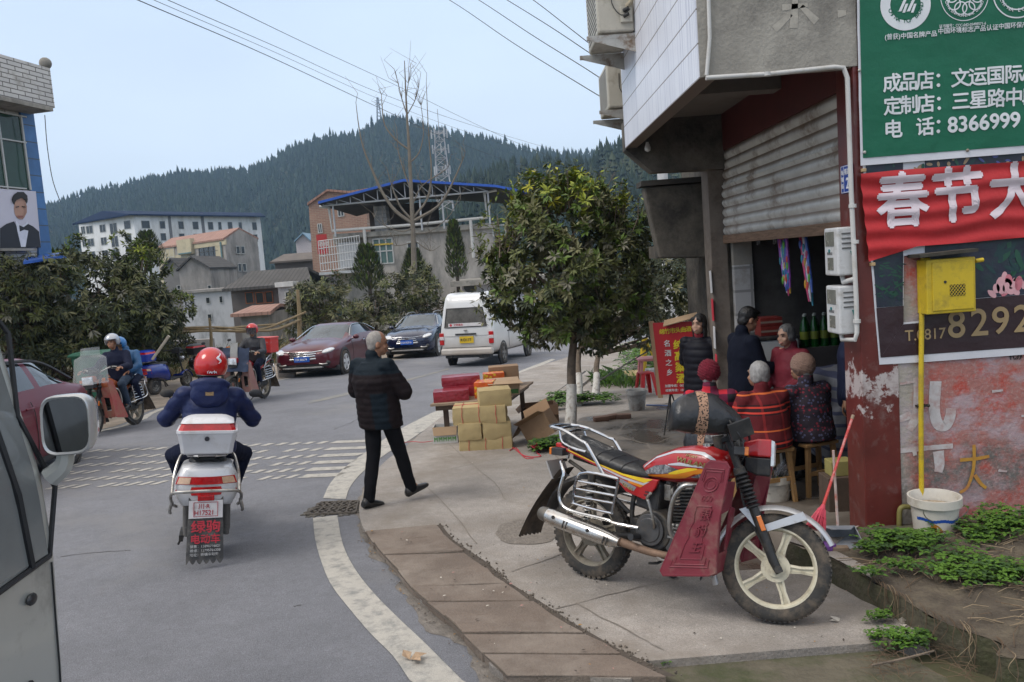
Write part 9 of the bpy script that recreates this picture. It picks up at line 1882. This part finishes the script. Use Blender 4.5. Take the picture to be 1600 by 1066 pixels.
p = onG(1006,622); pstool('red plastic stool just behind the grey metal bucket', p+V((.1,.3,0)), 1, mat('red_plastic',(.55,.02,.025),r=.35))
p = onG(1018,618); pstool('white plastic stool between the red stool and the red sign', p+V((.15,.5,0)), 1, mat('white_plastic',(.58,.57,.57),r=.4))
p = onG(1022,606); t = thing('pink_table', 'small pink plastic table behind the red sign', 'table', p+V((0,.2,0))); q = M(); q.box((0,0,.56),(.55,.45,.05)); pkp = mat('pink_plastic_table',(.58,.22,.24),r=.4); q.build('tabletop', pkp, t, sm=None, bevel=.015)
for sx in (1,-1):
 for sy in (1,-1): q = M(); q.cyl((sx*.2,sy*.15,.54),(sx*.25,sy*.2,0),.03,.022); q.build('leg', pkp, t)
YB_ = thing('yellow_barrier', 'yellow steel post with brace on a wooden pallet behind the pink table', 'barrier', (0,0,0), world=True); ysb = 17.0; q = M(); a, b = at(1004,578,ysb), at(1007,528,ysb); q.tube([a-V((0,0,.05)),b], .075, 12); q.tube([at(1011,535,ysb), at(1030,578,ysb)], .025, 8); q.build('post', yel, YB_); q = M(); q.bb((a.x-.35,ysb-.4,a.z-.10),(a.x+.7,ysb+.4,a.z-.05)); q.bb((a.x-.35,ysb-.4,a.z-.22),(a.x-.25,ysb+.4,a.z-.10)); q.bb((a.x+.5,ysb-.4,a.z-.22),(a.x+.6,ysb+.4,a.z-.10)); q.build('pallet', kraft, YB_, sm=None); q = M(); q.bb((a.x-1.2,ysb+.1,at(1000,520,ysb).z-.05),(a.x+1.4,ysb+.3,at(1000,513,ysb).z)); q.build('beam', tw_, YB_, sm=None)
q = M(); q.tube([onG(924,603), at(965,577,13.6), at(1012,549,14.5)], .016, 7); tag(q.build('prop_pole', mat('weathered_pole',(.09,.085,.08),r=.8)), 'thin dark pole slanting from a street tree to the yellow post', 'pole')
q = M(); q.tube([onG(u,v,.07) for u, v in ((1010,633),(1040,634),(1070,637),(1100,636),(1140,640))], .012, 7, sub=3); tag(q.build('blue_hose', mat('blue_hose',(.06,.11,.26),r=.5)), 'blue water hose lying below the red sign', 'hose')
q = M(); p = onG(884,602); q.prism([onG(862,622), onG(918,583), onG(930,588), onG(880,628)], (0,0,0), (0,0,.05)); tag(q.build('concrete_slab', concrete, sm=None), 'loose concrete slab bridging the gutter behind the street trees', 'slab')
q = M(); q.prism([onG(846,634,-.0), onG(905,590,-.0), onG(914,583,-.0), onG(920,586,-.0), onG(880,622,-.0), onG(862,640,-.0)], (0,0,.052), (0,0,.058)); struct(q.build('gutter', darkgap, sm=None))
# ---- inside the shop
FZ = thing('chest_freezer', 'white chest freezer with a dark top deep inside the shop', 'freezer', (2.64,8.20,-.285)); q = M(); q.bb((-.24,-.27,0),(.22,.27,1.31)); q.build('case', mat('freezer_white',(.50,.52,.53),r=.35,var=.06), FZ, sm=None, bevel=.02); q = M(); q.bb((-.25,-.28,1.31),(.23,.28,1.345)); q.build('lid', black_p, FZ, sm=None, bevel=.01); q = M(); q.tube([(-.1,-.272,1.0),(0,-.28,.9),(.1,-.28,.8),(.15,-.272,.6)], .008, 5, sub=4); q.build('cable', black_p, FZ)
gP = 'red drink cartons on the freezer'
for k_, lab in enumerate(('lower red drink carton on the chest freezer', 'upper red drink carton with a pale stripe on the chest freezer')): t = thing('drink_carton', lab, 'carton', (2.62,8.12,1.062+.092*k_), 0, gP); q = M(); softbox(q,(0,0,.045),(.22,.2,.09),0,.003); q.build('box', mat('drink_red',(.15,.018,.014),r=.4,var=.2,sc=9), t, sm=40); q = M(); q.bb((-.11,-.104,.035),(.11,-.1025,.055)); q.build('stripe', mat('pale_stripe',(.2,.15,.12)), t, sm=None)
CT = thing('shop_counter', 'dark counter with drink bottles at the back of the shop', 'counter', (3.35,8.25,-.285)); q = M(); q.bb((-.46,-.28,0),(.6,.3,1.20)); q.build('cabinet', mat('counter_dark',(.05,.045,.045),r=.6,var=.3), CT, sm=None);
gn = mat('green_soda', (.008,.07,.012), r=.12, trans=.3, var=.3, sc=9);
for i in range(9):
 x, y = 2.96+.05*i, 8.05+.11*(i%2); t = thing('soda_bottle', 'green soda bottle in the row on the dark counter', 'bottle', (x,y,.917), group='green soda bottles on the counter'); q = M(); q.lathe([(.001,0),(.045,.0),(.046,.19),(.03,.25),(.014,.29),(.014,.31)], n=14); q.build('bottle', gn, t); q = M(); q.cyl((0,0,.31),(0,0,.33),.016); q.build('cap', mat('cap_white',(.3,.32,.3)), t); q = M(); q.lathe([(.0472,.08),(.0474,.16)], n=14, cap=False); q.build('label', mat('label_yellow',(.12,.15,.015),r=.5), t)
SH = thing('goods_shelf', 'shelf of dim coloured goods along the back wall of the shop', 'shelf', (5.9,7.1,-.285)); q = M()
for z in (.3,.75,1.2,1.65,2.1): q.bb((-.2,-1.4,z),(.2,1.4,z+.03))
for y in (-1.4,-.5,.5,1.4): q.bb((-.2,y-.02,0),(.2,y+.02,2.5))
q.build('rack', tw_, SH, sm=None)
gmats = [mat('goods_%d'%i, c, r=.5, var=.2) for i, c in enumerate(((.25,.03,.03),(.05,.10,.22),(.30,.24,.05),(.05,.16,.06),(.30,.29,.27),(.2,.06,.14)))]
for z in (.33,.78,1.23,1.68):
 y = -1.35
 while y < 1.3: w = rU(.08,.22); hh = rU(.12,.32); q = M(); q.bb((-.15,y,z),(.12,y+w-.015,z+hh)); q.build('packet', rC(gmats), SH, sm=None); y += w+rC((0,0,.05))
SA = thing('grain_sacks', 'pale folded sacks piled behind the woman in the beige hat', 'sack', (3.15,7.55,-.285)); q = M()
for k_ in range(3): softbox(q,(0,.02*k_,.30+.28*k_),(.55,.75,.29),8*k_-6,.03)
fuse(q, 'sack', mat('sack_cloth',(.17,.18,.21),r=.9,var=.25,sc=5,hook=stripes(2,9,.3,(.06,.07,.13))), SA, .02, 3)
YX = thing('yellow_box', 'small dull yellow box on a dark crate by the maroon pillar', 'box', at(1311,705,6.2)); YX.location.z = gz(2.5,6.2)+.055+apron(2.5,6.2); q = M(); q.bb((-.09,-.06,.28),(.09,.08,.40)); q.build('carton', mat('dull_yellow',(.30,.26,.09),r=.8,var=.15), YX, sm=None, bevel=.006); q = M(); q.bb((-.13,-.09,0),(.13,.11,.279)); q.build('crate', tw_, YX, sm=None, bevel=.006)
CH = thing('folding_chair', 'black folding chair standing behind the woman in buffalo plaid', 'chair', (1.98,7.55,gz(2,7.5)+.05), R(40)); q = M()
for s_ in (1,-1): q.tube([(s_*.20,.2,.0),(s_*.20,.02,.45),(s_*.19,-.06,.86)], .012, 7, sub=3); q.tube([(s_*.18,-.2,0),(s_*.18,.18,.45)], .012, 7)
q.build('frame', steel, CH); q = M(); q.box((0,.02,.45),(.38,.36,.035)); q.build('seat', blackv, CH, sm=None, bevel=.01); q = M(); q.box((0,-.055,.76),(.36,.03,.22),rot(x=10)); q.build('backrest', blackv, CH, sm=None, bevel=.012)
gH = 'toy streamers hanging under the shutter'
tc_ = [(.42,.03,.12),(.03,.22,.32),(.25,.06,.36),(.10,.36,.05),(.55,.30,.03),(.45,.44,.48),(.50,.05,.04),(.04,.09,.35)]
def streamer(lab, u, x, cols, ln, sway, wide):
 tp = atx(u,352,x); t = thing('toy_streamers', lab, 'toys', tp, 0, gH)
 for i in range(len(cols)):
  y0 = (i/(len(cols)-1)-.5)*wide; L_ = ln*rU(.8,1.05); z = 0; seg = 0
  q = M(); q.tube([(.01*(i%3),-y0*(1-.5*s)-sway*s,-L_*s) for s in [k_/6 for k_ in range(7)]], [.010,.014,.013,.016,.012,.014,.006], 7, sub=2); q.build('packet', mat('toy_%d'%cols[i], tc_[cols[i]], r=.35, var=.5, sc=22), t)
  for k_ in range(3): s = rU(.15,.9); q = M(); q.ell((-.012+.01*(i%3),-y0*(1-.5*s)-sway*s,-L_*s),(.012,.014,.04),8); q.build('toy', mat('toy_%d'%((cols[i]+k_*3+1)%8), tc_[(cols[i]+k_*3+1)%8], r=.35, var=.5, sc=22), t)
streamer('wide bunch of purple and multicoloured toy packets hanging under the shutter', 1220, 2.5, [2,5,0,1,3,4,7,2], .62, .10, .20)
streamer('slim pink and dark bunch of toy packets hanging right of the wide bunch', 1252, 2.5, [0,6,1,5,7], .66, .14, .10)
q = M()
for k_ in range(4): q.box((2.19,8.66+.05*k_,1.55-.28*k_),(.004,.05,.24),rot(x=4*k_-6))
t = thing('paper_charms', 'red and white paper charms hung on the post beside the woman in black', 'decoration', (2.19,8.66,.6), world=True);
for k_ in range(4): q = M(); q.box((2.185,8.63-.02*k_,1.62-.30*k_),(.006,.07,.24),rot(x=4*k_-6)); q.build('paper', redtie if k_ % 2 else MATS['white_plastic'], t, sm=None)
# ---- drain grate and litter
gc = [gnd(479,806), gnd(556,803), gnd(560,785), gnd(502,787)]; DG = thing('drain_grate', 'rusty cast iron drain grate in the gutter near the walking man', 'drain grate', gc[0], world=True); irn = mat('grate_iron', (.10,.085,.07), r=.8, m=.3, var=.3, sc=30)
q = M(); q.prism([V((p.x,p.y,gz(p.x,p.y)+.006)) for p in gc], (0,0,-.05), (0,0,0)); q.build('pit', darkgap, DG, sm=None); q = M()
def gl(s, t): return gc[0].lerp(gc[1],s).lerp(gc[3].lerp(gc[2],s),t)
for i in range(13):
 for j in range(7):
  if (i+j) % 2: continue
  p = gl((i+.5)/13,(j+.5)/7); q.box((p.x,p.y,gz(p.x,p.y)+.014),(.030,.045,.012),rot(z=35 if j % 4 < 2 else -35))
for t in (0,.5,1): q.tube([gl(s/8,t)+V((0,0,.010)) for s in range(9)], .014, 6)
for s in (0,.2,.4,.6,.8,1): q.tube([gl(s,t/6)+V((0,0,.010)) for t in range(7)], .012, 6)
q.build('bars', irn, DG, sm=None); q = M();
for i in range(70): s, t = rN(), rN(); p = gl(rC((rU(-.10,.0),rU(1.0,1.1))),t) if rN() < .5 else gl(s,rC((rU(-.12,0),rU(1,1.15)))); k_ = rU(.008,.03); q.box((p.x,p.y,gz(p.x,p.y)+.004),(k_*2,k_,.01),rot(z=rN()*180))
struct(q.build('gutter_grit', mat('grit',(.11,.10,.085),r=.95,var=.4,sc=30), sm=None))
PLt = [mat('litter_paper',(.50,.46,.40),r=.8), mat('litter_leaf',(.30,.16,.04),r=.8), mat('litter_dark',(.07,.055,.045),r=.9), mat('litter_pink',(.40,.2,.18),r=.8)]
q = M(); p = gnd(640,1031,.012); q.leaf(p,(1,.3,.25),(0,0,1),.10,.07); q.leaf(p,(-.4,.6,.35),(0,0,1),.08,.06); q.leaf(p+V((.02,-.01,.01)),(.6,-.6,.2),(0,0,1),.07,.06); tag(q.build('crumpled_paper', mat('brown_paper_scrap',(.36,.25,.16),r=.8,var=.3,sc=30), sm=None), 'crumpled scrap of brown paper on the white edge line', 'paper')
q = M()
for u, v, k_ in ((1410,978,0),(1312,975,0)): p = zpl(u,v,-.15); q.m(k_); [q.leaf(p+V((0,0,.01)),(rG(0,1),rG(0,1),.3),(0,0,1),.06,.04) for _ in range(3)]
for i in range(230):
 u, v = rU(640,1330), rU(720,1030)
 if (u-640)*.55+700 < v-160: continue
 p = gnd(u,v,.057); q.m(rnd.choices((0,1,2,3),(3,2,6,1))[0]); s_ = rU(.006,.022); q.leaf(p,(rG(0,1),rG(0,1),.15),(rG(0,.2),rG(0,.2),1),s_,s_*.6)
for i in range(40):
 u, v = rU(560,1000), rU(830,1050); t = rN(); p = along(La,t).lerp(along(Ra,t),rN()); p = V((p.x,p.y,gz(p.x,p.y)+.075)); q.m(rC((1,2,2,3,0))); s_ = rU(.008,.03); q.leaf(p,(rG(0,1),rG(0,1),.15),(rG(0,.2),rG(0,.2),1),s_,s_*.6)
for i in range(60): t = rN(); p = along(La,t); p = V((p.x-rU(-.01,.08),p.y,gz(p.x,p.y)+.01)); q.m(rC((1,2,2))); s_ = rU(.008,.025); q.leaf(p,(rG(0,1),rG(0,1),.15),(0,0,1),s_,s_*.6)
tag(q.build('street_litter', PLt, sm=None), 'scattered bits of paper, leaves and grit on the pavement', 'litter', kind='stuff')
GBn = thing('green_bin', 'green plastic refuse bin behind the oncoming motorcycle windshield', 'bin', (0,0,0), world=True); gy = 16.5; c = at(148,575,gy); q = M(); z1 = at(148,552,gy).z; q.loft([[V((c.x+sx*w,gy+sy*w*.7,z)) for sx, sy in ((-1,-1),(1,-1),(1,1),(-1,1))] for z, w in ((gz(c.x,gy),.26),(z1-.04,.34))]); grn = mat('bin_green',(.012,.10,.055),r=.5,var=.15,sc=4); q.build('tub', grn, GBn, sm=None, bevel=.02); q = M(); q.loft([[V((c.x+sx*w,gy+sy*w*.75,z)) for sx, sy in ((-1,-1),(1,-1),(1,1),(-1,1))] for z, w in ((z1-.04,.38),(z1,.39),(z1+.05,.30))]); q.build('lid', grn, GBn, sm=None, bevel=.015)
KS = thing('boundary_stone', 'pale rough boundary stone beside the parked maroon car', 'stone', (0,0,0), world=True); c = gnd(446,590); q = M(); softbox(q,V((c.x,c.y+.2,c.z+.3)),(.45,.4,.75),12,.03); q.build('block', concrete, KS, sm=60)
# ================================================================ AIR
hz_m = bpy.data.materials.new('haze'); hz_m.use_nodes = True; n_, l_ = nodes(hz_m); n_.remove(n_['Principled BSDF']); pv = n_.new('ShaderNodeVolumePrincipled'); pv.inputs['Color'].default_value = (.46,.70,1,1); pv.inputs['Density'].default_value = .00030; pv.inputs['Anisotropy'].default_value = .0
l_(pv.outputs[0], n_['Material Output'].inputs['Volume'])
q = M(); q.bb((-1600,-80,-70),(1600,2300,190)); hz = q.build('haze', hz_m, sm=None); hz['kind'] = 'stuff'; hz['label'] = 'pale blue haze over the valley'; hz['category'] = 'haze'
